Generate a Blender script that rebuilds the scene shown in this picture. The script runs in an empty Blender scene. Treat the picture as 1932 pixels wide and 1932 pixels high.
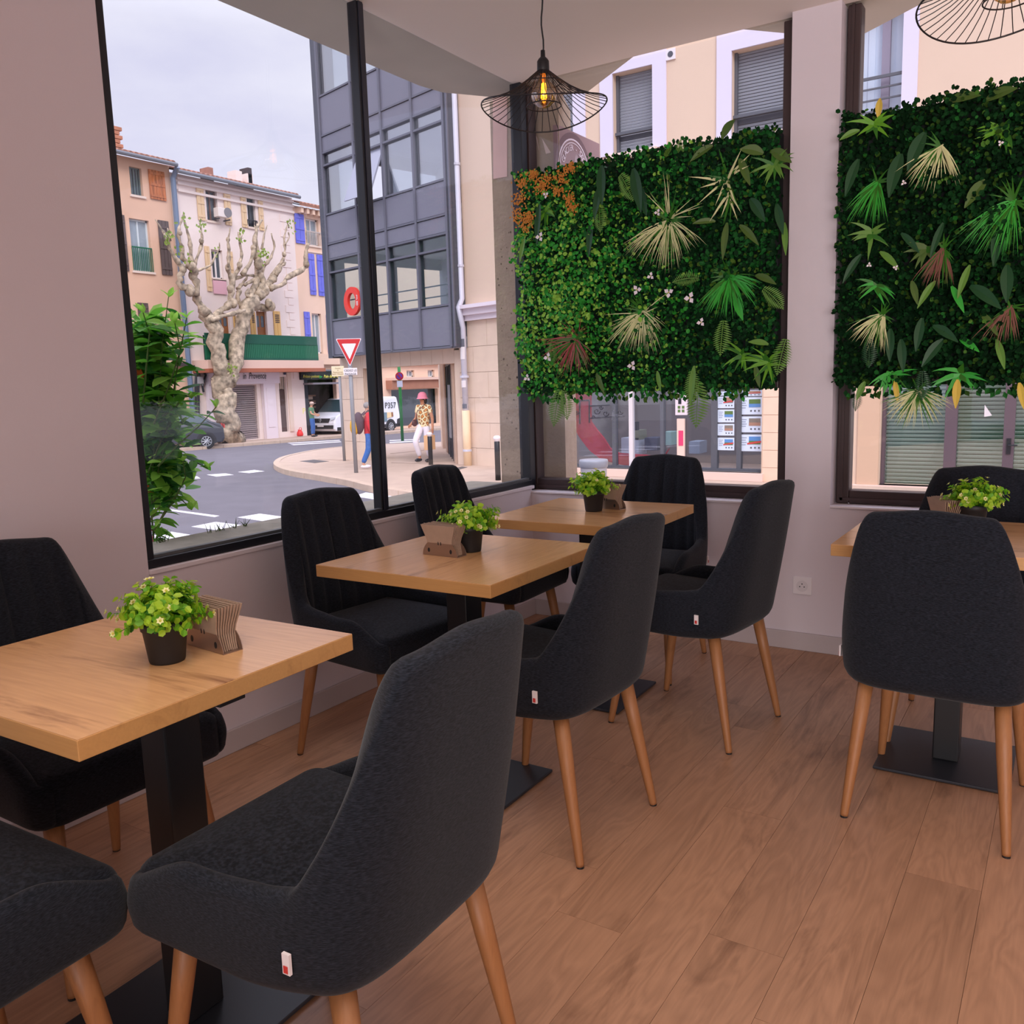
import bpy, bmesh, math, random
import numpy as np
from mathutils import Vector, Matrix
random.seed(7)
R = math.radians
sc = bpy.context.scene
COL = sc.collection
# ------------------------------------------------------------------ camera
CAMPOS = np.array([0, 0, 1.27]); FPX = 1640.0
_y, _p, _r = R(33), R(8.5), R(-1.75)
_F = np.array([-math.sin(_y)*math.cos(_p), math.cos(_y)*math.cos(_p), -math.sin(_p)])
_R0 = np.array([math.cos(_y), math.sin(_y), 0]); _U0 = np.cross(_R0, _F)
_R = _R0*math.cos(_r)+_U0*math.sin(_r); _U = -_R0*math.sin(_r)+_U0*math.cos(_r)
cd = bpy.data.cameras.new('camera'); cam = bpy.data.objects.new('camera', cd); COL.objects.link(cam)
cd.sensor_width = 36; cd.lens = 36*FPX/1932; cd.clip_start = .02; cd.clip_end = 500
M = Matrix.Identity(4)
for i in range(3):
    M[i][0], M[i][1], M[i][2], M[i][3] = _R[i], _U[i], -_F[i], CAMPOS[i]
cam.matrix_world = M; sc.camera = cam
def ray(px, py): return _F+_R*(px-966)/FPX-_U*(py-966)/FPX
def at(px, py, ax, v):
    d = ray(px, py); return CAMPOS+d*(v-CAMPOS[ax])/d[ax]
# ------------------------------------------------------------------ view, sky, lights
sc.view_settings.view_transform = 'Standard'; sc.view_settings.look = 'None'
sc.view_settings.gamma = 1; sc.view_settings.use_curve_mapping = False
sc.view_settings.exposure = 0.0
SKY = 1.06
w = bpy.data.worlds.new('sky'); sc.world = w; w.use_nodes = True
nt = w.node_tree; nt.nodes.clear(); L = nt.links.new
tc = nt.nodes.new('ShaderNodeTexCoord'); mp = nt.nodes.new('ShaderNodeMapping'); mp.inputs['Scale'].default_value = (1.2, 1.2, 3.2)
nz = nt.nodes.new('ShaderNodeTexNoise'); nz.inputs['Scale'].default_value = 2.2; nz.inputs['Detail'].default_value = 6; nz.inputs['Roughness'].default_value = .55
rp = nt.nodes.new('ShaderNodeValToRGB')
rp.color_ramp.elements[0].position = .35; rp.color_ramp.elements[0].color = (.70, .69, .87, 1)
rp.color_ramp.elements[1].position = .68; rp.color_ramp.elements[1].color = (.92, .90, .99, 1)
bg = nt.nodes.new('ShaderNodeBackground'); bg.inputs[1].default_value = SKY
sx = nt.nodes.new('ShaderNodeSeparateXYZ'); mr = nt.nodes.new('ShaderNodeMapRange')   # overcast sky: smoothly brighter towards the zenith
mr.inputs[1].default_value = .35; mr.inputs[2].default_value = 1; mr.inputs[3].default_value = 1.0; mr.inputs[4].default_value = 3.8
mx = nt.nodes.new('ShaderNodeVectorMath'); mx.operation = 'SCALE'
out = nt.nodes.new('ShaderNodeOutputWorld')
L(tc.outputs['Generated'], mp.inputs[0]); L(mp.outputs[0], nz.inputs['Vector']); L(nz.outputs['Fac'], rp.inputs[0])
L(tc.outputs['Generated'], sx.inputs[0]); L(sx.outputs['Z'], mr.inputs[0]); L(rp.outputs[0], mx.inputs[0]); L(mr.outputs[0], mx.inputs['Scale'])
L(mx.outputs[0], bg.inputs[0]); L(bg.outputs[0], out.inputs[0])
def lamp(name, kind, loc, rot, energy, color=(1, 1, 1), **k):
    l = bpy.data.lights.new(name, kind); l.energy = energy; l.color = color
    for a, b in k.items(): setattr(l, a, b)
    o = bpy.data.objects.new(name, l); o.location = loc; o.rotation_euler = rot; COL.objects.link(o); return o
# hazy sun behind the building, lights the street fronts that face the cafe
sun = lamp('sun', 'SUN', (5, -5, 12), (0, 0, 0), 1.7, (1, .95, .90), angle=R(25))
sun.rotation_euler = Vector((-.62, .62, -.62)).to_track_quat('-Z', 'Y').to_euler()
# unseen fill lights added behind and above the camera to brighten the room
lamp('rear_fill_light', 'AREA', (2.3, -3.4, 1.0), (R(-90+180), 0, 0), 152, (1, .93, .95), shape='RECTANGLE', size=4.0, size_y=2.0, spread=R(100)).rotation_euler = Vector((0, 1, .30)).to_track_quat('-Z', 'Z').to_euler()
lamp('overhead_fill_light', 'AREA', (-.3, .3, 2.72), (0, 0, 0), 22, (1, .91, .86), shape='RECTANGLE', size=2.2, size_y=1.6, spread=R(110))
# ------------------------------------------------------------------ materials
def lin(c): return tuple(((v/255/12.92) if v/255 <= .04045 else ((v/255+.055)/1.055)**2.4) for v in c)+(1,)
MATS = {}
def mat(name, rgb, rough=.6, metal=0, var=0, scale=8, bump=0, bscale=60, spec=.5, stretch=(1, 1, 1), emis=None, rnd=0, coords='Object', trans=0):
    if name in MATS: return MATS[name]
    m = bpy.data.materials.new(name); m.use_nodes = True; t = m.node_tree; b = t.nodes['Principled BSDF']
    b.inputs['Base Color'].default_value = lin(rgb); b.inputs['Roughness'].default_value = rough; b.inputs['Metallic'].default_value = metal
    b.inputs['Specular IOR Level'].default_value = spec
    if emis: b.inputs['Emission Color'].default_value = lin(emis[0]); b.inputs['Emission Strength'].default_value = emis[1]
    if var or bump or rnd:
        tc = t.nodes.new('ShaderNodeTexCoord'); mp = t.nodes.new('ShaderNodeMapping'); mp.inputs['Scale'].default_value = stretch
        t.links.new(tc.outputs[coords], mp.inputs[0])
    if var or rnd:
        n = t.nodes.new('ShaderNodeTexNoise'); n.inputs['Scale'].default_value = scale; n.inputs['Detail'].default_value = 5
        t.links.new(mp.outputs[0], n.inputs['Vector'])
        h = t.nodes.new('ShaderNodeHueSaturation'); h.inputs['Color'].default_value = lin(rgb)
        r = t.nodes.new('ShaderNodeMapRange'); r.inputs[1].default_value = .3; r.inputs[2].default_value = .7; r.inputs[3].default_value = 1-var; r.inputs[4].default_value = 1+var
        t.links.new(n.outputs['Fac'], r.inputs[0])
        src = r.outputs[0]
        if rnd:
            oi = t.nodes.new('ShaderNodeObjectInfo'); r2 = t.nodes.new('ShaderNodeMapRange'); r2.inputs[3].default_value = 1-rnd; r2.inputs[4].default_value = 1+rnd
            t.links.new(oi.outputs['Random'], r2.inputs[0]); mu = t.nodes.new('ShaderNodeMath'); mu.operation = 'MULTIPLY'
            t.links.new(src, mu.inputs[0]); t.links.new(r2.outputs[0], mu.inputs[1]); src = mu.outputs[0]
        t.links.new(src, h.inputs['Value']); t.links.new(h.outputs[0], b.inputs['Base Color'])
    if bump:
        n2 = t.nodes.new('ShaderNodeTexNoise'); n2.inputs['Scale'].default_value = bscale; n2.inputs['Detail'].default_value = 4
        t.links.new(mp.outputs[0], n2.inputs['Vector']); bp = t.nodes.new('ShaderNodeBump'); bp.inputs['Strength'].default_value = bump; bp.inputs['Distance'].default_value = .01
        t.links.new(n2.outputs['Fac'], bp.inputs['Height']); t.links.new(bp.outputs[0], b.inputs['Normal'])
    if trans:
        b.inputs['Transmission Weight'].default_value = trans
    MATS[name] = m; return m
def glass(name, tint=(.97, .98, 1), refl=.05, rough=.0):
    if name in MATS: return MATS[name]
    m = bpy.data.materials.new(name); m.use_nodes = True; t = m.node_tree; t.nodes.clear()
    tr = t.nodes.new('ShaderNodeBsdfTransparent'); tr.inputs[0].default_value = (*tint, 1)
    gl = t.nodes.new('ShaderNodeBsdfGlossy'); gl.inputs['Roughness'].default_value = rough
    fr = t.nodes.new('ShaderNodeLayerWeight'); fr.inputs[0].default_value = .25
    mr = t.nodes.new('ShaderNodeMapRange'); mr.inputs[3].default_value = refl; mr.inputs[4].default_value = min(1, refl+.35)
    mx = t.nodes.new('ShaderNodeMixShader'); o = t.nodes.new('ShaderNodeOutputMaterial')
    t.links.new(fr.outputs['Facing'], mr.inputs[0])
    pw = t.nodes.new('ShaderNodeMath'); pw.operation = 'POWER'; pw.inputs[1].default_value = 3
    t.links.new(fr.outputs['Facing'], pw.inputs[0]); t.links.new(pw.outputs[0], mr.inputs[0])
    t.links.new(mr.outputs[0], mx.inputs[0]); t.links.new(tr.outputs[0], mx.inputs[1]); t.links.new(gl.outputs[0], mx.inputs[2]); t.links.new(mx.outputs[0], o.inputs[0])
    MATS[name] = m; return m
def leafy(name, rgb, tr=.4):
    m = mat(name, rgb, .5)
    t = m.node_tree; b = t.nodes['Principled BSDF']; o = t.nodes['Material Output']; tl = t.nodes.new('ShaderNodeBsdfTranslucent'); tl.inputs[0].default_value = lin(tuple(min(255, int(c*1.1+10)) for c in rgb))
    mx = t.nodes.new('ShaderNodeMixShader'); mx.inputs[0].default_value = tr; t.links.new(b.outputs[0], mx.inputs[1]); t.links.new(tl.outputs[0], mx.inputs[2]); t.links.new(mx.outputs[0], o.inputs[0]); return m
def wood(name, base, dark, axis=0, rough=.4, rnd=0, gs=1.0, knots=.5, bump=.05, streak=.5):
    m = bpy.data.materials.new(name); m.use_nodes = True; t = m.node_tree; b = t.nodes['Principled BSDF']; l = t.links.new
    N = t.nodes.new
    tc = N('ShaderNodeTexCoord'); oi = N('ShaderNodeObjectInfo'); ad = N('ShaderNodeVectorMath'); ad.operation = 'ADD'
    sc_ = N('ShaderNodeVectorMath'); sc_.operation = 'SCALE'; sc_.inputs['Scale'].default_value = 37.0
    cb = N('ShaderNodeCombineXYZ'); l(oi.outputs['Random'], cb.inputs[0]); l(oi.outputs['Random'], cb.inputs[1]); l(oi.outputs['Random'], cb.inputs[2])
    l(cb.outputs[0], sc_.inputs[0]); l(tc.outputs['Object'], ad.inputs[0])
    if rnd: l(sc_.outputs[0], ad.inputs[1])
    mp = N('ShaderNodeMapping'); s = [7*gs, 7*gs, 7*gs]; s[axis] = .9*gs; mp.inputs['Scale'].default_value = s; l(ad.outputs[0], mp.inputs[0])
    n1 = N('ShaderNodeTexNoise'); n1.inputs['Scale'].default_value = 1.3; n1.inputs['Detail'].default_value = 3; n1.inputs['Distortion'].default_value = 1.2; l(mp.outputs[0], n1.inputs['Vector'])
    # contour lines of the noise give cathedral grain
    mu = N('ShaderNodeMath'); mu.operation = 'MULTIPLY'; mu.inputs[1].default_value = 9; l(n1.outputs['Fac'], mu.inputs[0])
    fr = N('ShaderNodeMath'); fr.operation = 'PINGPONG'; fr.inputs[1].default_value = .5; l(mu.outputs[0], fr.inputs[0])
    mp2 = N('ShaderNodeMapping'); s2 = [120*gs]*3; s2[axis] = 4*gs; mp2.inputs['Scale'].default_value = s2; l(ad.outputs[0], mp2.inputs[0])
    n2 = N('ShaderNodeTexNoise'); n2.inputs['Scale'].default_value = 1; n2.inputs['Detail'].default_value = 3; l(mp2.outputs[0], n2.inputs['Vector'])
    mp3 = N('ShaderNodeMapping'); s3 = [9*gs]*3; s3[axis] = 1.6*gs; mp3.inputs['Scale'].default_value = s3; l(ad.outputs[0], mp3.inputs[0])
    n3 = N('ShaderNodeTexNoise'); n3.inputs['Scale'].default_value = 1; n3.inputs['Detail'].default_value = 5; n3.inputs['Roughness'].default_value = .65; n3.inputs['Distortion'].default_value = .6; l(mp3.outputs[0], n3.inputs['Vector'])
    r3 = N('ShaderNodeMapRange'); r3.inputs[1].default_value = .55; r3.inputs[2].default_value = .78; l(n3.outputs['Fac'], r3.inputs[0])
    a = N('ShaderNodeMath'); a.operation = 'MULTIPLY'; a.inputs[1].default_value = knots*.55; l(fr.outputs[0], a.inputs[0])
    c = N('ShaderNodeMath'); c.operation = 'MULTIPLY_ADD'; c.inputs[1].default_value = .32; l(n2.outputs['Fac'], c.inputs[0]); l(a.outputs[0], c.inputs[2])
    d = N('ShaderNodeMath'); d.operation = 'MULTIPLY_ADD'; d.inputs[1].default_value = streak; l(r3.outputs[0], d.inputs[0]); l(c.outputs[0], d.inputs[2])
    mxc = N('ShaderNodeMix'); mxc.data_type = 'RGBA'; mxc.inputs[6].default_value = lin(base); mxc.inputs[7].default_value = lin(dark)
    l(d.outputs[0], mxc.inputs[0]); src = mxc.outputs[2]
    if rnd:
        h = N('ShaderNodeHueSaturation'); r2 = N('ShaderNodeMapRange'); r2.inputs[3].default_value = 1-rnd; r2.inputs[4].default_value = 1+rnd
        l(oi.outputs['Random'], r2.inputs[0]); l(r2.outputs[0], h.inputs['Value']); l(src, h.inputs['Color']); src = h.outputs[0]
    l(src, b.inputs['Base Color']); b.inputs['Roughness'].default_value = rough
    bp = N('ShaderNodeBump'); bp.inputs['Strength'].default_value = bump; bp.inputs['Distance'].default_value = .004; l(n2.outputs['Fac'], bp.inputs['Height']); l(bp.outputs[0], b.inputs['Normal'])
    MATS[name] = m; return m
def fabric(name, lo, hi):
    m = bpy.data.materials.new(name); m.use_nodes = True; t = m.node_tree; b = t.nodes['Principled BSDF']; l = t.links.new; N = t.nodes.new
    tc = N('ShaderNodeTexCoord'); mp = N('ShaderNodeMapping'); mp.inputs['Scale'].default_value = (120, 120, 900); l(tc.outputs['Object'], mp.inputs[0])
    n = N('ShaderNodeTexNoise'); n.inputs['Scale'].default_value = 1; n.inputs['Detail'].default_value = 3; l(mp.outputs[0], n.inputs['Vector'])
    mp2 = N('ShaderNodeMapping'); mp2.inputs['Scale'].default_value = (500, 500, 500); l(tc.outputs['Object'], mp2.inputs[0])
    n2 = N('ShaderNodeTexNoise'); n2.inputs['Scale'].default_value = 1; l(mp2.outputs[0], n2.inputs['Vector'])
    r = N('ShaderNodeMapRange'); r.inputs[1].default_value = .38; r.inputs[2].default_value = .68; l(n.outputs['Fac'], r.inputs[0])
    mx = N('ShaderNodeMix'); mx.data_type = 'RGBA'; mx.inputs[6].default_value = lin(lo); mx.inputs[7].default_value = lin(hi); l(r.outputs[0], mx.inputs[0]); l(mx.outputs[2], b.inputs['Base Color'])
    b.inputs['Roughness'].default_value = .95; b.inputs['Specular IOR Level'].default_value = .15
    b.inputs['Sheen Weight'].default_value = .08; b.inputs['Sheen Roughness'].default_value = .5
    ad = N('ShaderNodeMath'); l(n.outputs['Fac'], ad.inputs[0]); l(n2.outputs['Fac'], ad.inputs[1])
    bp = N('ShaderNodeBump'); bp.inputs['Strength'].default_value = .12; bp.inputs['Distance'].default_value = .0005; l(ad.outputs[0], bp.inputs['Height']); l(bp.outputs[0], b.inputs['Normal'])
    MATS[name] = m; return m
# ------------------------------------------------------------------ mesh builder
LOC = {}
def leafround(mb, p, d, up, L_, W_, mi, fold=.2, curl=0):
    d = d.normalized(); s = d.cross(up); s = s.normalized() if s.length > 1e-4 else d.orthogonal().normalized(); n = s.cross(d)
    P = [p+d*L_*a+s*W_*b+n*(abs(b)*fold*W_-L_*.12*a*a) for a, b in ((0, 0), (.28, .42), (.72, .46), (1, .0), (.72, -.46), (.28, -.42))]
    mb.add(P, [(0, 1, 2, 3), (0, 3, 4, 5)], mi)
class MB:
    def __init__(s): s.v = []; s.f = []; s.m = []; s.T = None
    def add(s, vs, fs, mi=0):
        o = len(s.v)
        for p in vs: s.v.append(tuple(s.T(*p)) if s.T else tuple(p))
        for f in fs: s.f.append([i+o for i in f]); s.m.append(mi)
        return s
    def box(s, x0, x1, y0, y1, z0, z1, mi=0):
        if x0 > x1: x0, x1 = x1, x0
        if y0 > y1: y0, y1 = y1, y0
        if z0 > z1: z0, z1 = z1, z0
        return s.add([(x0, y0, z0), (x1, y0, z0), (x1, y1, z0), (x0, y1, z0), (x0, y0, z1), (x1, y0, z1), (x1, y1, z1), (x0, y1, z1)],
                     [(0, 3, 2, 1), (4, 5, 6, 7), (0, 1, 5, 4), (1, 2, 6, 5), (2, 3, 7, 6), (3, 0, 4, 7)], mi)
    def tube(s, pts, rad, n=8, mi=0, cap=True):
        pts = [Vector(p) for p in pts]; k = len(pts)
        if not hasattr(rad, '__len__'): rad = [rad]*k
        rings = []; up = None
        for i, p in enumerate(pts):
            d = (pts[min(i+1, k-1)]-pts[max(i-1, 0)]).normalized()
            if up is None:
                up = d.orthogonal().normalized()
            up = (up-d*up.dot(d)); up = up.normalized() if up.length > 1e-6 else d.orthogonal().normalized()
            b = d.cross(up)
            rings.append([p+(up*math.cos(2*math.pi*j/n)+b*math.sin(2*math.pi*j/n))*rad[i] for j in range(n)])
        vs = [q for r in rings for q in r]; fs = []
        for i in range(k-1):
            for j in range(n):
                a = i*n+j; c = i*n+(j+1) % n; fs.append((a, c, c+n, a+n))
        if cap: fs.append(tuple(range(n))[::-1]); fs.append(tuple(range((k-1)*n, k*n)))
        return s.add(vs, fs, mi)
    def lathe(s, prof, c=(0, 0, 0), n=24, mi=0, ax='z'):
        vs = []; fs = []; k = len(prof)
        for r, z in prof:
            for j in range(n):
                a = 2*math.pi*j/n; q = (r*math.cos(a), r*math.sin(a), z)
                if ax == 'x': q = (q[2], q[0], q[1])
                if ax == 'y': q = (q[0], q[2], q[1])
                vs.append((c[0]+q[0], c[1]+q[1], c[2]+q[2]))
        for i in range(k-1):
            for j in range(n):
                a = i*n+j; b = i*n+(j+1) % n; fs.append((a, b, b+n, a+n))
        fs.append(tuple(range(n))[::-1]); fs.append(tuple(range((k-1)*n, k*n)))
        return s.add(vs, fs, mi)
    def prism(s, poly, h0, h1, fn=lambda a, b, h: (a, b, h), mi=0):
        n = len(poly); vs = [fn(a, b, h0) for a, b in poly]+[fn(a, b, h1) for a, b in poly]
        fs = [tuple(range(n))[::-1], tuple(range(n, 2*n))]+[(i, (i+1) % n, n+(i+1) % n, n+i) for i in range(n)]
        return s.add(vs, fs, mi)
    def ball(s, c, r, n=8, m=6, mi=0):
        rx, ry, rz = (r if hasattr(r, '__len__') else (r, r, r))
        vs = [(c[0], c[1], c[2]-rz)]; fs = []
        for i in range(1, m):
            t = math.pi*i/m
            for j in range(n):
                a = 2*math.pi*j/n; vs.append((c[0]+rx*math.sin(t)*math.cos(a), c[1]+ry*math.sin(t)*math.sin(a), c[2]-rz*math.cos(t)))
        vs.append((c[0], c[1], c[2]+rz)); e = len(vs)-1
        for j in range(n): fs.append((0, 1+(j+1) % n, 1+j)); fs.append((e, 1+(m-2)*n+j, 1+(m-2)*n+(j+1) % n))
        for i in range(m-2):
            for j in range(n):
                a = 1+i*n+j; b = 1+i*n+(j+1) % n; fs.append((a, b, b+n, a+n))
        return s.add(vs, fs, mi)
    def mesh(s, name, mats, smooth=False):
        me = bpy.data.meshes.new(name); me.from_pydata(s.v, [], s.f)
        for m in (mats if isinstance(mats, (list, tuple)) else [mats]): me.materials.append(m)
        me.polygons.foreach_set('material_index', s.m)
        if smooth: me.polygons.foreach_set('use_smooth', [True]*len(s.f))
        me.update(); return me
    def build(s, name, mats, parent=None, smooth=False, world=False, bevel=0, fix=False):
        if world and parent is not None:
            o = LOC[parent]; s.v = [(x-o[0], y-o[1], z-o[2]) for x, y, z in s.v]
        me = s.mesh(name, mats, smooth)
        if fix or bevel:
            bm = bmesh.new(); bm.from_mesh(me); bmesh.ops.recalc_face_normals(bm, faces=bm.faces); bm.to_mesh(me); bm.free()
        ob = put(name, me, parent)
        if bevel:
            md = ob.modifiers.new('bevel', 'BEVEL'); md.width = bevel; md.segments = 2; md.limit_method = 'ANGLE'; md.angle_limit = R(40)
        return ob
def put(name, me, parent=None, loc=None, rot=None):
    ob = bpy.data.objects.new(name, me); COL.objects.link(ob)
    if parent is not None: ob.parent = parent; LOC[ob] = LOC[parent]
    else: LOC[ob] = (0, 0, 0)
    if loc is not None: ob.location = loc
    if rot is not None: ob.rotation_euler = rot
    return ob
def tag(o, label=None, cat=None, group=None, kind=None):
    if label: o['label'] = label
    if cat: o['category'] = cat
    if group: o['group'] = group
    if kind: o['kind'] = kind
    return o
def thing(name, label, cat, loc=(0, 0, 0), rot=0, group=None, kind=None):
    o = bpy.data.objects.new(name, None); COL.objects.link(o); o.location = tuple(float(q) for q in loc); o.rotation_euler = (0, 0, rot); o.empty_display_size = .05
    LOC[o] = tuple(loc); tag(o, label, cat, group, kind); return o
def copy_tree(o, parent=None):
    c = o.copy(); COL.objects.link(c); c.parent = parent
    for ch in o.children: copy_tree(ch, c)
    return c
def text_mesh(s, size, depth=.002, align='CENTER', shear=0):
    cu = bpy.data.curves.new('lettering', 'FONT'); cu.body = s; cu.size = size; cu.extrude = depth; cu.align_x = align; cu.align_y = 'CENTER'; cu.shear = shear
    cu.resolution_u = 2
    o = bpy.data.objects.new('lettering', cu); me = bpy.data.meshes.new_from_object(o); bpy.data.objects.remove(o); return me
def put_text(s, size, pos, right, up, m, parent=None, name='lettering', depth=.002, shear=0, align='CENTER', sx=1):
    me = text_mesh(s, size, depth, align, shear); me.materials.clear(); me.materials.append(m)
    r = Vector(right).normalized(); u = Vector(up).normalized(); n = r.cross(u)
    o = LOC[parent] if parent is not None else (0, 0, 0)
    Mx = Matrix(((r[0]*sx, u[0], n[0], pos[0]-o[0]), (r[1]*sx, u[1], n[1], pos[1]-o[1]), (r[2]*sx, u[2], n[2], pos[2]-o[2]), (0, 0, 0, 1)))
    me.transform(Mx); return put(name, me, parent)
# ------------------------------------------------------------------ palette
M_wall = mat('wall_paint', (212, 201, 206), .75, bump=.04, bscale=220)
M_ceil = mat('ceiling_paint', (246, 234, 224), .85, bump=.03, bscale=150)
M_base = mat('baseboard_paint', (186, 174, 174), .5)
M_floor_sub = mat('floor_subfloor', (92, 62, 44), .8)
M_plank = wood('plank_oak', (194, 148, 116), (92, 60, 42), 1, .42, rnd=.09, gs=1.0, knots=.62, streak=.55)
M_tbl_x = wood('tabletop_laminate_across', (226, 176, 124), (122, 78, 52), 0, .22, rnd=.02, knots=.30, streak=.9)
M_tbl_y = wood('tabletop_laminate_along', (226, 176, 124), (122, 78, 52), 1, .22, rnd=.02, knots=.30, streak=.9)
M_edge = wood('edge_banding', (200, 150, 92), (150, 104, 60), 0, .45, gs=1.5, knots=.2)
M_leg = wood('leg_beech', (166, 112, 68), (100, 62, 36), 2, .5, gs=2, knots=.3)
M_fab = fabric('charcoal_fabric', (15, 17, 22), (38, 41, 50))
M_black = mat('black_powder_coat', (24, 25, 28), .45)
M_plate = mat('black_steel_plate', (38, 41, 48), .42)
M_frame_k = mat('black_window_frame', (26, 27, 34), .4)
M_frame_b = mat('brown_window_frame', (58, 42, 42), .45)
M_glass = glass('window_glass', refl=.03)
M_white = mat('white_plastic', (226, 218, 220), .4)
M_tagm = mat('white_fabric_tag', (225, 215, 215), .8)
M_redm = mat('red_print', (190, 50, 45), .7)
M_pot = mat('black_plastic_pot', (30, 29, 31), .55)
# ------------------------------------------------------------------ room shell
WX, WY, ZC = -2.455, 3.985, 2.78
def struct(name, mb, m, parent=None, **k):
    return tag(mb.build(name, m, parent, **k), kind='structure')
fl = struct('floor', MB().box(WX, 5, -4, WY, -.12, -.010), M_floor_sub)
PW, PL = .172, 1.30
pm = MB().box(-PW/2+.0004, PW/2-.0004, -PL/2+.0004, PL/2-.0004, -.0096, 0).mesh('plank', M_plank)
row = 0; x = -.645-PW*11
while x < 4.9:
    off = (row*.47+.13*(row % 3)) % PL
    y = -.6-off
    if x+PW > WX:
        while y < WY:
            y1 = min(y+PL, WY); x0 = max(x, WX)
            if y1-y < PL-.01 or x0 > x:
                put('plank', MB().box(x0-(x+PW/2)+.0007, PW/2-.0007, -PL/2+.0007, y1-y-PL/2-.0007, -.0096, 0).mesh('plank', M_plank), fl, (x+PW/2, y+PL/2, 0))
            else: put('plank', pm, fl, (x+PW/2, y+PL/2, 0))
            y += PL
    x += PW; row += 1
struct('floor_rear', MB().box(WX, 5, -4, -1.95, -.0099, -.001), M_plank)
# ceiling with the eave over the glazed corner
ce = MB(); ce.box(WX-.06, 5, -4, WY+.055, ZC, ZC+.16)
struct('ceiling', ce, M_ceil)
ea = MB(); poly = [(-2.93, -4), (WX-.06, -4), (WX-.06, WY+.055), (2.5, WY+.055), (2.5, 4.3), (-.3, 4.1), (-.63, 4.26), (-.9, 4.46), (-1.2, 4.23), (-1.36, 4.045), (-1.87, 4.07), (-2.30, 4.40), (-2.52, 4.30), (-2.74, 4.14), (-2.90, 3.92), (-2.93, 3.76)]
ea.prism(poly, ZC+.012, ZC+.14)
struct('trim_1', ea, mat('eave_render', (206, 198, 182), .9, var=.06, scale=3), fix=True)
# left wall: full height near the camera, low wall under the street window
YL = 1.645
wl = MB(); wl.box(WX-.25, WX, -4, YL, -.12, ZC); wl.box(WX-.25, WX, YL, WY, -.12, .695)
struct('wall_left', wl, M_wall)
lg = MB(); lg.box(WX-.07, WX+.006, YL, WY+.02, .695, .712); struct('trim_2', lg, mat('sill_paint', (222, 212, 216), .5), bevel=.003)
ol = MB(); ol.box(-2.98, WX-.25, YL-.8, 4.1, .3, .66); ol.box(WX-.52, WX-.04, YL-.5, 4.15, .66, .70)
struct('trim_3', ol, mat('ledge_concrete', (150, 143, 128), .9, var=.12, scale=14, bump=.3, bscale=40))
struct('baseboard_left', MB().box(WX, WX+.012, -4, WY, 0, .084), M_base, bevel=.003)
# right wall with two window openings
YO = WY+.25
wr = MB()
wr.box(WX-.25, 5, WY, YO, -.12, .673)
wr.box(-1.098, -.897, WY, YO, .673, ZC)
wr.box(2.2, 5, WY, YO, .673, ZC)
struct('wall_right', wr, M_wall)
sl = MB(); sl.box(WX-.02, -1.098, WY-.008, WY+.10, .673, .683); sl.box(-.897, 2.2, WY-.008, WY+.10, .673, .683)
struct('trim_4', sl, MATS['sill_paint'], bevel=.002)
struct('baseboard_right', MB().box(WX+.012, 5, WY-.012, WY, 0, .084), M_base, bevel=.003)
wb = MB(); wb.box(-2.7, 5.2, -4.2, -4, -.12, ZC); wb.box(5, 5.2, -4, WY, -.12, ZC)
struct('wall_rear', wb, M_wall)
# left glazing (window_1)
GX = WX-.045
def bars(mb, lst):
    for b in lst: mb.box(*b)
    return mb
w1 = struct('window_1', bars(MB(), [(GX-.03, GX+.03, YL, YL+.035, .712, ZC), (GX-.03, GX+.035, YL, WY+.02, .712, .742)]), M_frame_k, bevel=.003)
put_m = MB().box(GX-.024, GX+.024, 2.792, 2.838, .742, ZC).build('mullion', M_frame_k, w1, bevel=.004)
MB().box(GX+.024, GX+.029, 2.802, 2.828, .742, ZC).build('mullion_cover', mat('mullion_cap', (40, 42, 54), .35), w1, bevel=.002)
MB().box(GX-.004, GX+.004, YL+.03, 2.795, .74, ZC-.01).build('pane', M_glass, w1)
MB().box(GX-.004, GX+.004, 2.836, 4.01, .74, ZC-.01).build('pane', M_glass, w1)
MB().box(GX+.0, GX+.022, YL+.035, 4.0, .742, .752).build('glazing_bead', mat('grey_gasket', (84, 86, 88), .5), w1)
# corner post shared by the two glazed sides
cp = struct('trim_5', bars(MB(), [(GX-.035, GX+.03, 4.0, 4.055, .683, ZC), (GX-.07, GX-.01, 4.055, 4.15, .683, ZC)]), M_frame_k, bevel=.004)
# right wall windows: brown frames, lower light, dark transom, upper light
def right_window(name, x0, x1, mulls):
    yf0, yf1 = 4.06, 4.135
    fw = .055
    w = struct(name, bars(MB(), [(x0, x0+fw, yf0, yf1, .685, ZC), (x1-fw, x1, yf0, yf1, .685, ZC), (x0+fw, x1-fw, yf0, yf1, .685, .745)]), M_frame_b, bevel=.005)
    bars(MB(), [(x0+fw, x1-fw, yf0-.004, yf1, 1.205, 1.255), (x0+fw, x1-fw, yf0, yf1, 2.285, 2.328)]).build('transom', M_frame_b, w, bevel=.004)
    bars(MB(), [(x0+.018, x0+.030, yf0-.008, yf0, .70, ZC), (x0+.018, x1-.018, yf0-.008, yf0, .700, .712)]).build('frame_moulding', M_frame_b, w)
    MB().box(x0+fw-.01, x1-fw+.01, 4.092, 4.10, .74, 1.21).build('pane', M_glass, w)
    MB().box(x0+fw-.01, x1-fw+.01, 4.092, 4.10, 2.32, ZC+.01).build('pane', M_glass, w)
    MB().box(x0+fw-.01, x1-fw+.01, 4.085, 4.105, 1.25, 2.305).build('blind_panel', mat('dark_backing', (20, 22, 24), .8), w)
    return w
right_window('window_2', -2.515, -1.10, [])
right_window('window_3', -.89, 2.2, [])
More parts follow.
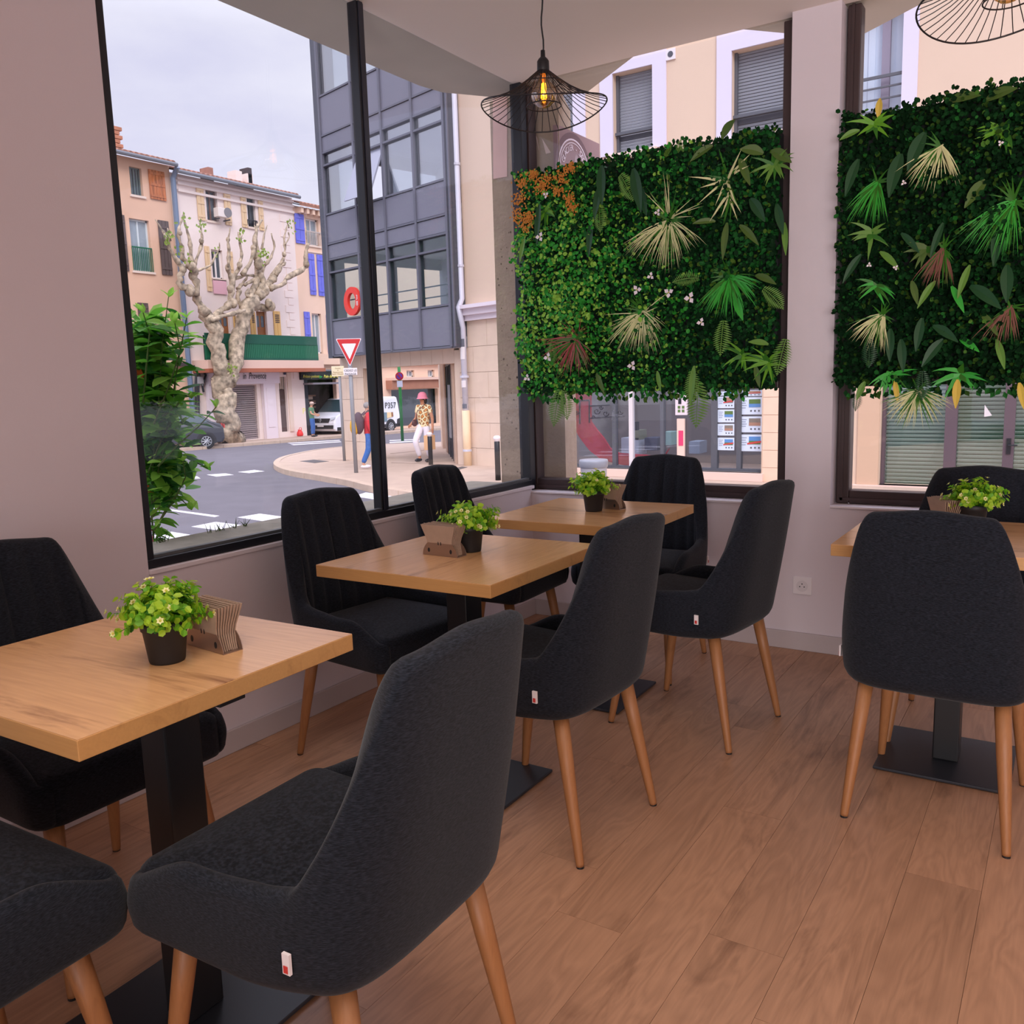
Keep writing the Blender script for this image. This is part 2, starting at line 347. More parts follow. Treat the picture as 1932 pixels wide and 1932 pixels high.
# socket
so = thing('wall_socket', 'white square wall socket low on the wall between the corner chair and the right table', 'socket', (-1.01, WY, .305))
MB().box(-.042, .042, -.008, 0, -.04, .042).build('cover_plate', M_white, so, bevel=.002)
sk = MB(); sk.lathe([(.026, -.0095), (.026, -.008)], (0, 0, 0), 24, ax='y'); sk.build('socket_well', mat('socket_grey', (214, 206, 208), .5), so, fix=True)
for q in ((-.010, -.003), (.010, -.003), (0, .010)):
    MB().lathe([(.0028, -.0112), (.0028, -.009)], (q[0], 0, q[1]), 10, ax='y').build('socket_hole', M_black, so, fix=True)
# ------------------------------------------------------------------ chairs
def chair_shell():
    # plan curve of the shell from the left front round the back to the right front
    path = [(-.205, .252), (-.228, .246), (-.243, .228), (-.248, .200)]
    for i in range(1, 9): path.append((-.248, .200-.225*i/8))
    n = 30; nn = 4.0
    for i in range(1, n+1):
        a = math.pi/2*i/n
        path.append((-.248*math.cos(a)**(2/nn) if i < n else 0, -.025-.215*math.sin(a)**(2/nn)))
    P = [Vector(p) for p in path]; d = [0]
    for a, b in zip(P, P[1:]): d.append(d[-1]+(b-a).length)
    T = d[-1]; N = 68; half = []
    for i in range(N+1):
        s = T*i/N; j = 0
        while j < len(d)-2 and d[j+1] < s: j += 1
        f = (s-d[j])/max(1e-9, d[j+1]-d[j]); half.append(P[j].lerp(P[j+1], min(1, f)))
    full = half+[Vector((-p.x, p.y)) for p in half[-2::-1]]
    K = len(full); rows = []
    def ss(t): t = max(0, min(1, t)); return t*t*(3-2*t)
    sm = lambda t, e: (t+math.sqrt(t*t+e*e))/2
    s0 = next(T*i/N for i, p in enumerate(half) if p.y < -.112 and i > 10)
    for k, p in enumerate(full):
        a = full[max(k-1, 0)]; b = full[min(k+1, K-1)]; tg = (b-a).normalized(); nrm = Vector((tg.y, -tg.x))
        if nrm.dot(p) < 0: nrm = -nrm
        s = T*min(k, K-1-k)/N
        H = .484+.058*ss((.256-p.y)/.17)+.012*ss((.05-p.y)/.14)
        up_ = sum(float(np.interp(s-s0+q, [-.05, 0, .035, .07, .10, .122, .138, .155, .3], [0, .012, .078, .163, .258, .322, .345, .352, .352])) for q in (-.010, -.005, 0, .005, .010))/5; top = .917+.012*ss((s-s0-.15)/(T-s0-.15))
        H = H+up_+(top-.917) if s > s0-.1 else H
        H0 = .384; backf = ss((-.02-p.y)/.15)
        th = .038+.008*ss((H-.6)/.25)
        def pos(off, z):
            k_ = max(0, (z-.43)/.47); back = ss((.12-p.y)/.25)
            narrow = 1-.075*k_**1.2; q = p-nrm*off
            return (q.x*narrow, q.y-.082*k_**1.05*back, z)
        sec = []
        r_ = .028+.030*backf
        sec.append(pos(r_+.05, H0+.001))
        for i in range(6):
            a_ = R(90*i/5); sec.append(pos(r_-r_*math.sin(a_), H0+r_-r_*math.cos(a_)))
        zt = H-.02; z0 = H0+r_
        for i in range(1, 13):
            z = z0+(zt-z0)*i/12; sec.append(pos(-.004*math.sin(math.pi*i/12), z))
        for a_ in (30, 60, 90, 120, 150):
            sec.append(pos(th/2-th/2*math.cos(R(a_)), zt+.018*math.sin(R(a_))))
        for i in range(0, 15):
            z = zt-(zt-.44)*i/14; g = 0
            if H > .62 and z > .47:
                ph = abs(math.sin(math.pi*(p.x/.070)))
                w_ = ss((z-.47)/.04)*ss((H-.62)/.12)*ss((i+.3)/1.5)
                g = .017*w_*(ph**.42-.45)
            belly = .010*math.sin(math.pi*min(1, max(0, (z-.44)/.46)))
            sec.append(pos(th+g+belly, z))
        rows.append(sec)
    V = [q for r in rows for q in r]; m = len(rows[0]); F = []
    for k in range(K-1):
        for j in range(m-1):
            a = k*m+j; F.append((a, a+m, a+m+1, a+1))
    F.append(tuple(range(m))); F.append(tuple(range((K-1)*m, K*m))[::-1])
    mb = MB(); mb.add(V, F); return mb
def rounded_slab(w0, w1, y0, y1, z0, z1, rz, n=7, crown=.01, mi=0, rf=.05):
    # seat cushion: rounded outline with softened upper edge
    mb = MB(); out = []
    corners = [((-w0+rf), y1-rf, 90, 180), ((-w1+.03), y0+.03, 180, 270), ((w1-.03), y0+.03, 270, 360), ((w0-rf), y1-rf, 0, 90)]
    for cx, cy, a0, a1 in corners:
        rr = rf if cy > 0 else .03
        for i in range(n+1):
            a = R(a0+(a1-a0)*i/n); out.append((cx, cy, rr*math.cos(a), rr*math.sin(a)))
    K = len(out); vs = []; levels = [(-.02, z0), (-.004, z0+.006), (0, z0+.02), (0, z1-rz)]
    for i in range(1, 6):
        a = R(90*i/5); levels.append((-rz*(1-math.cos(a)), z1-rz+rz*math.sin(a)))
    levels += [(-rz-.05, z1+crown*.7), (-rz-.12, z1+crown)]
    for off, z in levels:
        for cx, cy, dx, dy in out:
            l = math.hypot(dx, dy); f = (l+off)/l
            if off < -.04:
                px = cx+dx; py = cy+dy; d = math.hypot(px, py-(y0+y1)/2); k_ = (d+off)/d; vs.append((px*k_, (y0+y1)/2+(py-(y0+y1)/2)*k_, z))
            else: vs.append((cx+dx*f, cy+dy*f, z))
    fs = [tuple(range(K))[::-1]]; nl = len(levels)
    for i in range(nl-1):
        for j in range(K):
            a = i*K+j; b = i*K+(j+1) % K; fs.append((a, b, b+K, a+K))
    fs.append(tuple(range((nl-1)*K, nl*K))); mb.add(vs, fs, mi); return mb
shell_me = None
def make_chair(label, loc, ang):
    t = thing('dining_chair', label, 'chair', (loc[0], loc[1], 0), R(ang-90), 'charcoal dining chairs at the cafe tables')
    ob = chair_shell().build('backrest', M_fab, t, smooth=True, fix=True)
    rounded_slab(.226, .205, -.19, .258, .386, .496, .034, crown=.008, rf=.045).build('seat', M_fab, t, smooth=True, fix=True)
    rounded_slab(.19, .17, -.17, .21, .379, .3845, .003, crown=0).build('seat_base', mat('black_lining', (16, 16, 18), .9), t, smooth=True, fix=True)
    for sx in (-1, 1):
        for sy in (-1, 1):
            top = (sx*.172, .175 if sy > 0 else -.165, .386); ft = (sx*.205, .238 if sy > 0 else -.238, .004)
            l = MB(); l.tube([Vector(ft).lerp(Vector(top), k) for k in (0, .02, .3, .65, 1)], [.0105, .0115, .0150, .0190, .0215], 14)
            lo = l.build('leg', M_leg, t, smooth=True, fix=True)
            MB().tube([(ft[0], ft[1], 0), (ft[0], ft[1], .006)], [.0105, .0105], 12).build('foot_pad', M_black, lo, fix=True)
    tg = MB(); tg.box(-.2535, -.2485, -.146, -.132, .448, .480)
    to = tg.build('cloth_tag', M_tagm, t)
    MB().box(-.2549, -.2540, -.143, -.135, .451, .462).build('tag_print', M_redm, to)
    return t
CH = [('charcoal chair in the foreground turned with its back to the camera, at the nearest table', (-1.045, 1.006), 182),
      ('charcoal chair between the plain wall and the nearest table, at the left edge', (-1.965, 1.09), 0),
      ('charcoal chair cut off at the bottom left corner, only its seat and legs in view', (-1.505, .510), 92),
      ('charcoal chair tucked between the street window and the middle table of the row', (-1.965, 2.19), -6),
      ('charcoal chair seen from behind on the room side of the middle table', (-1.254, 2.086), 176),
      ('charcoal chair beside the mullion of the street window, behind the plant on the middle table', (-2.09, 3.06), 2),
      ('charcoal chair with fluted back facing the camera beneath the left green wall', (-1.58, 3.49), -87),
      ('charcoal chair seen from the side and behind, in front of the wall socket', (-1.137, 2.964), 173),
      ('charcoal chair seen squarely from behind in front of the right-hand table', (-.285, 2.708), 88),
      ('charcoal chair mostly hidden behind the right-hand table, beneath the right green wall', (-.275, 3.30), -91)]
c0 = make_chair(*CH[0])
for lb, loc, ang in CH[1:]:
    c = copy_tree(c0); c.location = (loc[0], loc[1], 0); c.rotation_euler = (0, 0, R(ang-90)); c['label'] = lb
# ------------------------------------------------------------------ tables
TB = [('square wood-look cafe table nearest the camera, at the left', (-1.572, .995), 0, M_tbl_x, 1.5),
      ('middle square wood-look cafe table of the window row', (-1.566, 2.122), 0, M_tbl_y, .5),
      ('square wood-look cafe table in the window corner, farthest of the row', (-1.603, 3.052), 0, M_tbl_x, 1.2),
      ('square wood-look cafe table at the right edge, behind a chair back', (-.295, 3.03), 0, M_tbl_x, 0)]
tops = {}
for lb, loc, a, tm, ra in TB:
    t = thing('cafe_table', lb, 'table', (loc[0], loc[1], 0), R(ra), 'square cafe tables')
    MB().box(-.312, .312, -.312, .312, .7145, .7495).build('tabletop_core', M_edge, t, bevel=.0015)
    MB().box(-.3112, .3112, -.3112, .3112, .7490, .7505).build('tabletop', tm, t)
    bx_ = .105 if loc[1] < 1.2 else 0   # the nearest table's pedestal sits off centre
    MB().box(bx_-.038, bx_+.038, -.042, .042, .012, .70).build('column', M_black, t, bevel=.004)
    sp = MB(); sp.box(bx_-.20, bx_+.19, -.03, .03, .700, .7145); sp.box(bx_-.03, bx_+.03, -.20, .20, .700, .7145); sp.box(bx_-.07, bx_+.07, -.07, .07, .694, .702)
    sp.build('support_bracket', M_black, t, bevel=.002)
    MB().box(bx_-.192, bx_+.192, -.192, .192, .003, .012).build('base_plate', M_plate, t, bevel=.002)
    for sx in (-1, 1):
        for sy in (-1, 1):
            MB().lathe([(.014, 0), (.014, .004)], (bx_+sx*.17, sy*.17, 0), 10).build('levelling_foot', M_black, t, fix=True)
# ------------------------------------------------------------------ potted plants on the tables
def leafquads(mb, p, d, up, L_, W_, mi, fold=.25, curl=.2):
    d = d.normalized(); s = d.cross(up); s = s.normalized() if s.length > 1e-4 else d.orthogonal().normalized(); n = s.cross(d)
    a = p; b = p+d*L_*.5-n*curl*L_*.15; c = p+d*L_-n*curl*L_*.6
    l = b+s*W_*.5+n*fold*W_; r = b-s*W_*.5+n*fold*W_
    mb.add([a, l, c, r, b], [(0, 4, 1), (4, 2, 1), (0, 3, 4), (4, 3, 2)], mi)
M_g = [leafy('leaf_lime', (168, 204, 50)), leafy('leaf_fresh', (112, 176, 38)), leafy('leaf_mid', (56, 120, 28), .3)]
M_cream = mat('flower_cream', (226, 222, 160), .6); M_yel = mat('flower_eye', (190, 180, 70), .7)
def plant(label, loc, rot, seed, tone=0):
    rnd = random.Random(seed)
    t = thing('potted_plant', label, 'plant', (loc[0], loc[1], .7505), rot, 'small artificial plants on the tables')
    pot = MB(); pot.lathe([(.0005, 0), (.0325, 0), (.034, .004), (.0415, .064), (.0445, .066), (.0455, .082), (.0435, .083), (.041, .080), (.040, .072), (.0005, .072)], n=32)
    pot.build('pot', M_pot, t, smooth=False, fix=True).data.polygons.foreach_set('use_smooth', [True]*len(t.children[0].data.polygons))
    st = MB(); lf = MB(); tips = []
    for i in range(110):
        a = rnd.uniform(0, 2*math.pi); el = math.acos(rnd.uniform(-.12, 1)); r = rnd.uniform(.055, .086)
        dx = Vector((math.sin(el)*math.cos(a), math.sin(el)*math.sin(a), math.cos(el)*.95+.05))
        base = Vector((rnd.uniform(-.02, .02), rnd.uniform(-.02, .02), .075)); tip = base+dx*r+Vector((0, 0, .004))
        mid = base.lerp(tip, .5)+Vector((0, 0, .010)); st.tube([base, mid, tip], [.0011, .0009, .0006], 4); tips.append((tip, dx))
        for k in range(13):
            f = .25+.78*k/12; p = base.lerp(mid, f*2) if f < .5 else mid.lerp(tip, (f-.5)*2)
            aa = rnd.uniform(0, 2*math.pi); o = dx.orthogonal().normalized(); o.rotate(Matrix.Rotation(aa, 3, dx)); dd = (o+dx*.5).normalized()
            leafround(lf, p, dd, dx, rnd.uniform(.013, .019), rnd.uniform(.012, .016), rnd.choice((0, 1, 1, 2) if f < .75 else (0, 0, 1)))
    tag(lf.build('foliage', M_g, t), kind='stuff'); tag(st.build('stems', M_g[2], t), kind='stuff')
    for i in range(26):
        tip, dx = rnd.choice(tips); dx = (dx+Vector((0, 0, .05))).normalized(); p = tip+dx*.013
        fm = MB(); o = dx.orthogonal().normalized()
        for k in range(6):
            q = o.copy(); q.rotate(Matrix.Rotation(k*math.pi/3, 3, dx)); leafquads(fm, p, (q+dx*.45).normalized(), dx, .0085, .0062, 0, .1, 0)
        fm.ball(p+dx*.0018, .0024, 6, 4, 1); fm.build('flower', [M_cream, M_yel], t)
    return t
plant('lime green potted plant with cream flowers on the nearest table, black pot', (-1.470, 1.008), 0, 1)
plant('lime green potted plant behind the kraft napkin holder on the middle table', (-1.570, 2.172), 1.2, 2)
plant('lime green potted plant on the table in the window corner', (-1.600, 3.065), 2.2, 3)
plant('potted plant with cream buds rising behind the chair back at the right', (-.262, 3.15), 4, 4)
# ------------------------------------------------------------------ napkin holders
M_brz = mat('brushed_bronze', (168, 146, 132), .32, metal=.85); M_kraft = mat('kraft_napkin', (164, 138, 118), .85, var=.05, scale=40)
def napkin_holder(label, loc, ang):
    t = thing('napkin_holder', label, 'napkin holder', (loc[0], loc[1], .7505), R(ang), 'metal napkin holders on the tables')
    hw, hh = .068, .054
    MB().box(-hw, hw, -.021, .021, 0, .0016).build('base', M_brz, t)
    for s in (-1, 1):
        out = [(-hw, 0), (hw, 0)]+[(hw*math.cos(R(a)), hh*math.sin(R(a))) for a in range(10, 180, 10)]
        fn = lambda a, b, h, s=s: (a, s*(.021+h-b*.0), b+.0005)
        p = MB(); p.prism(out, 0, .0014, fn); po = p.build('side_plate', M_brz, t, fix=True)
        for q in (-.005, .005): MB().box(q-.0016, q+.0016, s*.0222, s*.0230, .034, .044).build('slot', M_black, po)
        for q in (-.043, .043): MB().prism([(q+.0045*math.cos(R(a)), .016+.007*math.sin(R(a))) for a in range(0, 360, 30)], .0012, .0020, fn).build('slot', M_black, po, fix=True)
    prof = [(.055, .002), (.050, .02), (.047, .035), (.050, .052), (.058, .072), (.066, .096)]
    rnd = random.Random(int(ang*7)+3)
    for i in range(9):
        y = -.018+.0045*i; fan = (i-4)*.0014; dz = rnd.uniform(-.002, .002)
        vs = [];
        for w_, z in prof:
            for sx in (-1, 1):
                for th in (-.0013, .0013): vs.append((sx*w_, y+th+fan*(z/.04)**1.5*.55, z+dz))
        fs = []
        for k in range(len(prof)-1):
            a = k*4; b = a+4
            fs += [(a, a+2, b+2, b), (a+1, b+1, b+3, a+3), (a, b, b+1, a+1), (a+2, a+3, b+3, b+2)]
        k = (len(prof)-1)*4; fs += [(k, k+2, k+3, k+1), (0, 1, 3, 2)]
        MB().add(vs, fs).build('napkin', M_kraft, t, fix=True)
napkin_holder('metal napkin holder seen edge-on behind the plant on the nearest table', (-1.462, 1.112), -6)
napkin_holder('metal napkin holder full of kraft napkins facing the camera on the middle table', (-1.608, 2.088), -2)
napkin_holder('dark metal napkin holder beside the plant on the window corner table', (-1.575, 3.150), -8)
napkin_holder('kraft napkins just showing over the chair back beside the right-hand plant', (-.345, 3.155), -58)
# ------------------------------------------------------------------ pendant lamps
M_wire = mat('black_wire', (34, 28, 30), .5)
M_amber = glass('amber_bulb_glass', (1.0, .74, .42), .42)
def pendant(label, loc, rimz, rad, tilt=0):
    t = thing('pendant_lamp', label, 'lamp', (loc[0], loc[1], rimz), 0, 'black wire pendant lamps')
    H = .155
    pts = [(0.004*math.sin(k*1.1), 0, z) for k, z in enumerate(np.linspace(H+.055, ZC-rimz, 12))]; pts[0] = (0, 0, H+.055); pts[-1] = (0, 0, ZC-rimz)
    MB().tube(pts, .0032, 8).build('cord', M_black, t, smooth=True)
    MB().lathe([(.001, H+.075), (.008, H+.073), (.009, H+.050), (.016, H+.044), (.0225, H+.034), (.0235, H-.004), (.021, H-.010), (.001, H-.010)], n=24).build('socket_cap', M_black, t, smooth=True, fix=True)
    def rim(a): return rad, .040*math.cos(a-R(33))**2
    def wp(a, f):
        r, z = rim(a); r0 = .022
        rr = r0+(r-r0)*f; zz = H-(H-z)*(1.05*f-.05*f*f)-.018*math.sin(math.pi*f)
        return (rr*math.cos(a), rr*math.sin(a), zz)
    MB().tube([wp(2*math.pi*k/64, 1) for k in range(65)], .0028, 6).build('rim_wire', M_wire, t, smooth=True)
    MB().tube([wp(2*math.pi*k/32, .22) for k in range(33)], .0022, 6).build('ring_wire', M_wire, t, smooth=True)
    MB().tube([(.065*math.cos(2*math.pi*k/32), .065*math.sin(2*math.pi*k/32), .030) for k in range(33)], .0022, 6).build('ring_wire', M_wire, t, smooth=True)
    for k in range(44):
        a = 2*math.pi*k/44; MB().tube([wp(a, f) for f in (0, .2, .4, .6, .8, 1)], .0015, 5).build('spoke_wire', M_wire, t)
    for k in range(4):
        a = math.pi/2*k+.3; MB().tube([(.022*math.cos(a), .022*math.sin(a), H), (.065*math.cos(a), .065*math.sin(a), .030)], .0015, 5).build('stay_wire', M_wire, t)
    b = MB().lathe([(.001, .022), (.020, .027), (.040, .042), (.048, .062), (.047, .082), (.036, .104), (.022, .120), (.014, .134), (.013, .150), (.001, .150)], n=28).build('bulb', M_amber, t, smooth=True, fix=True)
    fm = MB()
    for k in range(4):
        a = math.pi/2*k+.4; fm.tube([(.006*math.cos(a), .006*math.sin(a), .112), (.010*math.cos(a), .010*math.sin(a), .058)], .0022, 6)
    fm.build('filament', mat('filament_glow', (255, 190, 60), .5, emis=((255, 170, 40), 9)), b)
    MB().tube([(0, 0, .145), (0, 0, .108)], [.010, .004], 10).build('stem_glass', mat('bulb_stem', (250, 180, 80), .4, emis=((255, 150, 40), 1.2)), b)
pendant('black wire pendant lamp with a glowing amber bulb, hanging over the window corner table', (-1.76, 3.02), 2.272, .238)
pendant('black wire pendant lamp cut off by the top edge of the photo, at the right', (-.225, 3.02), 2.272, .238)
# ------------------------------------------------------------------ outside: ground
GE = np.array([-.766, .643, 0]); GB, GS, GD = -.72, .019, 18.0
def gz(x, y, off=0): return GB+off-GS*max(0, (x*GE[0]+y*GE[1])-GD)
def gat(px, py, off=0):
    d = ray(px, py); t = (GB+off-CAMPOS[2])/d[2]; P = CAMPOS+d*t
    if P@GE <= GD: return P
    t = (GB+off+GS*GD-CAMPOS[2]-GS*(CAMPOS@GE))/(d[2]+GS*(d@GE)); return CAMPOS+d*t
def slope_poly(mb, poly, off, thick=0, mi=0):
    # polygon draped on the two ground planes
    def side(keep):
        o = []
        for i in range(len(poly)):
            a = poly[i]; b = poly[(i+1) % len(poly)]
            da = a[0]*GE[0]+a[1]*GE[1]-GD; db = b[0]*GE[0]+b[1]*GE[1]-GD
            if (da <= 0) == keep: o.append(a)
            if (da <= 0) != (db <= 0):
                f = da/(da-db); o.append((a[0]+(b[0]-a[0])*f, a[1]+(b[1]-a[1])*f))
        return o
    for keep in (True, False):
        q = side(keep)
        if len(q) > 2:
            vs = [(x, y, gz(x, y, off)) for x, y in q]+[(x, y, gz(x, y, off)-max(thick, .002)) for x, y in q]; n = len(q)
            mb.add(vs, [tuple(range(n)), tuple(range(n, 2*n))[::-1]]+[(i, n+i, n+(i+1) % n, (i+1) % n) for i in range(n)], mi)
    return mb
M_asph = mat('asphalt', (108, 104, 110), .9, var=.08, scale=1.5, bump=.2, bscale=60)
M_pave = mat('pavement_resin', (190, 166, 148), .9, var=.07, scale=2.5, bump=.1, bscale=60)
M_curb = mat('curb_stone', (196, 172, 152), .85, var=.08, scale=5)
M_road_w = mat('road_marking', (226, 222, 228), .8, var=.04, scale=6)
road = struct('road', slope_poly(MB(), [(-60, -30), (30, -30), (30, 70), (-60, 70)], 0, .2), M_asph, fix=True)
isl_px = [(1060, 975), (815, 936), (759, 927), (700, 918), (655, 906), (630, 902), (596, 896), (562, 891.5), (536, 886), (521, 880), (515, 874.5), (519, 868), (530, 862), (549, 857), (588, 849), (640, 842.5), (700, 838.5), (790, 835)]
isl = [tuple(gat(a, b, .12)[:2]) for a, b in isl_px]
# smooth the outline
def chaikin(p, n=2):
    for _ in range(n):
        q = [p[0]]
        for a, b in zip(p, p[1:]): q += [(a[0]*.75+b[0]*.25, a[1]*.75+b[1]*.25), (a[0]*.25+b[0]*.75, a[1]*.25+b[1]*.75)]
        p = q+[p[-1]]
    return p
isl_s = chaikin(isl)
e = isl_s[-1]
isl_poly = isl_s+[(e[0]+9, e[1]+6), (6, 40), (10, 4.6), (-1.5, 4.6)]
pav = struct('pavement', slope_poly(MB(), isl_poly, .12, .12), M_pave, fix=True)
# curb stones along the island edge
cum = [0]
for a, b in zip(isl_s, isl_s[1:]): cum.append(cum[-1]+math.dist(a, b))
def along(s):
    j = 0
    while j < len(cum)-2 and cum[j+1] < s: j += 1
    f = (s-cum[j])/(cum[j+1]-cum[j]); a, b = isl_s[j], isl_s[j+1]; return Vector((a[0]+(b[0]-a[0])*f, a[1]+(b[1]-a[1])*f))
s = .5
while s+1 < min(cum[-1], 42):
    a, b, c = along(s+.01), along(s+.5), along(s+.99); vs = []
    for p, q in ((a, b-a), (b, c-a), (c, c-b)):
        nn = Vector((q.y, -q.x)).normalized()
        if (Vector((-16., 20.))-p).dot(nn) > 0: nn = -nn
        for off, z in ((.012, -.02), (.006, .125), (-.16, .128), (-.16, -.02)): vs.append((p.x+nn.x*off, p.y+nn.y*off, gz(p.x, p.y, z)))
    fs = [(0, 4, 5, 1), (1, 5, 6, 2), (4, 8, 9, 5), (5, 9, 10, 6), (0, 1, 2, 3), (8, 11, 10, 9)]
    MB().add(vs, fs).build('curb_stone', M_curb, pav, fix=True); s += 1.0
def quad(px4, off=.004, m=None, name='road_marking', parent=road, th=.003):
    return slope_poly(MB(), [tuple(gat(a, b, off)[:2]) for a, b in px4], off, th).build(name, m or M_road_w, parent, fix=True)
for q in ([(361, 993.5), (407, 984.5), (487, 994.5), (446, 1005)], [(448, 976), (490, 969), (565, 979), (527, 987.5)], [(270, 1017), (316, 1002), (398, 1015), (345, 1030)], [(300, 1030), (305, 1028), (380, 1040), (330, 1052)],
          [(390, 895.5), (425, 893), (441, 895.8), (408, 899)], [(449, 890.5), (480, 886.5), (499, 889), (470, 892.5)], [(330, 902), (372, 898.5), (378, 902.5), (340, 905)], [(283, 958), (290, 956.5), (414, 973), (405, 975.5)],
          [(668, 936), (690, 929), (760, 938), (742, 948)], [(720, 960), (742, 951), (800, 958), (790, 968)], [(560, 960), (600, 952), (670, 962), (640, 972)],
          [(542, 835.6), (640, 830), (642, 831.3), (548, 836.8)], [(548, 838.5), (642, 832.8), (644, 834), (554, 839.8)], [(735, 830.5), (792, 828), (792, 829.2), (735, 832)], [(735, 834.0), (792, 831), (792, 832.6), (735, 835.8)]): quad(q)
M_dk = mat('drain_grate', (84, 80, 80), .7)
quad([(565, 870), (592, 867), (621, 870), (594, 873.5)], .124, M_dk, 'drain_cover', pav)
M_joint = mat('pavement_joint', (150, 128, 112), .9)
for q in ([(736, 855.5), (800, 849), (800, 849.6), (736, 856.2)], [(738, 872.5), (876, 877), (876, 877.6), (738, 873.2)], [(600, 866), (660, 868.6), (660, 869.1), (600, 866.5)]): quad(q, .124, M_joint, 'paving_joint', pav)
quad([(857, 883), (872, 880), (882, 881.5), (862, 887)], .124, M_dk, 'drain_cover', pav)
# ------------------------------------------------------------------ facade helper
class Face:
    """vertical building front: s runs along it, z up, d outwards (towards the cafe)"""
    def __init__(f, p0, ds, n): f.p = np.array([*p0, 0.0]); f.ds = np.array([*ds, 0.0])/np.hypot(*ds); f.n = np.array([*n, 0.0])/np.hypot(*n)
    def T(f, s, d, z): q = f.p+f.ds*s+f.n*d; return (q[0], q[1], z)
    def px(f, px, py, d=0):
        r = ray(px, py); t = ((f.p+f.n*d-CAMPOS)@f.n)/(r@f.n); P = CAMPOS+r*t; return (P-f.p)@f.ds, P[2]
    def mb(f): m = MB(); m.T = f.T; return m
    def rect(f, x0, y0, x1, y1, d=0):
        a, b = f.px(x0, y0, d), f.px(x1, y1, d); return min(a[0], b[0]), max(a[0], b[0]), min(a[1], b[1]), max(a[1], b[1])
    def box(f, r, d0, d1, mb=None, mi=0):
        mb = mb or f.mb(); mb.T = f.T; return mb.box(r[0], r[1], d0, d1, r[2], r[3], mi)
    def wall(f, S0, S1, Z0, Z1, holes, depth=.2, d=0, mb=None, mi=0):
        mb = mb or f.mb(); mb.T = f.T
        ss = sorted({S0, S1, *[h[0] for h in holes], *[h[1] for h in holes]}); zz = sorted({Z0, Z1, *[h[2] for h in holes], *[h[3] for h in holes]})
        ss = [s for s in ss if S0 <= s <= S1]; zz = [z for z in zz if Z0 <= z <= Z1]
        for a, b in zip(ss, ss[1:]):
            for c, e in zip(zz, zz[1:]):
                m = ((a+b)/2, (c+e)/2)
                if any(h[0] < m[0] < h[1] and h[2] < m[1] < h[3] for h in holes): continue
                mb.add([(a, d, c), (b, d, c), (b, d, e), (a, d, e)], [(0, 1, 2, 3)], mi)
        for h in holes:
            a, b, c, e = h
            mb.add([(a, d, c), (b, d, c), (b, d, e), (a, d, e), (a, d-depth, c), (b, d-depth, c), (b, d-depth, e), (a, d-depth, e)],
                   [(0, 1, 5, 4), (1, 2, 6, 5), (2, 3, 7, 6), (3, 0, 4, 7)], mi)
        return mb
def grow(r, a, b=None): b = a if b is None else b; return (r[0]-a, r[1]+a, r[2]-b, r[3]+b)
M_dglass = mat('dark_window_glass', (70, 78, 86), .08, spec=.8)
M_bglass = mat('pale_window_glass', (150, 162, 170), .08, spec=.8)
M_sill = mat('stone_sill', (226, 204, 188), .8)
def window(f, parent, r, d=-.2, frame=(236, 226, 222), pane=None, fw=.07, cross=True, name='window', bars_=1):
    fm = mat('frame_%d_%d_%d' % frame, frame, .5); m = f.mb()
    for q in ((r[0], r[0]+fw, r[2], r[3]), (r[1]-fw, r[1], r[2], r[3]), (r[0], r[1], r[2], r[2]+fw), (r[0], r[1], r[3]-fw, r[3])): f.box(q, d, d+.06, m)
    for k in range(bars_):
        c = r[0]+(r[1]-r[0])*(k+1)/(bars_+1); f.box((c-fw/2, c+fw/2, r[2], r[3]), d, d+.05, m)
    w = m.build(name, fm, parent, world=True)
    f.box(r, d-.02, d+.01).build('pane', pane or M_dglass, w, world=True)
    f.box((r[0]-.08, r[1]+.08, r[2]-.09, r[2]), -.1, .07).build('sill', M_sill, w, world=True)
    return w
def shutter(f, parent, r, m, d=.02, th=.045, boards=3, name='shutter', battens=True):
    mb = f.mb(); n = boards; wd = (r[1]-r[0])/n
    for k in range(n): f.box((r[0]+k*wd+.012, r[0]+(k+1)*wd-.012, r[2], r[3]), d, d+th, mb)
    f.box((r[0]+.005, r[1]-.005, r[2]+.01, r[3]-.01), d, d+th*.6, mb)
    if battens:
        for z in (.12, .5, .88): zz = r[2]+(r[3]-r[2])*z; f.box((r[0]+.02, r[1]-.02, zz-.05, zz+.05), d+th, d+th+.02, mb)
    return mb.build(name, m, parent, world=True)
# ------------------------------------------------------------------ the street fronts opposite (parallel to the street window)
SF = Face((-33, 0), (0, 1), (1, 0))
def sg(s): return gz(-33, s, .12)
def building(name, label, p): return thing(name, label, 'building', p)
M_b1 = mat('ochre_render', (222, 180, 152), .9, var=.07, scale=.6, bump=.2, bscale=8)
M_b2 = mat('cream_render', (238, 220, 212), .9, var=.04, scale=.5)
M_b3 = mat('sand_render', (236, 202, 178), .9, var=.04, scale=.5)
M_tile = mat('roof_tile', (150, 104, 86), .85, var=.25, scale=3, rnd=.2)
M_zinc = mat('zinc_gutter', (112, 116, 124), .5)
M_brn = mat('brown_shutter', (92, 76, 72), .8, var=.1, scale=5)
M_rust = mat('weathered_orange_shutter', (184, 108, 62), .8, var=.35, scale=4, stretch=(1, 4, .5))
M_beige = mat('beige_shutter', (224, 192, 152), .8); M_yelo = mat('yellow_shutter', (226, 182, 116), .8)
M_blue = mat('periwinkle_shutter', (112, 116, 214), .75, var=.05, scale=4)
M_green = mat('green_screen', (24, 84, 66), .7); M_grail = mat('green_railing', (30, 104, 74), .6)
M_dark = mat('dark_interior', (34, 32, 36), .9)
M_doorb = mat('varnished_door', (150, 92, 48), .5, var=.1, scale=6)
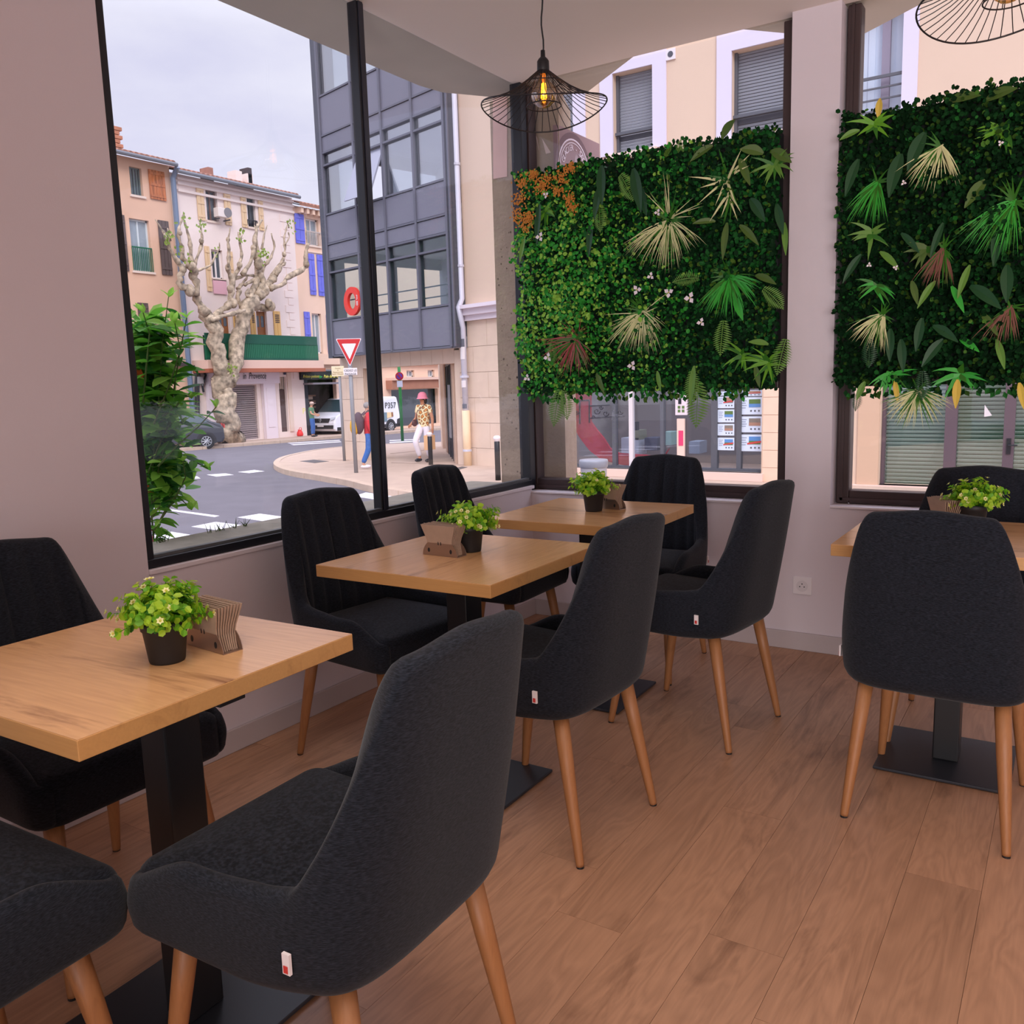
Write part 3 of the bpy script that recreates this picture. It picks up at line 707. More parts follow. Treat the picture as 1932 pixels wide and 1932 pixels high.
M_whitep = mat('white_shopfront', (230, 216, 222), .6)
def roof(f, parent, s0, s1, z, over=.5, depth=5, rise=1.5, gut=True):
    mb = f.mb(); n = int((s1-s0)/.24)
    for k in range(n):
        c = s0+(k+.5)*(s1-s0)/n; r_ = (s1-s0)/n*.46; vs = []
        for dd, zz in ((over, z), (-depth, z+rise)):
            for j in range(7):
                a = math.pi*j/6; vs.append((c-r_*math.cos(a), dd, zz+.03+r_*math.sin(a)*.9))
        mb.add(vs, [(j, j+1, j+8, j+7) for j in range(6)]+[tuple(range(7))[::-1]])
    mb.add([(s0, over, z-.06), (s1, over, z-.06), (s1, -depth, z+rise), (s0, -depth, z+rise), (s0, over, z+.04), (s1, over, z+.04), (s1, -depth, z+rise+.04), (s0, -depth, z+rise+.04)], [(0, 1, 2, 3), (4, 7, 6, 5), (0, 4, 5, 1)])
    tag(mb.build('roof_tiles', M_tile, parent, world=True), kind='stuff')
    if gut: f.mb().tube([(s0, over+.06, z-.04), (s1, over+.06, z-.04)], .085, 8).build('gutter', M_zinc, parent, world=True)
def rr(x0, y0, x1, y1): return SF.rect(x0, y0, x1, y1)
S = {px: SF.px(px, y)[0] for px, y in ((205, 600), (343, 600), (558, 600), (345, 320), (552, 380))}
sA0 = SF.px(150, 600)[0]; sA1 = SF.px(346, 640)[0]; sB1 = SF.px(568, 640)[0]; sC1 = 47.5
zA = SF.px(240, 296)[1]; zB = SF.px(440, 350)[1]; zC = SF.px(590, 395)[1]
# building A: ochre with dark shutters
bA = building('ochre_house', 'ochre rendered house with dark shutters and tiled roof, leftmost across the street', SF.T(sA0, 0, sg(sA0)))
hA = [rr(243, 313, 271, 371), rr(243, 411, 289, 514), rr(212, 402, 214, 410)]
hA = hA[:2]
gA = rr(285, 706, 330, 800)
SF.wall(sA0, sA1, sg(sA0)-.6, zA, hA+[gA], .25).build('wall', M_b1, bA, world=True)
SF.box((sA0, sA1, sg(sA0)-.6, zA), -6, -.3).build('inner_block', M_dark, bA, world=True)
window(SF, bA, hA[0], pane=M_dglass, bars_=3, frame=(96, 112, 112), fw=.05)
window(SF, bA, hA[1], pane=M_bglass, frame=(206, 214, 216))
rl = SF.mb(); q = hA[1]
for k in range(12): c = q[0]+(q[1]-q[0])*k/11; SF.box((c-.010, c+.010, q[2], q[2]+.95), .02, .05, rl)
SF.box((q[0], q[1], q[2]+.93, q[2]+.98), .01, .06, rl); rl.build('window_railing', M_grail, bA, world=True)
shutter(SF, bA, rr(278, 319, 313, 380), M_rust, boards=5)
shutter(SF, bA, rr(218, 404, 243, 512), M_brn); shutter(SF, bA, rr(296, 415, 325, 520), M_brn)
shutter(SF, bA, rr(258, 571, 284, 640), M_brn); shutter(SF, bA, rr(224, 630, 262, 670), M_brn)
SF.box(gA, -.3, -.2).build('shop_window', M_dglass, bA, world=True)
SF.box(rr(205, 684, 345, 691), 0, .35).build('awning_box', mat('awning_box', (70, 58, 58), .7), bA, world=True)
roof(SF, bA, sA0, sA1, zA)
cm = SF.mb(); r0 = rr(232, 268, 268, 292); 
for k in range(6): SF.box((r0[0]+.15*(k % 2), r0[1]-.12*((k+1) % 2), zA+.5+k*.17, zA+.64+k*.17), -2.0, -1.2, cm)
cm.build('chimney', mat('brick_chimney', (186, 124, 96), .9, var=.2, scale=3), bA, world=True)
# building B: cream with pollarded tree in front
bB = building('cream_house', 'cream rendered house with beige shutters and long green balcony, behind the pollarded tree', SF.T(sA1, 0, sg(sA1)))
hB = [rr(387, 356, 413, 419), rr(465, 371, 484, 430), rr(398, 470, 423, 527), rr(412, 590, 436, 636), rr(483, 587, 506, 637)]
shp = rr(438, 727, 491, 827); dor = rr(525, 711, 546, 814); pilL = rr(386, 727, 412, 827)
SF.wall(sA1, sB1, sg(sA1)-.6, zB, hB+[shp, dor], .25).build('wall', M_b2, bB, world=True)
SF.box((sA1, sB1, sg(sA1)-.6, zB), -6, -.35).build('inner_block', M_dark, bB, world=True)
window(SF, bB, hB[0], frame=(120, 84, 70)); window(SF, bB, hB[1], frame=(52, 50, 54)); window(SF, bB, hB[2])
for h in hB[3:]:
    dd = SF.box((h[0], h[1], h[2], h[3]), -.22, -.15).build('balcony_door', M_doorb, bB, world=True)
    c = (h[0]+h[1])/2; w_ = (h[1]-h[0])
    for k in (-1, 1): SF.box((c+k*w_*.24-w_*.14, c+k*w_*.24+w_*.14, h[2]+.5, h[3]-.2), -.16, -.14).build('door_pane', M_dglass, dd, world=True)
for r_, m_ in (((368, 349, 387, 417), M_beige), ((420, 360, 437, 426), M_beige), ((452, 367, 466, 430), M_beige), ((485, 374, 498, 436), M_beige), ((384, 464, 400, 550), M_beige), ((428, 474, 442, 540), M_beige),
               ((404, 590, 413, 634), M_yelo), ((470, 588, 483, 635), M_yelo), ((514, 587, 530, 636), M_yelo), ((438, 588, 446, 634), M_yelo)):
    sh = shutter(SF, bB, rr(*r_), m_, boards=2, battens=(m_ is M_beige))
    if m_ is M_yelo:
        q = rr(*r_)
        for k in range(5): z_ = q[2]+(q[3]-q[2])*(.55+.07*k); SF.box((q[0]+.08, q[1]-.08, z_, z_+.05), .065, .075).build('louvre', M_brn, sh, world=True)
rl2 = rr(466, 415, 485, 431); rm = SF.mb()
for k in range(6): c = rl2[0]+(rl2[1]-rl2[0])*k/5; SF.box((c-.015, c+.015, rl2[2]+.1, rl2[3]), .02, .05, rm)
SF.box((rl2[0], rl2[1], rl2[3]-.02, rl2[3]+.03), .02, .06, rm); rm.build('window_railing', M_frame_k, bB, world=True)
SF.box(rr(400, 527, 427, 556), .03, .07).build('pink_cloth', mat('pink_cloth', (226, 176, 186), .9), bB, world=True)
for y_ in (zB-.25, zB-.45, zB-.75): SF.box((sA1+.3, sB1, y_, y_+.1), 0, .12).build('cornice', M_b2, bB, world=True)
roof(SF, bB, sA1, sB1, zB)
for a, b, c, e, m_ in ((439, 322, 452, 340, M_b2), (461, 328, 472, 342, M_b2), (462, 317, 470, 330, M_frame_b), (387, 316, 397, 326, M_tile)):
    q = SF.rect(a, b, c, e, -1.5); SF.box((q[0], q[1], q[2]-.6, q[3]), -1.9, -1.3).build('chimney', m_, bB, world=True)
# quoins at the corner
for k in range(22):
    z_ = sg(sB1)+2.9+k*.36; w_ = .55 if k % 2 else .34
    SF.box((sB1-.35-w_, sB1-.35, z_, z_+.33), 0, .03).build('quoin', M_b2, bB, world=True)
# downpipe between A and B
dp = tag(SF.mb().tube([SF.px(337, 308)+(0,), SF.px(337, 316)+(0,), SF.px(330, 326)+(0,), SF.px(351, 700)+(0,)][0:0] or [(sA1+.05, .5, zA-.1), (sA1+.05, .15, zA-.5), (sA1+.05, .15, sg(sA1)+.2)], .11, 8).build('downpipe', mat('blue_grey_pipe', (108, 124, 148), .5), bB, world=True))
# balcony
bal = rr(358, 631, 573, 682); bz0 = SF.px(470, 681)[1]; bz1 = SF.px(470, 634)[1]
slab = SF.mb(); SF.box((bal[0], bal[1]+.35, bz0-.38, bz0), -.1, 1.05, slab); slab.build('balcony_slab', mat('pink_stone', (226, 190, 172), .85), bB, world=True)
SF.box((bal[0], bal[1]+.4, bz0-.55, bz0-.38), -.1, 1.1).build('awning_cassette', mat('terracotta_edge', (168, 98, 72), .7), bB, world=True)
rm = SF.mb(); n = 62
for k in range(n+1): c = bal[0]+(bal[1]-bal[0])*k/n; SF.box((c-.045, c+.045, bz0, bz1-.4), .98, 1.01, rm)
tag(rm.build('railing_bars', M_grail, bB, world=True), kind='stuff')
SF.box((bal[0], bal[1], bz1-.42, bz1), .96, 1.03).build('balcony_screen', M_green, bB, world=True)
SF.box((bal[0], bal[1], bz0, bz0+.10), .96, 1.03).build('bottom_rail', M_green, bB, world=True)
SF.box((bal[0], bal[1], bz0, bz1-.1), .86, .88).build('inner_screen', mat('deep_green', (22, 60, 44), .8), bB, world=True)
# shop
fas = rr(385, 697, 521, 726); fz0, fz1 = SF.px(450, 725)[1], SF.px(450, 697)[1]
fa = SF.box((fas[0], fas[1], fz0, fz1), .02, .28).build('shop_fascia', M_whitep, bB, world=True)
SF.box((fas[0]-.15, fas[1]+.15, fz1, fz1+.22), .0, .42).build('fascia_cornice', M_whitep, bB, world=True)
pz = (SF.px(490, 712)[0]); SF.box((pz+.1, fas[1]-.1, fz0+.12, fz1-.1), .28, .30).build('fascia_panel', M_whitep, bB, world=True)
for r_ in ((386, 727, 412, 830), (491, 727, 520, 827)):
    q = rr(*r_); pl = SF.box((q[0], q[1], sg(q[0])-.1, fz0), .02, .22).build('pilaster', M_whitep, bB, world=True)
    SF.box((q[0]+.15, q[1]-.15, sg(q[0])+.55, fz0-.2), .22, .245).build('pilaster_panel', M_whitep, pl, world=True)
for k in range(26):
    z_ = shp[2]+(shp[3]-shp[2])*k/26; SF.box((shp[0], shp[1], z_+.012, z_+(shp[3]-shp[2])/26-.012), -.2, -.13-.02*(k % 2)).build('roller_slat', mat('roller_shutter', (150, 136, 136), .6, rnd=.08), bB, world=True)
t0 = SF.T(SF.px(472, 711)[0], .31, (fz0+fz1)/2+.02)
put_text('in  Provence', .42, t0, (0, 1, 0), (0, 0, 1), M_frame_k, bB, 'fascia_lettering', shear=.3, sx=.66)
dd = SF.box((dor[0], dor[1], dor[2], dor[3]-.62), -.25, -.15).build('house_door', mat('old_brown_door', (86, 66, 62), .7, var=.15, scale=5), bB, world=True)
SF.box((dor[0], dor[1], dor[3]-.6, dor[3]), -.25, -.18).build('transom_window', mat('transom_glass', (88, 102, 92), .3), bB, world=True)
for k in range(1, 4): c = dor[0]+(dor[1]-dor[0])*k/4; SF.box((c-.02, c+.02, dor[3]-.6, dor[3]), -.18, -.12).build('transom_bar', M_sill, dd, world=True)
SF.box((dor[1]+.05, dor[1]+.3, dor[2], dor[3]+.2), 0, .06).build('door_surround', M_sill, bB, world=True)
SF.box(rr(534, 702, 539, 707), .02, .04).build('house_number_plate', mat('number_plate_blue', (58, 62, 86), .5), bB, world=True)
mt = SF.mb(); SF.box(rr(367, 711, 379, 724), .02, .2, mt); mt.build('meter_box', mat('meter_grey', (176, 172, 176), .6), bB, world=True)
cb = SF.mb()
for a, b_, c in ((361, 366, 0), (366, 372, 1), (374, 384, 2)):
    cb.T = None; p_ = [SF.T(*(SF.px(x_, y_)[0:1]+(.15,)+SF.px(x_, y_)[1:2])) for x_, y_ in ((a, 690), (b_, 700+4*c), (a+4, 728), (a+6, 826 if c < 2 else 740))]
    cb.tube(p_, .05, 6)
cb.build('wall_cable', M_frame_k, bB, world=True)
# air conditioner on B
ac = thing('air_conditioner', 'white outdoor air conditioning unit fixed below the cream house top window', 'air conditioner', SF.T(*(SF.px(410, 417)[0], .1, SF.px(410, 417)[1])))
q = rr(395, 390, 427, 417); SF.box((q[0]+.1, q[1]-.2, q[2]+.05, q[3]-.05), .12, .45).build('casing', mat('ac_white', (226, 214, 206), .5), ac, world=True, bevel=.02)
cx_, cz_ = SF.px(417.5, 403.5); fr_ = .21
SF.mb().prism([(cx_+fr_*math.cos(R(a)), cz_+fr_*math.sin(R(a))) for a in range(0, 360, 15)], .45, .47, lambda a, b, h: (a, h, b)).build('fan_grille', mat('ac_grille', (120, 116, 118), .6), ac, world=True, fix=True)
for k in (q[0]+.15, q[1]-.15): SF.box((k-.02, k+.02, q[2]-.05, q[2]), 0, .44).build('bracket', M_frame_k, ac, world=True)
# building C: sand with blue shutters, runs on to the right behind the grey building
bC = building('sand_house', 'sand coloured house with periwinkle blue shutters beside the grey glazed building', SF.T(sB1, 0, sg(sB1)))
hC = [rr(576, 411, 603, 465), rr(588, 591, 610, 667), rr(767, 699, 782, 711), rr(807, 698, 820, 711)]
shC = rr(564, 701, 640, 824); shD = rr(738, 736, 829, 798)
zC2 = zC
SF.wall(sB1, sC1, -2.2, zC2, hC+[shC, shD], .25).build('wall', M_b3, bC, world=True)
SF.box((sB1, sC1, -2.2, zC2), -6, -1.6).build('inner_block', M_dark, bC, world=True)
for h in hC: window(SF, bC, h, pane=M_bglass, frame=(226, 218, 216))
for r_ in ((554, 402, 575, 461), (580, 478, 596, 557), (596, 480, 612, 559), (572, 588, 588, 671), (614, 593, 620, 671)): shutter(SF, bC, rr(*r_), M_blue, boards=2)
SF.box(rr(577, 475, 614, 479), 0, .05).build('lintel', M_sill, bC, world=True)
rm = SF.mb(); q = rr(578, 436, 604, 464)
for k in range(9): c = q[0]+(q[1]-q[0])*k/8; SF.box((c-.015, c+.015, q[2], q[3]), .04, .06, rm)
SF.box((q[0]-.05, q[1]+.05, q[3]-.03, q[3]+.03), .03, .07, rm); rm.build('window_railing', mat('pale_rail', (190, 176, 168), .6), bC, world=True)
roof(SF, bC, sB1, sC1, zC2, gut=False)
em = SF.mb()
for k in range(40): c = sB1+.2+k*(sC1-sB1)/40; SF.box((c, c+.17, zC2-.35, zC2-.08), 0, .38, em)
em.build('eave_brackets', M_b3, bC, world=True)
bz_ = SF.px(600, 686)[1]; SF.box((sB1, sC1, bz_-.05, bz_+.5), 0, .25).build('string_course', M_b3, bC, world=True)
# dark food shop with yellow lettering
SF.box((shC[0], shC[1], shC[2]-.1, shC[3]), -1.5, -1.3).build('shop_back', mat('shop_dark', (46, 44, 50), .5), bC, world=True)
SF.box((shC[0], shC[0]+.55, shC[2]-.1, shC[3]), -.3, -.02).build('shop_pier', M_frame_k, bC, world=True)
sg_ = SF.box((shC[0], shC[1], SF.px(600, 716)[1], shC[3]), -.02, .15).build('shop_sign_board', mat('sign_dark_green', (34, 38, 40), .6), bC, world=True)
SF.box((shC[0], shC[1], shC[3], shC[3]+.08), 0, .2).build('sign_cap', M_zinc, bC, world=True)
SF.box((SF.px(572, 723)[0], shC[1], SF.px(600, 725.5)[1], SF.px(600, 722)[1]), -.02, .7).build('awning_bar', mat('awning_grey', (128, 122, 130), .5), bC, world=True)
M_sy = mat('sign_yellow', (240, 232, 110), .5)
for tx, px_, sz in (('Frites-poisson', 567, .215), ('Pain de la rue', 606, .215), ('Sandwich', 686, .26)):
    s_, z_ = SF.px(px_, 710.5 if px_ < 680 else 708); put_text(tx, sz, SF.T(s_, .17, z_), (0, 1, 0), (0, 0, 1), M_sy, bC, 'sign_lettering', shear=.25, depth=.01, align='LEFT')
SF.mb().prism([(SF.px(598, 711)[0], SF.px(598, 714)[1]), (SF.px(604, 711)[0], SF.px(604, 711.3)[1]), (SF.px(598, 711)[0], SF.px(598, 708)[1])], .15, .18, lambda a, b, h: (a, h, b)).build('sign_arrow', mat('sign_green', (60, 190, 90), .5), bC, world=True, fix=True)
for k in range(4):
    q = rr(601, 745+k*11, 619, 747+k*11); SF.box(q, -1.3, -.9).build('display_shelf', mat('shelf_wood', (140, 104, 84), .7), bC, world=True)
SF.box(rr(603, 748, 616, 753), -1.2, -1).build('display_goods', mat('shelf_goods', (196, 170, 150), .7), bC, world=True)
SF.box(rr(605, 770, 615, 782), -1.2, -1).build('display_goods', mat('shelf_goods2', (206, 206, 216), .7), bC, world=True)
put_text('P', .42, SF.T(SF.px(573.5, 776)[0], -.0, SF.px(573.5, 776)[1]), (0, 1, 0), (0, 0, 1), M_sy, bC, 'window_letter')
# the brown fronted shop seen through the passage
SF.box((SF.px(728, 725)[0], SF.px(817, 725)[0], SF.px(780, 733)[1], SF.px(780, 717)[1]), 0, .45).build('brown_fascia', mat('brown_fascia', (170, 118, 96), .7, var=.08, scale=2), bC, world=True)
SF.box((SF.px(728, 715)[0], sC1, SF.px(780, 717)[1], SF.px(780, 712)[1]), 0, .6).build('pink_ledge', MATS['pink_stone'], bC, world=True)
SF.box(shD, -.6, -.4).build('dark_shop_glass', M_dglass, bC, world=True)
# pavement on the far side
pv = [(-33.2, 10), (-30.4, 10), (-30.4, 55), (-33.2, 55)]
pf = struct('pavement_far', slope_poly(MB(), pv, .12, .2), M_pave, fix=True)
for k in range(28):
    y_ = 18+k*1.05; MB().add([(x_, yy, gz(x_, yy, z_)) for x_ in (-30.41, -30.22) for yy in (y_, y_+1.03) for z_ in (-.05, .125)], [(0, 1, 3, 2), (4, 6, 7, 5), (1, 5, 7, 3), (0, 2, 6, 4), (0, 4, 5, 1), (2, 3, 7, 6)]).build('curb_stone', M_curb, pf, fix=True)
# ------------------------------------------------------------------ grey glazed building on stone piers
_a = gat(652, 866, .12); _b = gat(948, 880.5, .12)
GF = Face(_a[:2], (_b-_a)[:2], (-.0+(_b-_a)[1], -(_b-_a)[0]))
if GF.n @ np.array([0, -1, 0]) < 0: GF.n = -GF.n
OV = .35   # the metal box overhangs the piers
M_gp = mat('grey_metal_panel', (118, 117, 130), .45, var=.03, scale=2); M_gf = mat('grey_metal_frame', (98, 98, 110), .45); M_gd = mat('grey_metal_dark', (74, 76, 86), .5)
M_lime = mat('limestone', (222, 198, 178), .85, var=.05, scale=2.5, bump=.15, bscale=30); M_ljoint = mat('limestone_joint', (182, 156, 138), .9)
M_crm = mat('cream_facade', (216, 190, 168), .9, var=.03, scale=.6)
M_bwin = glass('office_glass', (.80, .86, .92), .52)
gb = thing('grey_office_building', 'grey metal and glass office box raised on pale stone piers at the junction', 'building', GF.T(2, 0, GF.px(700, 868)[1]))
xs = [GF.px(616, 420, OV)[0], GF.px(669, 300, OV)[0], GF.px(723, 300, OV)[0], GF.px(781, 300, OV)[0], GF.px(840, 300, OV)[0]]
xe0 = GF.px(593, 200, OV)[0]; xe1 = GF.px(854, 500, OV)[0]
rA = [178, 239, 272, 298, 392, 450, 481, 506, 600, 670]; rD = [None, 176, 214, 241, 351, 415, 449, 477, 579, 656]
Z = []
for k in range(10):
    za = GF.px(613+(rA[k]-178)*.036, rA[k], OV)[1]
    if rD[k]: za = (za+GF.px(836+(rD[k]-176)*.045, rD[k], OV)[1])/2
    Z.append(za)
dz = Z[4]-Z[8]   # storey height
Ztop = Z[0]+(Z[3]-Z[4])+.6; Zroof = Ztop+1.0
def gbox(r, d0, d1, m, name, par=gb, **k): return GF.box(r, d0, d1).build(name, m, par, world=True, **k)
levels = [(Z[8], Z[7]), (Z[7], Z[6]), (Z[4], Z[3]), (Z[3], Z[2]), (Z[0], Ztop)]
holes = [(xs[i]+.03, xs[i+1]-.03, a+.03, b-.03) for i in range(4) for a, b in levels]
GF.wall(xe0, xe1, Z[9], Zroof, holes, .10, OV-.03).build('curtain_wall', M_gd, gb, world=True)
for a, b in ((Z[9], Z[8]), (Z[6], Z[5]), (Z[5], Z[4]), (Z[2], Z[1]), (Z[1], Z[0])):
    for i in range(4): gbox((xs[i]+.035, xs[i+1]-.035, a+.035, b-.035), OV-.03, OV+.005, M_gp, 'metal_panel')
for i in range(5):
    gbox((xs[i]-.035, xs[i]+.035, Z[9], Zroof), OV-.02, OV+.045, M_gf, 'mullion')
for z_ in Z: gbox((xs[0], xs[4], z_-.022, z_+.022), OV-.02, OV+.03, M_gf, 'transom')
for i in range(4):
    for a, b in levels:
        if i == 1 and (a, b) in ((Z[4], Z[3]),): continue
        gbox((xs[i]+.03, xs[i+1]-.03, a+.03, b-.03), OV-.07, OV-.05, M_bwin if a > Z[6]-.01 else glass('office_glass_clear', (.80, .88, .88), .10), 'pane')
# top-hung casement standing open beside the mullion
ca = thing  # (kept simple: part of the building)
zt_, zb_ = Z[3]-.05, Z[4]+.05; q0, q1 = xs[1]+.05, xs[2]-.05
m = GF.mb(); m.add([(q0, OV-.04, zt_), (q1, OV-.04, zt_), (q1, OV+.42, zb_), (q0, OV+.42, zb_), (q0, OV-.08, zt_), (q1, OV-.08, zt_), (q1, OV+.37, zb_), (q0, OV+.37, zb_)], [(0, 1, 2, 3), (4, 7, 6, 5), (0, 4, 5, 1), (2, 6, 7, 3), (0, 3, 7, 4), (1, 5, 6, 2)])
m.build('open_casement', mat('casement_glass', (150, 152, 168), .15), gb, world=True)
gbox((xe0, xs[0]-.035, Z[9]-.05, Zroof), OV-.5, OV+.03, M_gd, 'corner_fin'); gbox((xs[4]+.05, xe1, Z[9]-.02, Zroof), OV-.4, OV+.02, M_gd, 'corner_fin')
gbox((xs[4]+.12, xs[4]+.17, Z[9], Zroof), OV+.02, OV+.05, M_gf, 'edge_trim')
# shell: floors, side and back walls with windows to the far side
DP = 3.6
for z_, h_ in ((Z[9]-.02, .25), (Z[5]-.1, .35), (Z[1]-.1, .35), (Zroof-.2, .2)): gbox((xe0, xe1, z_, z_+h_), -DP, OV-.2, mat('office_slab', (176, 176, 184), .9), 'floor_slab')
gbox((xe0, xe0+.1, Z[6], Z[4]+.1), -DP, OV-.5, M_gd, 'side_wall'); gbox((xe0, xe0+.1, Z[9], Z[8]+.1), -DP, OV-.5, M_gd, 'side_wall'); gbox((xe0, xe0+.1, Z[2], Z[0]+.1), -DP, OV-.5, M_gd, 'side_wall'); gbox((xe0, xe0+.1, Z[9], Zroof), -DP*.55, -DP*.5, M_gd, 'side_post'); gbox((xe1-.1, xe1, Z[9], Zroof), -DP, OV-.4, M_gd, 'side_wall')
bh = []
nb = 6; bw = (xe1-xe0-.4)/nb
for lv in ((Z[8]+.1, Z[7]-.35), (Z[7]-.25, Z[7]+.1), (Z[4]+.1, Z[3]-.35), (Z[3]-.25, Z[3]+.1), (Z[0]+.2, Ztop-.3)):
    for k in range(nb): bh.append((xe0+.3+k*bw, xe0+.3+(k+1)*bw-.25, lv[0], lv[1]))
GF.wall(xe0, xe1, Z[9], Zroof, bh, .1, -DP).build('back_wall', mat('office_back', (170, 166, 176), .8), gb, world=True)
for k in range(3): gbox((xs[0]+.2, xs[4], Z[8]+.25+.25*k, Z[8]+.28+.25*k), OV-.35, OV-.33, M_gf, 'inner_rail') if k < 2 else None
# neighbour seen right through the lower office floor
ng = thing('lime_rendered_house', 'pale lime rendered house seen through the office windows', 'building', GF.T(3, -14, -1.6))
GF.box((xs[0]+1.0, xe1+4, -1.9, Z[6]+.8), -14.5, -14).build('wall', mat('lime_render', (222, 232, 150), .9), ng, world=True)
GF.box((xs[0]-3, xs[0]+1.0, -1.9, Z[6]+.6), -14.5, -14).build('blue_bay', mat('blue_bay', (110, 140, 206), .9), ng, world=True)
GF.box((xs[0]+1.0, xe1+4, Z[8]+1.0, Z[8]+1.15), -14, -13.9).build('green_band', mat('green_band', (90, 190, 110), .8), ng, world=True)
for k in range(3): GF.box((xs[0]+2+k*2.6, xs[0]+2.9+k*2.6, Z[7]-.9, Z[7]+.5), -14, -13.9).build('window', M_dglass, ng, world=True)
# round red sign hanging in the office window
rs = thing('round_red_sign', 'round red ring shaped sign hanging in the office window above the yield sign', 'sign', GF.T(GF.px(666, 568, OV)[0], OV, GF.px(666, 592, OV)[1]))
c_ = GF.px(666, 568.5, OV+.03); ro = (GF.px(683, 568, OV)[0]-GF.px(650, 568, OV)[0])/2; zo = (GF.px(666, 545, OV)[1]-GF.px(666, 592, OV)[1])/2
ro = (ro+zo)/2; m = GF.mb(); n = 36; vs = []
for k in range(n):
    a = 2*math.pi*k/n
    for r_, cx2 in ((ro, 0), (ro*.52, .0)):
        for d_ in (OV+.0, OV+.08): vs.append((c_[0]+cx2+r_*math.cos(a), d_, c_[1]+r_*(1.0 if r_ == ro else 1.12)*math.sin(a)))
fs = []
for k in range(n):
    a = 4*k; b = 4*((k+1) % n); fs += [(a+1, b+1, b+3, a+3), (a, a+2, b+2, b), (a, b, b+1, a+1), (a+2, a+3, b+3, b+2)]
m.add(vs, fs); m.build('ring', mat('sign_red', (226, 62, 50), .5), rs, world=True, fix=True)
for i_, ch in enumerate('38'): put_text(ch, .17, GF.T(c_[0]+ro*.76, OV+.09, c_[1]+.07-.15*i_), GF.ds, (0, 0, 1), M_white, rs, 'sign_lettering')
# --- ground storey: stone piers, beam and wall built of blocks
def blocks(f, s0, s1, z0, z1, d0, d1, parent, bw_=.62, bh_=.58, m=M_lime, off=0):
    f.box((s0, s1, z0, z1), d0, d1-.02).build('pier_core', M_ljoint, parent, world=True)
    nz_ = max(1, round((z1-z0)/bh_)); h_ = (z1-z0)/nz_
    for k in range(nz_):
        x_ = s0-((k+off) % 2)*bw_*.5
        while x_ < s1-.02:
            a, b = max(x_, s0), min(x_+bw_, s1)
            if b-a > .04: f.box((a+.004, b-.004, z0+k*h_+.004, z0+(k+1)*h_-.004), d1-.02, d1).build('stone_block', m, parent, world=True)
            x_ += bw_
zg = GF.px(700, 868)[1]-.1
zbm = GF.px(760, 691)[1]
px0 = GF.px(648, 800)[0]; px1 = GF.px(690, 800)[0]; wx0 = GF.px(862, 800)[0]; wx1 = GF.px(985, 800)[0]
blocks(GF, px0, px1, zg, Z[9]-.02, -.30, 0, gb, .52, .60)
GF.box((px1, px1+.012, zg, zbm), -.30, -.03).build('pier_side', M_lime, gb, world=True)
for k in range(9): a = px1+(wx0-px1)*k/9; GF.box((a+.004, a+(wx0-px1)/9-.004, zbm, Z[9]-.02), -.3, 0).build('lintel_stone', M_lime, gb, world=True)
gbox((px1, wx0, zbm+.15, zbm+.25), -DP, -.3, mat('soffit_pale', (206, 190, 178), .9), 'passage_soffit')

# stone wall to the right
sw = thing('stone_clad_house', 'cream house with stone clad ground floor and white downpipe, right of the office building', 'building', GF.T(wx0+1, 0, zg))
zc = GF.px(900, 604)[1]; zr = 9.5
M_pipe0 = mat('steel_pull', (196, 196, 204), .3, metal=.6)
blocks(GF, wx0+.18, wx1, zg, zc, -.4, 0, sw, 1.0, .60, off=1)
GF.box((wx0, wx0+.18, zg, zbm+.3), -DP, 0.0).build('passage_pier', M_lime, sw, world=True)
GF.box((wx0-.02, wx1+1, zc+.32, zr), -.4, 0.02).build('upper_wall', M_crm, sw, world=True)
m = GF.mb(); x_c = GF.px(869, 590)[0]
GF.box((x_c, wx1+1, zc, zc+.12), -.2, .10, m); GF.box((x_c-.04, wx1+1, zc+.12, zc+.26), -.2, .18, m); GF.box((x_c-.1, wx1+1, zc+.26, zc+.34), -.2, .28, m)
m.build('cornice', mat('cornice_white', (226, 214, 222), .7), sw, world=True)
# skewed side wall of the passage with a dark entrance door
_p0 = np.array(GF.T(wx0, 0, 0))[:2]; _p1 = gat(838, 842, .12)[:2]
PF = Face(_p0, _p1-_p0, (-(_p1-_p0)[1], (_p1-_p0)[0]))
if PF.n @ np.array([-1, -1, 0]) < 0: PF.n = -PF.n
Lp = float(np.linalg.norm(_p1-_p0)); ps_ = lambda px, py: PF.px(px, py)[0]
PF.box((0, Lp, zg-.2, zbm+.2), -.2, 0).build('passage_wall', M_lime, sw, world=True)
for f0, f1, m_, dd_, nm in ((.02, .10, M_ljoint, .06, 'door_jamb'), (.12, .50, M_gd, .03, 'passage_door'), (.56, .66, M_ljoint, .06, 'passage_pilaster'), (.84, .98, M_lime, .1, 'passage_pilaster')):
    PF.box((Lp*f0, Lp*f1, zg, zbm+.15), 0, dd_).build(nm, m_, sw, world=True)
for f0 in (.14, .24, .34, .46): PF.box((Lp*f0, Lp*f0+.05, zg+.1, zbm), .03, .06).build('door_stile', M_frame_k, sw, world=True)
for f0 in (.18, .22): PF.box((Lp*f0, Lp*f0+.03, zg+.7, zbm-.5), .06, .10).build('door_pull', M_pipe0, sw, world=True)
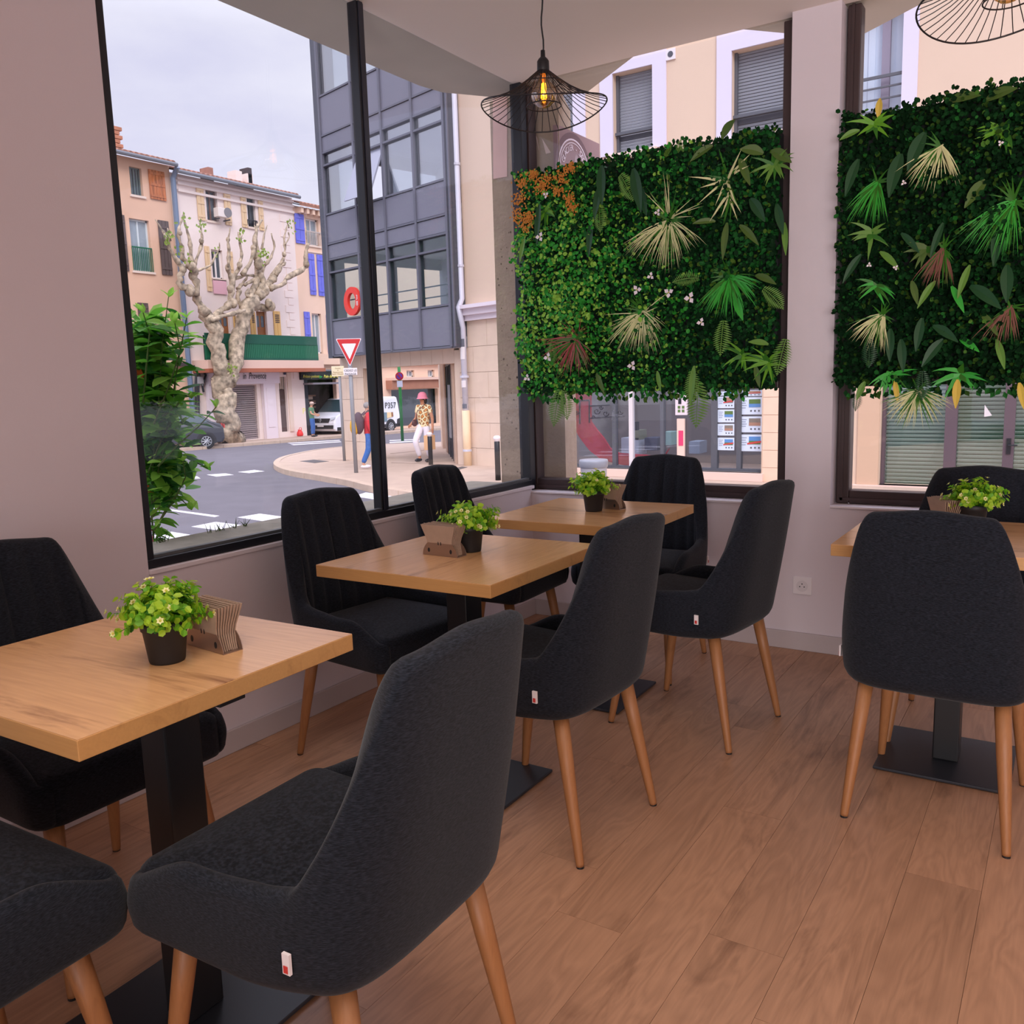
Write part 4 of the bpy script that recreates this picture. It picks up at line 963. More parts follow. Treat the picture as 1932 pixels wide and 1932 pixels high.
# rear of the passage side wall
# white downpipe
px_t = GF.px(859, 190, .12)[0]; px_b = GF.px(881, 800, .1)[0]; sp_ = (GF.px(868, 450, .1)[0]); sl_ = GF.px(878, 720, .1)[0]
M_pipe = mat('white_pipe', (206, 204, 218), .4)
pp = GF.mb().tube([(sp_, .12, zr), (sp_, .12, zc+.5), (sp_+.05, .26, zc+.3), (sl_, .12, zc-.15), (sl_, .12, zg+1.35)], .07, 10).build('downpipe', M_pipe, sw, world=True, smooth=True)
GF.mb().tube([(sl_, .12, zg+1.45), (sl_, .12, zg+.12)], .095, 10).build('downpipe_boot', mat('cream_pipe', (238, 208, 170), .6), sw, world=True, smooth=True)
for z_ in (zc+1.2, zc+3.4, zc+5.4, zg+2.2, zg+.5): GF.mb().tube([(sp_ if z_ > zc else sl_, .12, z_), (sp_ if z_ > zc else sl_, .12, z_+.05)], .085 if z_ > zc else .105, 10).build('pipe_collar', M_pipe, sw, world=True)
for z_, h_, m_ in ((zg+2.62, .28, M_white), (zg+1.98, .16, M_white), (zg+2.9, .18, M_gf), (zg+1.5, .1, M_gf)): GF.mb().prism([(sl_+.079*math.cos(R(a)), .12+.079*math.sin(R(a))) for a in range(20, 161, 20)], z_, z_+h_, lambda a, b, h: (a, b, h)).build('sticker', m_, sw, world=True, fix=True)
# ------------------------------------------------------------------ concrete pillar just outside the glazed corner
cpil = MB(); cpil.add([(x_, y_, z_) for z_ in (-.72, ZC+.012) for x_, y_ in ((-2.792, 4.2), (-2.362, 4.2), (-2.52, 4.62), (-2.76, 4.62))], [(0, 3, 2, 1), (4, 5, 6, 7), (0, 1, 5, 4), (1, 2, 6, 5), (2, 3, 7, 6), (3, 0, 4, 7)])
M_conc = mat('pitted_concrete', (168, 148, 128), .95, var=.10, scale=9, bump=.6, bscale=45)
cpo = cpil.build('concrete_pillar', M_conc); tag(cpo, 'pitted raw concrete pillar standing outside the glazed corner', 'pillar')
LOC[cpo] = (0, 0, 0)
pr = MB(); rndp = random.Random(5)
outl = [(-2.786, 2.78), (-2.786, 2.62), (-2.70, 2.64), (-2.66, 2.62), (-2.655, 2.30), (-2.66, 2.25), (-2.70, 2.245), (-2.783, 2.25)]
a0 = at(930, 176, 1, 4.198); a1 = at(957, 172, 1, 4.198); a2 = at(957, 333, 1, 4.198); a3 = at(931, 338, 1, 4.198)
pr.prism([(a0[0], a0[2]), (a1[0], a1[2]), (a2[0], a2[2]), (a3[0], a3[2])], 0, .004, lambda a, b, h: (a, 4.2-h, b))
pr.build('pink_render_patch', mat('pink_render', (218, 178, 166), .9, var=.06, scale=10), cpo, fix=True)
for (x0_, y0_, x1_, y1_, x2_, y2_) in ((1010, 252, 1017, 285, 1013, 260), (1023, 262, 1039, 288, 1030, 290), (1043, 264, 1051, 266, 1050, 272)):
    P_ = [at(a, b, 1, 4.198) for a, b in ((x0_, y0_), (x1_, y1_), (x2_, y2_))]
    MB().prism([(p[0], p[2]) for p in P_], 0, .003, lambda a, b, h: (a, 4.2-h, b)).build('plaster_splash', mat('plaster_white', (228, 206, 198), .9), cpo, fix=True)
pit = MB()
for k in range(150):
    z_ = rndp.uniform(-.1, 2.3); x_ = rndp.uniform(-2.775, -2.56); r_ = rndp.uniform(.002, .008)
    pit.prism([(x_+r_*math.cos(a)*rndp.uniform(.5, 1), z_+r_*1.2*math.sin(a)*rndp.uniform(.5, 1)) for a in np.linspace(0, 2*math.pi, 7)[:-1]], 0, .0012, lambda a, b, h: (a, 4.2-h, b))
tag(pit.build('pits', mat('concrete_pit', (112, 96, 82), .95), cpo, fix=True), kind='stuff')
# projecting brown sign on the pillar
bs = thing('projecting_sign', 'brown projecting shop sign with a white circular emblem above the green wall', 'sign', (-2.37, 4.2, 1.9))
e0 = at(1053, 238, 0, -2.367); e1 = at(1131, 269, 0, -2.367)
M_sgn = mat('sign_brown', (150, 120, 122), .6)
ztop = (e0[2]+e1[2])/2
MB().box(-2.392, -2.366, 4.19, e1[1], 1.8, ztop).build('board', M_sgn, bs, world=True, bevel=.002)
cc = at(1083, 327, 0, -2.366); rr_ = .5*(at(1112, 327, 0, -2.366)[1]-at(1056, 327, 0, -2.366)[1])
def ringx(r0, r1, m_, nm, dx=.002):
    b = MB(); vs = []; n = 40
    for k in range(n):
        a = 2*math.pi*k/n; vs += [(-2.366+dx, cc[1]+r1*math.cos(a), cc[2]+r1*math.sin(a)), (-2.366+dx, cc[1]+r0*math.cos(a), cc[2]+r0*math.sin(a))]
    b.add(vs, [(2*k, 2*((k+1) % n), 2*((k+1) % n)+1, 2*k+1) for k in range(n)]); return b.build(nm, m_, bs, world=True, fix=True)
M_sw = mat('sign_print_white', (232, 216, 224), .6); M_sd = mat('sign_print_dark', (112, 84, 90), .6)
ringx(rr_*1.04, rr_*1.22, M_sd, 'emblem_shade', .0012); ringx(rr_*.99, rr_*1.04, M_sw, 'emblem_ring'); ringx(rr_*.90, rr_*.93, M_sw, 'emblem_ring')
for i_, ch in enumerate('GLACIER - SALON'):
    a = R(90+68-i_*9.8); p_ = (-2.362, cc[1]+rr_*.76*math.cos(a), cc[2]+rr_*.76*math.sin(a))
    if ch != ' ': put_text(ch, rr_*.26, p_, (0, math.sin(a), -math.cos(a)), (0, math.cos(a), math.sin(a)), M_sw, bs, 'emblem_letter', depth=.0008)
for k in range(5):
    MB().add([(-2.363, cc[1]+rr_*(-.02+.10*k), cc[2]+rr_*.15), (-2.363, cc[1]+rr_*(.03+.10*k), cc[2]+rr_*.15), (-2.363, cc[1]+rr_*(.12+.02*k), cc[2]+rr_*.62)], [(0, 1, 2)]).build('emblem_ray', M_sw, bs, world=True)
# ------------------------------------------------------------------ cream facade across the side street (parallel to the green wall)
YF = 15.2
RF = Face((0, YF), (1, 0), (0, -1))
zgr = -.6
rh = thing('cream_shop_building', 'cream building with grey roller shutters and a shopfront behind the green walls', 'building', (-3, YF, zgr))
def R2(x0, y0, x1, y1, d=0): return RF.rect(x0, y0, x1, y1, d)
up = [((1157, 141), (1157, 297), (1231.6, 117), (1235, 276)), ((1380, 95), (1383, 262), (1500, 58), (1500, 240))]
h1 = (RF.px(1157, 200)[0], RF.px(1232, 200)[0], (RF.px(1157, 297)[1]+RF.px(1234, 276)[1])/2, (RF.px(1157, 143)[1]+RF.px(1231, 119)[1])/2)
wd1 = h1[1]-h1[0]
h2 = (RF.px(1381, 170)[0], RF.px(1381, 170)[0]+wd1*1.32, h1[2], h1[3])
h2 = (h2[0], RF.px(1500, 170)[0], h1[2]-.1, RF.px(1380, 97)[1])
h0 = (RF.px(1012, 220)[0], RF.px(1082, 220)[0], h1[2], h1[3]+.6)
h3 = (RF.px(1608, 120)[0], RF.px(1703, 120)[0], RF.px(1660, 215)[1]-.3, RF.px(1703, 22)[1]+.2)
sf = R2(1071, 742, 1436, 893); sf = (sf[0], sf[1], RF.px(1400, 892)[1], RF.px(1250, 690)[1])
sf2 = (RF.px(1661, 800)[0], RF.px(1661, 800)[0]+4.6, RF.px(1661, 915)[1], RF.px(1700, 690)[1])
hs = [h0, h1, h2, h3, sf, sf2]
RF.wall(-9.35, 4, zgr-.1, 11, hs, .28).build('wall', M_crm, rh, world=True)
RF.box((-9.3, 4, -1, 11), -8, -7.8).build('rear_wall', M_dark, rh, world=True)
M_sur = mat('window_surround_white', (216, 208, 226), .8)
M_rol = mat('grey_roller_slat', (132, 134, 142), .5); M_rail = mat('anthracite_rail', (86, 88, 96), .5)
def surround(h, w_=.26, wt=.42):
    m = RF.mb()
    for q in ((h[0]-w_, h[0], h[2], h[3]+wt), (h[1], h[1]+w_, h[2], h[3]+wt), (h[0], h[1], h[3], h[3]+wt)): RF.box(q, 0, .035, m)
    s_ = m.build('surround', M_sur, rh, world=True)
    RF.box((h[0]-.1, h[1]+.1, h[2]-.10, h[2]), -.1, .12).build('sill', M_sill, rh, world=True); return s_
for h in (h0, h1, h2):
    wp_ = surround(h)
    m = RF.mb(); n = int((h[3]-h[2])/.052)
    for k in range(n):
        z_ = h[2]+k*(h[3]-h[2])/n; RF.box((h[0]+.04, h[1], z_+.006, z_+(h[3]-h[2])/n-.006), -.22, -.19, m)
    tag(m.build('roller_slats', M_rol, rh, world=True), kind='stuff')
    RF.box((h[0], h[0]+.05, h[2], h[3]), -.2, -.12).build('guide_rail', M_rail, rh, world=True)
    RF.box((h[0], h[1], h[2]+(h[3]-h[2])*.25, h[2]+(h[3]-h[2])*.285), -.14, -.06).build('guard_rail', M_rail, rh, world=True)
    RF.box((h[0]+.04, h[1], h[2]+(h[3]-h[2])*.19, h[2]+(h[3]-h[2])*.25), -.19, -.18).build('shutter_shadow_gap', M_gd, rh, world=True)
surround(h3, .22)
RF.box((h3[0], h3[1], h3[2], h3[3]), -.26, -.24).build('pane', mat('curtain_pane', (150, 164, 184), .3), rh, world=True)
m = RF.mb(); sx_ = h3[0]; k = 0
while sx_ < h3[1]-.05: RF.box((sx_, sx_+.10, h3[2], h3[3]), -.235, -.205-.015*(k % 2), m); sx_ += .10; k += 1
m.build('net_curtain', mat('net_curtain', (196, 208, 226), .8), rh, world=True)
cm_ = (h3[0]+h3[1])/2+.1; RF.box((cm_-.06, cm_+.06, h3[2], h3[3]), -.22, -.14).build('window_stile', mat('stile_mauve', (140, 132, 150), .6), rh, world=True)
for k in range(6): z_ = RF.px(1690, 136)[1]-.17*k; RF.box((h3[0], h3[1], z_-.012-(.02 if k == 0 else 0), z_+.012), -.06, -.03).build('guard_bar', M_rail, rh, world=True)
v_ = RF.px(1266, 103); RF.box((v_[0]-.09, v_[0]+.09, v_[1]-.09, v_[1]+.09), 0, .03).build('vent_plate', M_white, rh, world=True)
RF.mb().prism([(v_[0]+.05*math.cos(R(a)), v_[1]+.05*math.sin(R(a))) for a in range(0, 360, 20)], .03, .035, lambda a, b, h: (a, h, b)).build('vent_hole', M_gd, rh, world=True, fix=True)
# shopfront 1: glass with posters, red curved wall inside
M_sfg = glass('shop_glass', (.86, .90, .96), .08)
RF.box((sf[0], sf[1], sf[2], sf[3]), -.22, -.20).build('shop_pane', M_sfg, rh, world=True)
for px_, w_, m_ in ((1152, .04, M_rail), (1243, .035, M_rail), (1342, .055, M_rail), (1184, .04, M_white), (1389, .04, M_rail)):
    s_ = RF.px(px_, 810)[0]; RF.box((s_-w_, s_+w_, sf[2], sf[3]), -.24, -.14).build('shop_mullion', m_, rh, world=True)
RF.box((sf[0], sf[1], sf[2], sf[2]+.05), -.24, -.12).build('shop_rail', M_rail, rh, world=True)
RF.box((sf[0]-.1, sf[1]+.05, sf[2]-.14, sf[2]), -.1, .10).build('shop_sill', mat('sill_pink', (232, 200, 186), .8), rh, world=True)
RF.box((sf[0]-.3, sf[1]+.3, sf[2]-.3, sf[2]-.2), -4, -.3).build('shop_floor', mat('shop_floor', (120, 118, 126), .6), rh, world=True)
m = RF.mb(); RF.box((sf[0]-.5, sf[1]+.5, sf[2]-.3, sf[3]+.3), -3.2, -3, m); RF.box((sf[0]-.6, sf[0]-.5, sf[2]-.3, sf[3]+.3), -3.2, -.3, m); RF.box((sf[1]+.5, sf[1]+.6, sf[2]-.3, sf[3]+.3), -3.2, -.3, m); m.build('shop_rear_wall', mat('shop_rear', (170, 164, 160), .9), rh, world=True)
m = RF.mb(); L0 = RF.px(1078, 760, -.3); vs = []
arc = [(1078, 742, 1114, 742), (1079, 800, 1114, 795), (1090, 820, 1126, 812), (1098, 832, 1138, 826), (1112, 850, 1150, 845), (1130, 864, 1168, 855), (1152, 872, 1215, 858), (1186, 880, 1250, 862), (1240, 884, 1262, 846)]
for a in arc:
    for k in (0, 2):
        s_, z_ = RF.px(a[k], a[k+1], -.5)
        for d_ in (-.5, -.56): vs.append((s_, d_, z_))
fs = []
for k in range(len(arc)-1):
    a = 4*k; b = a+4; fs += [(a, a+2, b+2, b), (a+1, b+1, b+3, a+3), (a, b, b+1, a+1), (a+2, a+3, b+3, b+2)]
m.add(vs, fs); m.build('red_curved_banner', mat('banner_red', (206, 50, 62), .6), rh, world=True, fix=True)
# ironwork scrolls
m = RF.mb(); 
for cxp, cyp, r_ in ((1087, 778, 5), (1126, 776, 6.5), (1143, 780, 6), (1134, 769, 4), (1159, 782, 5), (1170, 778, 5), (1120, 786, 3)):
    pts = []
    for k in range(14):
        a = k*.55; rad_ = r_*(1-k/16); s_, z_ = RF.px(cxp+rad_*math.cos(a), cyp+rad_*math.sin(a), -.45); pts.append((s_, -.45, z_))
    m.tube(pts, .012, 5)
for a in ((1080, 757, 1112, 755), (1094, 756, 1094, 800), (1112, 756, 1112, 798), (1114, 789, 1178, 785), (1114, 766, 1150, 764)):
    p0, p1 = RF.px(a[0], a[1], -.45), RF.px(a[2], a[3], -.45); m.tube([(p0[0], -.45, p0[1]), (p1[0], -.45, p1[1])], .016, 5)
m.build('ironwork', M_frame_b, rh, world=True)
# furniture inside the shop, pale desk, chair and lamp
for r_, m_, nm in (((1172, 826, 1205, 858), mat('desk_white', (206, 210, 216), .6), 'desk'), ((1193, 812, 1205, 830), mat('seat_olive', (150, 150, 120), .7), 'desk_seat'), ((1216, 826, 1240, 850), mat('screen_dark', (70, 74, 92), .6), 'cabinet'),
                   ((1248, 815, 1266, 840), mat('mint_chair', (170, 206, 190), .6), 'mint_armchair'), ((1300, 833, 1320, 856), mat('desk_pale', (180, 190, 200), .6), 'counter')):
    q = RF.rect(*r_, d=-1.0); RF.box(q, -1.4, -1.0).build(nm, m_, rh, world=True)
q = RF.rect(1196, 796, 1202, 812, d=-1.0); RF.box(q, -1.1, -1.0).build('lamp_stem', M_frame_k, rh, world=True)
for px_ in (1092,): q = RF.rect(1081, 796, 1086, 868, d=-.6); RF.box(q, -.65, -.6).build('stand_post', M_frame_k, rh, world=True)
# posters on the glass
pi = 0
M_paper = mat('poster_paper', (214, 226, 244), .6); M_pline = mat('poster_print', (150, 160, 180), .7); M_pred = mat('poster_red', (206, 70, 70), .6)
pics = [mat('photo_sky', (90, 140, 200), .6), mat('photo_wall', (170, 130, 110), .6), mat('photo_garden', (90, 120, 60), .6), mat('photo_stone', (130, 120, 110), .6)]
for col_, (a, b, ys) in enumerate(((1353, 1384, (740, 757, 783, 809, 836, 862)), (1394, 1437, (737, 750, 784, 818, 853, 0)))):
    rows_ = [(739, 748), (747, 770), (773, 797), (800, 822), (826, 850)] if col_ == 0 else [(737, 747), (750, 782), (786, 816), (820, 852)]
    for j, (ya, yb) in enumerate(rows_):
        q = RF.rect(a, ya, b, yb, d=-.15); po = RF.box(q, -.195, -.185).build('poster', M_paper, rh, world=True)
        w_, h_ = q[1]-q[0], q[3]-q[2]
        RF.box((q[0]+w_*.42, q[1]-w_*.08, q[2]+h_*.42, q[3]-h_*.12), -.185, -.180).build('poster_photo', pics[(j+col_) % 4], po, world=True)
        RF.box((q[0]+w_*.42, q[1]-w_*.08, q[2]+h_*.42, q[2]+h_*.62), -.180, -.178).build('poster_photo', pics[(j+col_+2) % 4], po, world=True)
        if (j+col_) % 3 == 1: RF.mb().add([(q[0]+w_*.35, -.176, q[2]+h_*.40), (q[1]-w_*.05, -.176, q[2]+h_*.52), (q[1]-w_*.05, -.176, q[2]+h_*.64), (q[0]+w_*.35, -.176, q[2]+h_*.50)], [(0, 1, 2, 3)]).build('sold_band', M_pred, po, world=True)
        for k in range(4): RF.box((q[0]+w_*.08, q[0]+w_*(.32-.04*(k % 2)), q[3]-h_*(.22+.14*k), q[3]-h_*(.17+.14*k)), -.185, -.182).build('text_line', M_pline, po, world=True)
        for k in range(3): RF.box((q[0]+w_*(.48+.17*k), q[0]+w_*(.55+.17*k), q[2]+h_*.16, q[2]+h_*.26), -.185, -.181).build('icon', M_rail, po, world=True)
# vertical white totem with pink lettering
q = RF.rect(1274, 742, 1296, 783, d=-.12); to_ = RF.box(q, -.17, -.12).build('notice_panel', M_whitep, rh, world=True)
for k in range(2):
    for j in range(2): RF.box((q[0]+.05+.08*k, q[0]+.10+.08*k, q[2]+.05+.07*j, q[2]+.10+.07*j), -.12, -.115).build('notice_icon', pics[2], to_, world=True)
RF.box((q[0]+.06, q[0]+.12, q[3]-.2, q[3]-.1), -.12, -.115).build('notice_icon', M_frame_k, to_, world=True)
q = RF.rect(1277, 790, 1291, 872, d=-.12); to_ = RF.box(q, -.17, -.12).build('totem', mat('totem_cream', (236, 206, 190), .6), rh, world=True)
RF.box((q[0]+.035, q[1]-.02, q[3]-.50, q[3]-.22), -.12, -.113).build('totem_lettering', mat('totem_pink', (222, 60, 110), .6), to_, world=True)
# shopfront 2: brown frames with venetian blind
zq = sf2
M_bl = mat('blind_slat', (204, 220, 214), .5); M_bl2 = mat('room_green', (84, 112, 88), .9)
RF.box(zq, -.62, -.6).build('blind_backdrop', M_bl2, rh, world=True)
n = 30
for k in range(n):
    z_ = zq[2]+(zq[3]-zq[2])*k/n
    RF.mb().add([(zq[0], -.34, z_), (zq[1], -.34, z_), (zq[1], -.30, z_+.035), (zq[0], -.30, z_+.035), (zq[0], -.345, z_+.004), (zq[1], -.345, z_+.004), (zq[1], -.305, z_+.039), (zq[0], -.305, z_+.039)], [(0, 1, 2, 3), (4, 7, 6, 5), (3, 2, 6, 7), (0, 4, 5, 1)]).build('blind_slat', M_bl, rh, world=True)
RF.box(zq, -.27, -.255).build('shop_pane', glass('shop_glass_pale', (.9, .95, .93), .12), rh, world=True)
for a, b in ((1661, 1667), (1780, 1803), (1892, 1913)):
    s_, s1_ = RF.px(a, 820)[0], RF.px(b, 820)[0]; fb = RF.box((s_, s1_, zq[2], zq[3]), -.25, -.12).build('shop_mullion', mat('mauve_brown_frame', (92, 76, 84), .5), rh, world=True)
s_, z_ = RF.px(1902, 843); RF.box((s_-.03, s_+.03, z_-.12, z_+.12), -.12, -.10).build('handle_plate', M_frame_k, rh, world=True)
RF.mb().tube([(s_, -.1, z_+.02), (s_, -.05, z_+.02), (s_+.12, -.05, z_+.02)], .012, 6).build('door_lever', M_frame_k, rh, world=True)
RF.box((zq[0]-.5, zq[1], zq[2]-.14, zq[2]), -.2, .10).build('shop_sill', MATS['sill_pink'], rh, world=True)
RF.box((zq[0]-.34, zq[0]-.01, zq[2]-.12, zq[3]), .004, .03).build('painted_pier', mat('ochre_pier', (204, 172, 146), .85), rh, world=True)
st = RF.mb(); a, b = RF.px(1855, 768)[0], RF.px(1852, 788)[1]
st.add([(a, -.24, b), (a+.11, -.24, b+.02), (a, -.24, b+.19)], [(0, 1, 2)]); st.build('window_sticker', M_white, rh, world=True)
# stone pier right of shopfront 1, in blocks
blocks(RF, sf[1]+.02, sf[1]+.95, sf[2]-.2, sf[3]-.3, -.05, .012, rh, .95, .33, m=mat('pier_stone', (232, 202, 178), .85, var=.04, scale=3))
# litter bin / planter tub in front
tb = at(1120, 880, 1, 9.0)
bn = thing('planter_tub', 'pale round street tub with grey rim standing in front of the shopfront', 'tub', (tb[0], 9.0, -.6))
zt2 = at(1120, 867, 1, 9.0)[2]; rr2 = abs(at(1144, 868, 1, 9.0)[0]-at(1096, 868, 1, 9.0)[0])/2
MB().lathe([(rr2*.70, 0), (rr2*.86, (zt2+.6)*.6), (rr2*.93, zt2+.6-.10), (rr2*.88, zt2+.6-.06), (rr2*.9, zt2+.6-.06)], n=32).build('tub', mat('tub_pale', (160, 156, 160), .6), bn, smooth=True, fix=True)
MB().lathe([(rr2*.90, zt2+.6-.10), (rr2, zt2+.6-.08), (rr2*1.02, zt2+.6-.02), (rr2*.98, zt2+.6), (rr2*.6, zt2+.6+.005)], n=32).build('rim', mat('tub_rim', (140, 142, 152), .4), bn, smooth=True, fix=True)
# ------------------------------------------------------------------ green walls
GM = [mat('gw_deep', (7, 42, 16), .75, spec=.15), mat('gw_mid', (16, 82, 26), .65, spec=.2), mat('gw_bright', (42, 140, 40), .55, spec=.3), mat('gw_lime', (136, 184, 66), .55, spec=.3), mat('gw_olive', (66, 98, 26), .7, spec=.2)]
M_tc = mat('grass_cream', (206, 204, 150), .6); M_tr = mat('grass_wine', (150, 66, 66), .6); M_tg = mat('grass_green', (48, 156, 46), .5); M_tbr = mat('grass_brown', (120, 76, 62), .7)
M_or = mat('foliage_orange', (196, 122, 36), .7); M_wf = mat('flower_white', (226, 214, 220), .6); M_fern = mat('fern_green', (90, 132, 46), .55); M_brd = mat('leaf_dark_broad', (16, 66, 28), .5); M_brd2 = mat('leaf_olive_broad', (70, 96, 32), .55)
M_yl = mat('leaf_yellow_tip', (206, 176, 70), .6)
def blade(mb, p, d, L_, w_, sag, mi, n=4, up=Vector((0, -1, 0))):
    vs = []; q = Vector(p); d = Vector(d).normalized(); s = d.cross(up)
    s = s.normalized() if s.length > .05 else Vector((1, 0, 0))
    for k in range(n+1):
        ww = w_*(1-(k/n)**1.5)*(.6+.4*min(1, k*2)); vs += [q-s*ww/2, q+s*ww/2]; q = q+d*(L_/n); d = (d+Vector((0, 0, -sag/n))).normalized()
    mb.add(vs, [(2*k, 2*k+1, 2*k+3, 2*k+2) for k in range(n)], mi)
def tuft(par, px, py, rad, m, n, rnd, ydep=3.86, droop=.9, spread=3.1, base=M_g[2], bias=-1.57, wid=.006):
    c = Vector(at(px, py, 1, ydep)); mb = MB()
    for k in range(n):
        a = bias+rnd.uniform(-spread/2, spread/2); l_ = rad*rnd.uniform(.65, 1.1)
        d = Vector((math.cos(a), -rnd.uniform(.15, .6), math.sin(a)))
        blade(mb, c+Vector((rnd.uniform(-.01, .01), 0, rnd.uniform(-.01, .01))), d, l_, wid, droop*rnd.uniform(.3, 1), 0 if rnd.random() > .25 else 1)
    for k in range(n//5):
        a = rnd.uniform(0, 6.28); blade(mb, c, Vector((math.cos(a), -.5, math.sin(a))), rad*.45, wid*1.6, .4, 1)
    return mb.build('grass_tuft', [m, base], par, world=True)
def fern(par, px, py, ang, L_, m, ydep=3.84, sag=.5):
    c = Vector(at(px, py, 1, ydep)); d = Vector((math.cos(ang), -.25, math.sin(ang))).normalized(); mb = MB(); q = c.copy(); n = 16; pts = [q.copy()]
    for k in range(n):
        s = d.cross(Vector((0, -1, 0))).normalized(); ll = L_*.30*math.sin(math.pi*(.12+.86*(k+.5)/n))
        for sgn in (-1, 1): leafquads(mb, q, (s*sgn+d*.35), Vector((0, -1, 0)), ll, L_*.045, 0, .05, .3)
        q = q+d*L_/n; d = (d+Vector((0, 0, -sag/n))).normalized(); pts.append(q.copy())
    mb.tube(pts, [.002]*len(pts), 4); return mb.build('fern_frond', m, par, world=True)
def broad(par, px, py, ang, L_, w_, m, ydep=3.85):
    c = Vector(at(px, py, 1, ydep)); mb = MB(); d = Vector((math.cos(ang), -.35, math.sin(ang))).normalized(); s = d.cross(Vector((0, -1, .2))).normalized(); nn = d.cross(s); vs = []; n = 6
    for k in range(n+1):
        t = k/n; ww = w_*math.sin(math.pi*min(.98, .06+.94*t))**.8*.5; p = c+d*L_*t-Vector((0, 0, L_*.25*t*t)); vs += [p-s*ww-nn*ww*.35, p, p+s*ww-nn*ww*.35]
    mb.add(vs, [f for k in range(n) for f in ((3*k, 3*k+1, 3*k+4, 3*k+3), (3*k+1, 3*k+2, 3*k+5, 3*k+4))]); return mb.build('broad_leaf', m, par, world=True)
def flower3(par, px, py, r_, rnd, ydep=3.80):
    c = Vector(at(px, py, 1, ydep)); mb = MB(); a0 = rnd.uniform(0, 6)
    for k in range(3):
        a = a0+k*2.1; leafquads(mb, c, Vector((math.cos(a), -.2, math.sin(a))), Vector((0, -1, 0)), r_, r_*.8, 0, .1, 0)
    mb.ball(c+Vector((0, -.004, 0)), r_*.14, 6, 4, 1); return mb.build('white_flower', [M_wf, M_yel], par, world=True)
def green_wall(name, label, x0, x1, seed, dens, bright, leaf):
    rnd = random.Random(seed); z0, z1 = 1.21, 2.30
    t = thing(name, label, 'green wall', (x0, 3.99, z0), 0, 'artificial green walls across the side windows')
    MB().box(x0+.02, x1-.02, 3.99, 4.05, z0+.03, z1+.01).build('backing_board', MATS['dark_backing'], t, world=True)
    mb = MB(); n = int(dens*(x1-x0)*(z1-z0))
    for k in range(n):
        x = rnd.uniform(x0+.005, x1-.005); z = rnd.uniform(z0, z1+.012)
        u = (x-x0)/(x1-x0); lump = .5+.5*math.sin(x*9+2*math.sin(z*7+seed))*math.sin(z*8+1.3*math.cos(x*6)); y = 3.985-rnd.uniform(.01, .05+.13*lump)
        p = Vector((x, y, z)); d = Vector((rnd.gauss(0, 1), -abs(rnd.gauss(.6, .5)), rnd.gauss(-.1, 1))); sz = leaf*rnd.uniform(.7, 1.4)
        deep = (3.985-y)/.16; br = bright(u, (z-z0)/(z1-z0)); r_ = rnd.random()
        mi = 0 if r_ > deep*.9+.12+.2*br else (3 if rnd.random() < br*.45 else 2 if rnd.random() < br else 4 if rnd.random() < .12 else 1 if rnd.random() < .6 else 0)  # leaves nearer the board turn darker: crevice shade put into their colour
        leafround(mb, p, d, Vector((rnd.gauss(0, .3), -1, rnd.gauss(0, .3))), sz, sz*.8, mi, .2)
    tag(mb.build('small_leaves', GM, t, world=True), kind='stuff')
    # stragglers hanging below the board
    hb = MB()
    for k in range(int(170*(x1-x0))):
        x = rnd.uniform(x0+.05, x1-.1); p = Vector((x, 3.93-rnd.random()*.05, z0+rnd.uniform(-.035, .03)))
        leafquads(hb, p, Vector((rnd.gauss(0, .6), -.2, -1)), Vector((0, -1, 0)), leaf*1.6, leaf*1.1, rnd.choice((0, 1, 1, 2, 4)), .15, .3)
    tag(hb.build('hanging_leaves', GM, t, world=True), kind='stuff')
    hb = MB()
    for k in range(int(80*(x1-x0))):
        x = rnd.uniform(x0+.3, x1-.05); p = Vector((x, 3.96, z1+.0))
        leafquads(hb, p, Vector((rnd.gauss(0, .5), -.3, .8)), Vector((0, -1, 0)), leaf*1.5, leaf*.8, rnd.choice((0, 1, 1, 4)), .15, .3)
    tag(hb.build('top_leaves', GM, t, world=True), kind='stuff')
    return t, rnd
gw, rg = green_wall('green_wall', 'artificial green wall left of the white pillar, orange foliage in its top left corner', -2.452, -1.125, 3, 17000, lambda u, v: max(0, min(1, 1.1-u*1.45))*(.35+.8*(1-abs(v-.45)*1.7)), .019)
for px, py, rad, m, n, kw in ((1262, 418, .23, M_tc, 70, dict(spread=2.6)), (1262, 412, .19, M_tc, 14, dict(bias=1.2, spread=2.8, droop=.3)), (1212, 588, .21, M_tc, 70, dict(spread=2.4)), (1212, 590, .18, M_tc, 10, dict(bias=-1.57, spread=4.6, droop=.2)), (1085, 642, .19, M_tr, 60, dict(spread=3.0, bias=-1.9)),
                              (1090, 640, .13, M_tr, 18, dict(bias=1.2, spread=3.5)), (1376, 522, .19, M_tg, 50, dict(spread=2.8, bias=-1.2, wid=.009)), (1372, 338, .15, M_tc, 12, dict(spread=6.2, droop=.2, wid=.014)), (1378, 365, .15, M_tc, 8, dict(spread=1.4, droop=.3, wid=.011)),
                              (1030, 397, .10, M_g[1], 10, dict(spread=5, wid=.02)), (1450, 685, .12, M_g[1], 14, dict(spread=5, wid=.016)), (1400, 672, .10, M_g[1], 12, dict(spread=5, wid=.016)), (1462, 310, .11, M_fern, 14, dict(spread=5, wid=.018))):
    tuft(gw, px, py, rad, m, int(n*1.7) if n > 20 else n, rg, **kw)
for px, py, r_ in ((1019, 447, .026), (1202, 547, .026), (1262, 552, .026), (1302, 562, .029), (1228, 521, .020), (1323, 608, .022), (1193, 690, .026), (1034, 674, .026), (995, 713, .022), (1241, 401, .018), (1030, 368, .018)): flower3(gw, px, py, r_, rg)
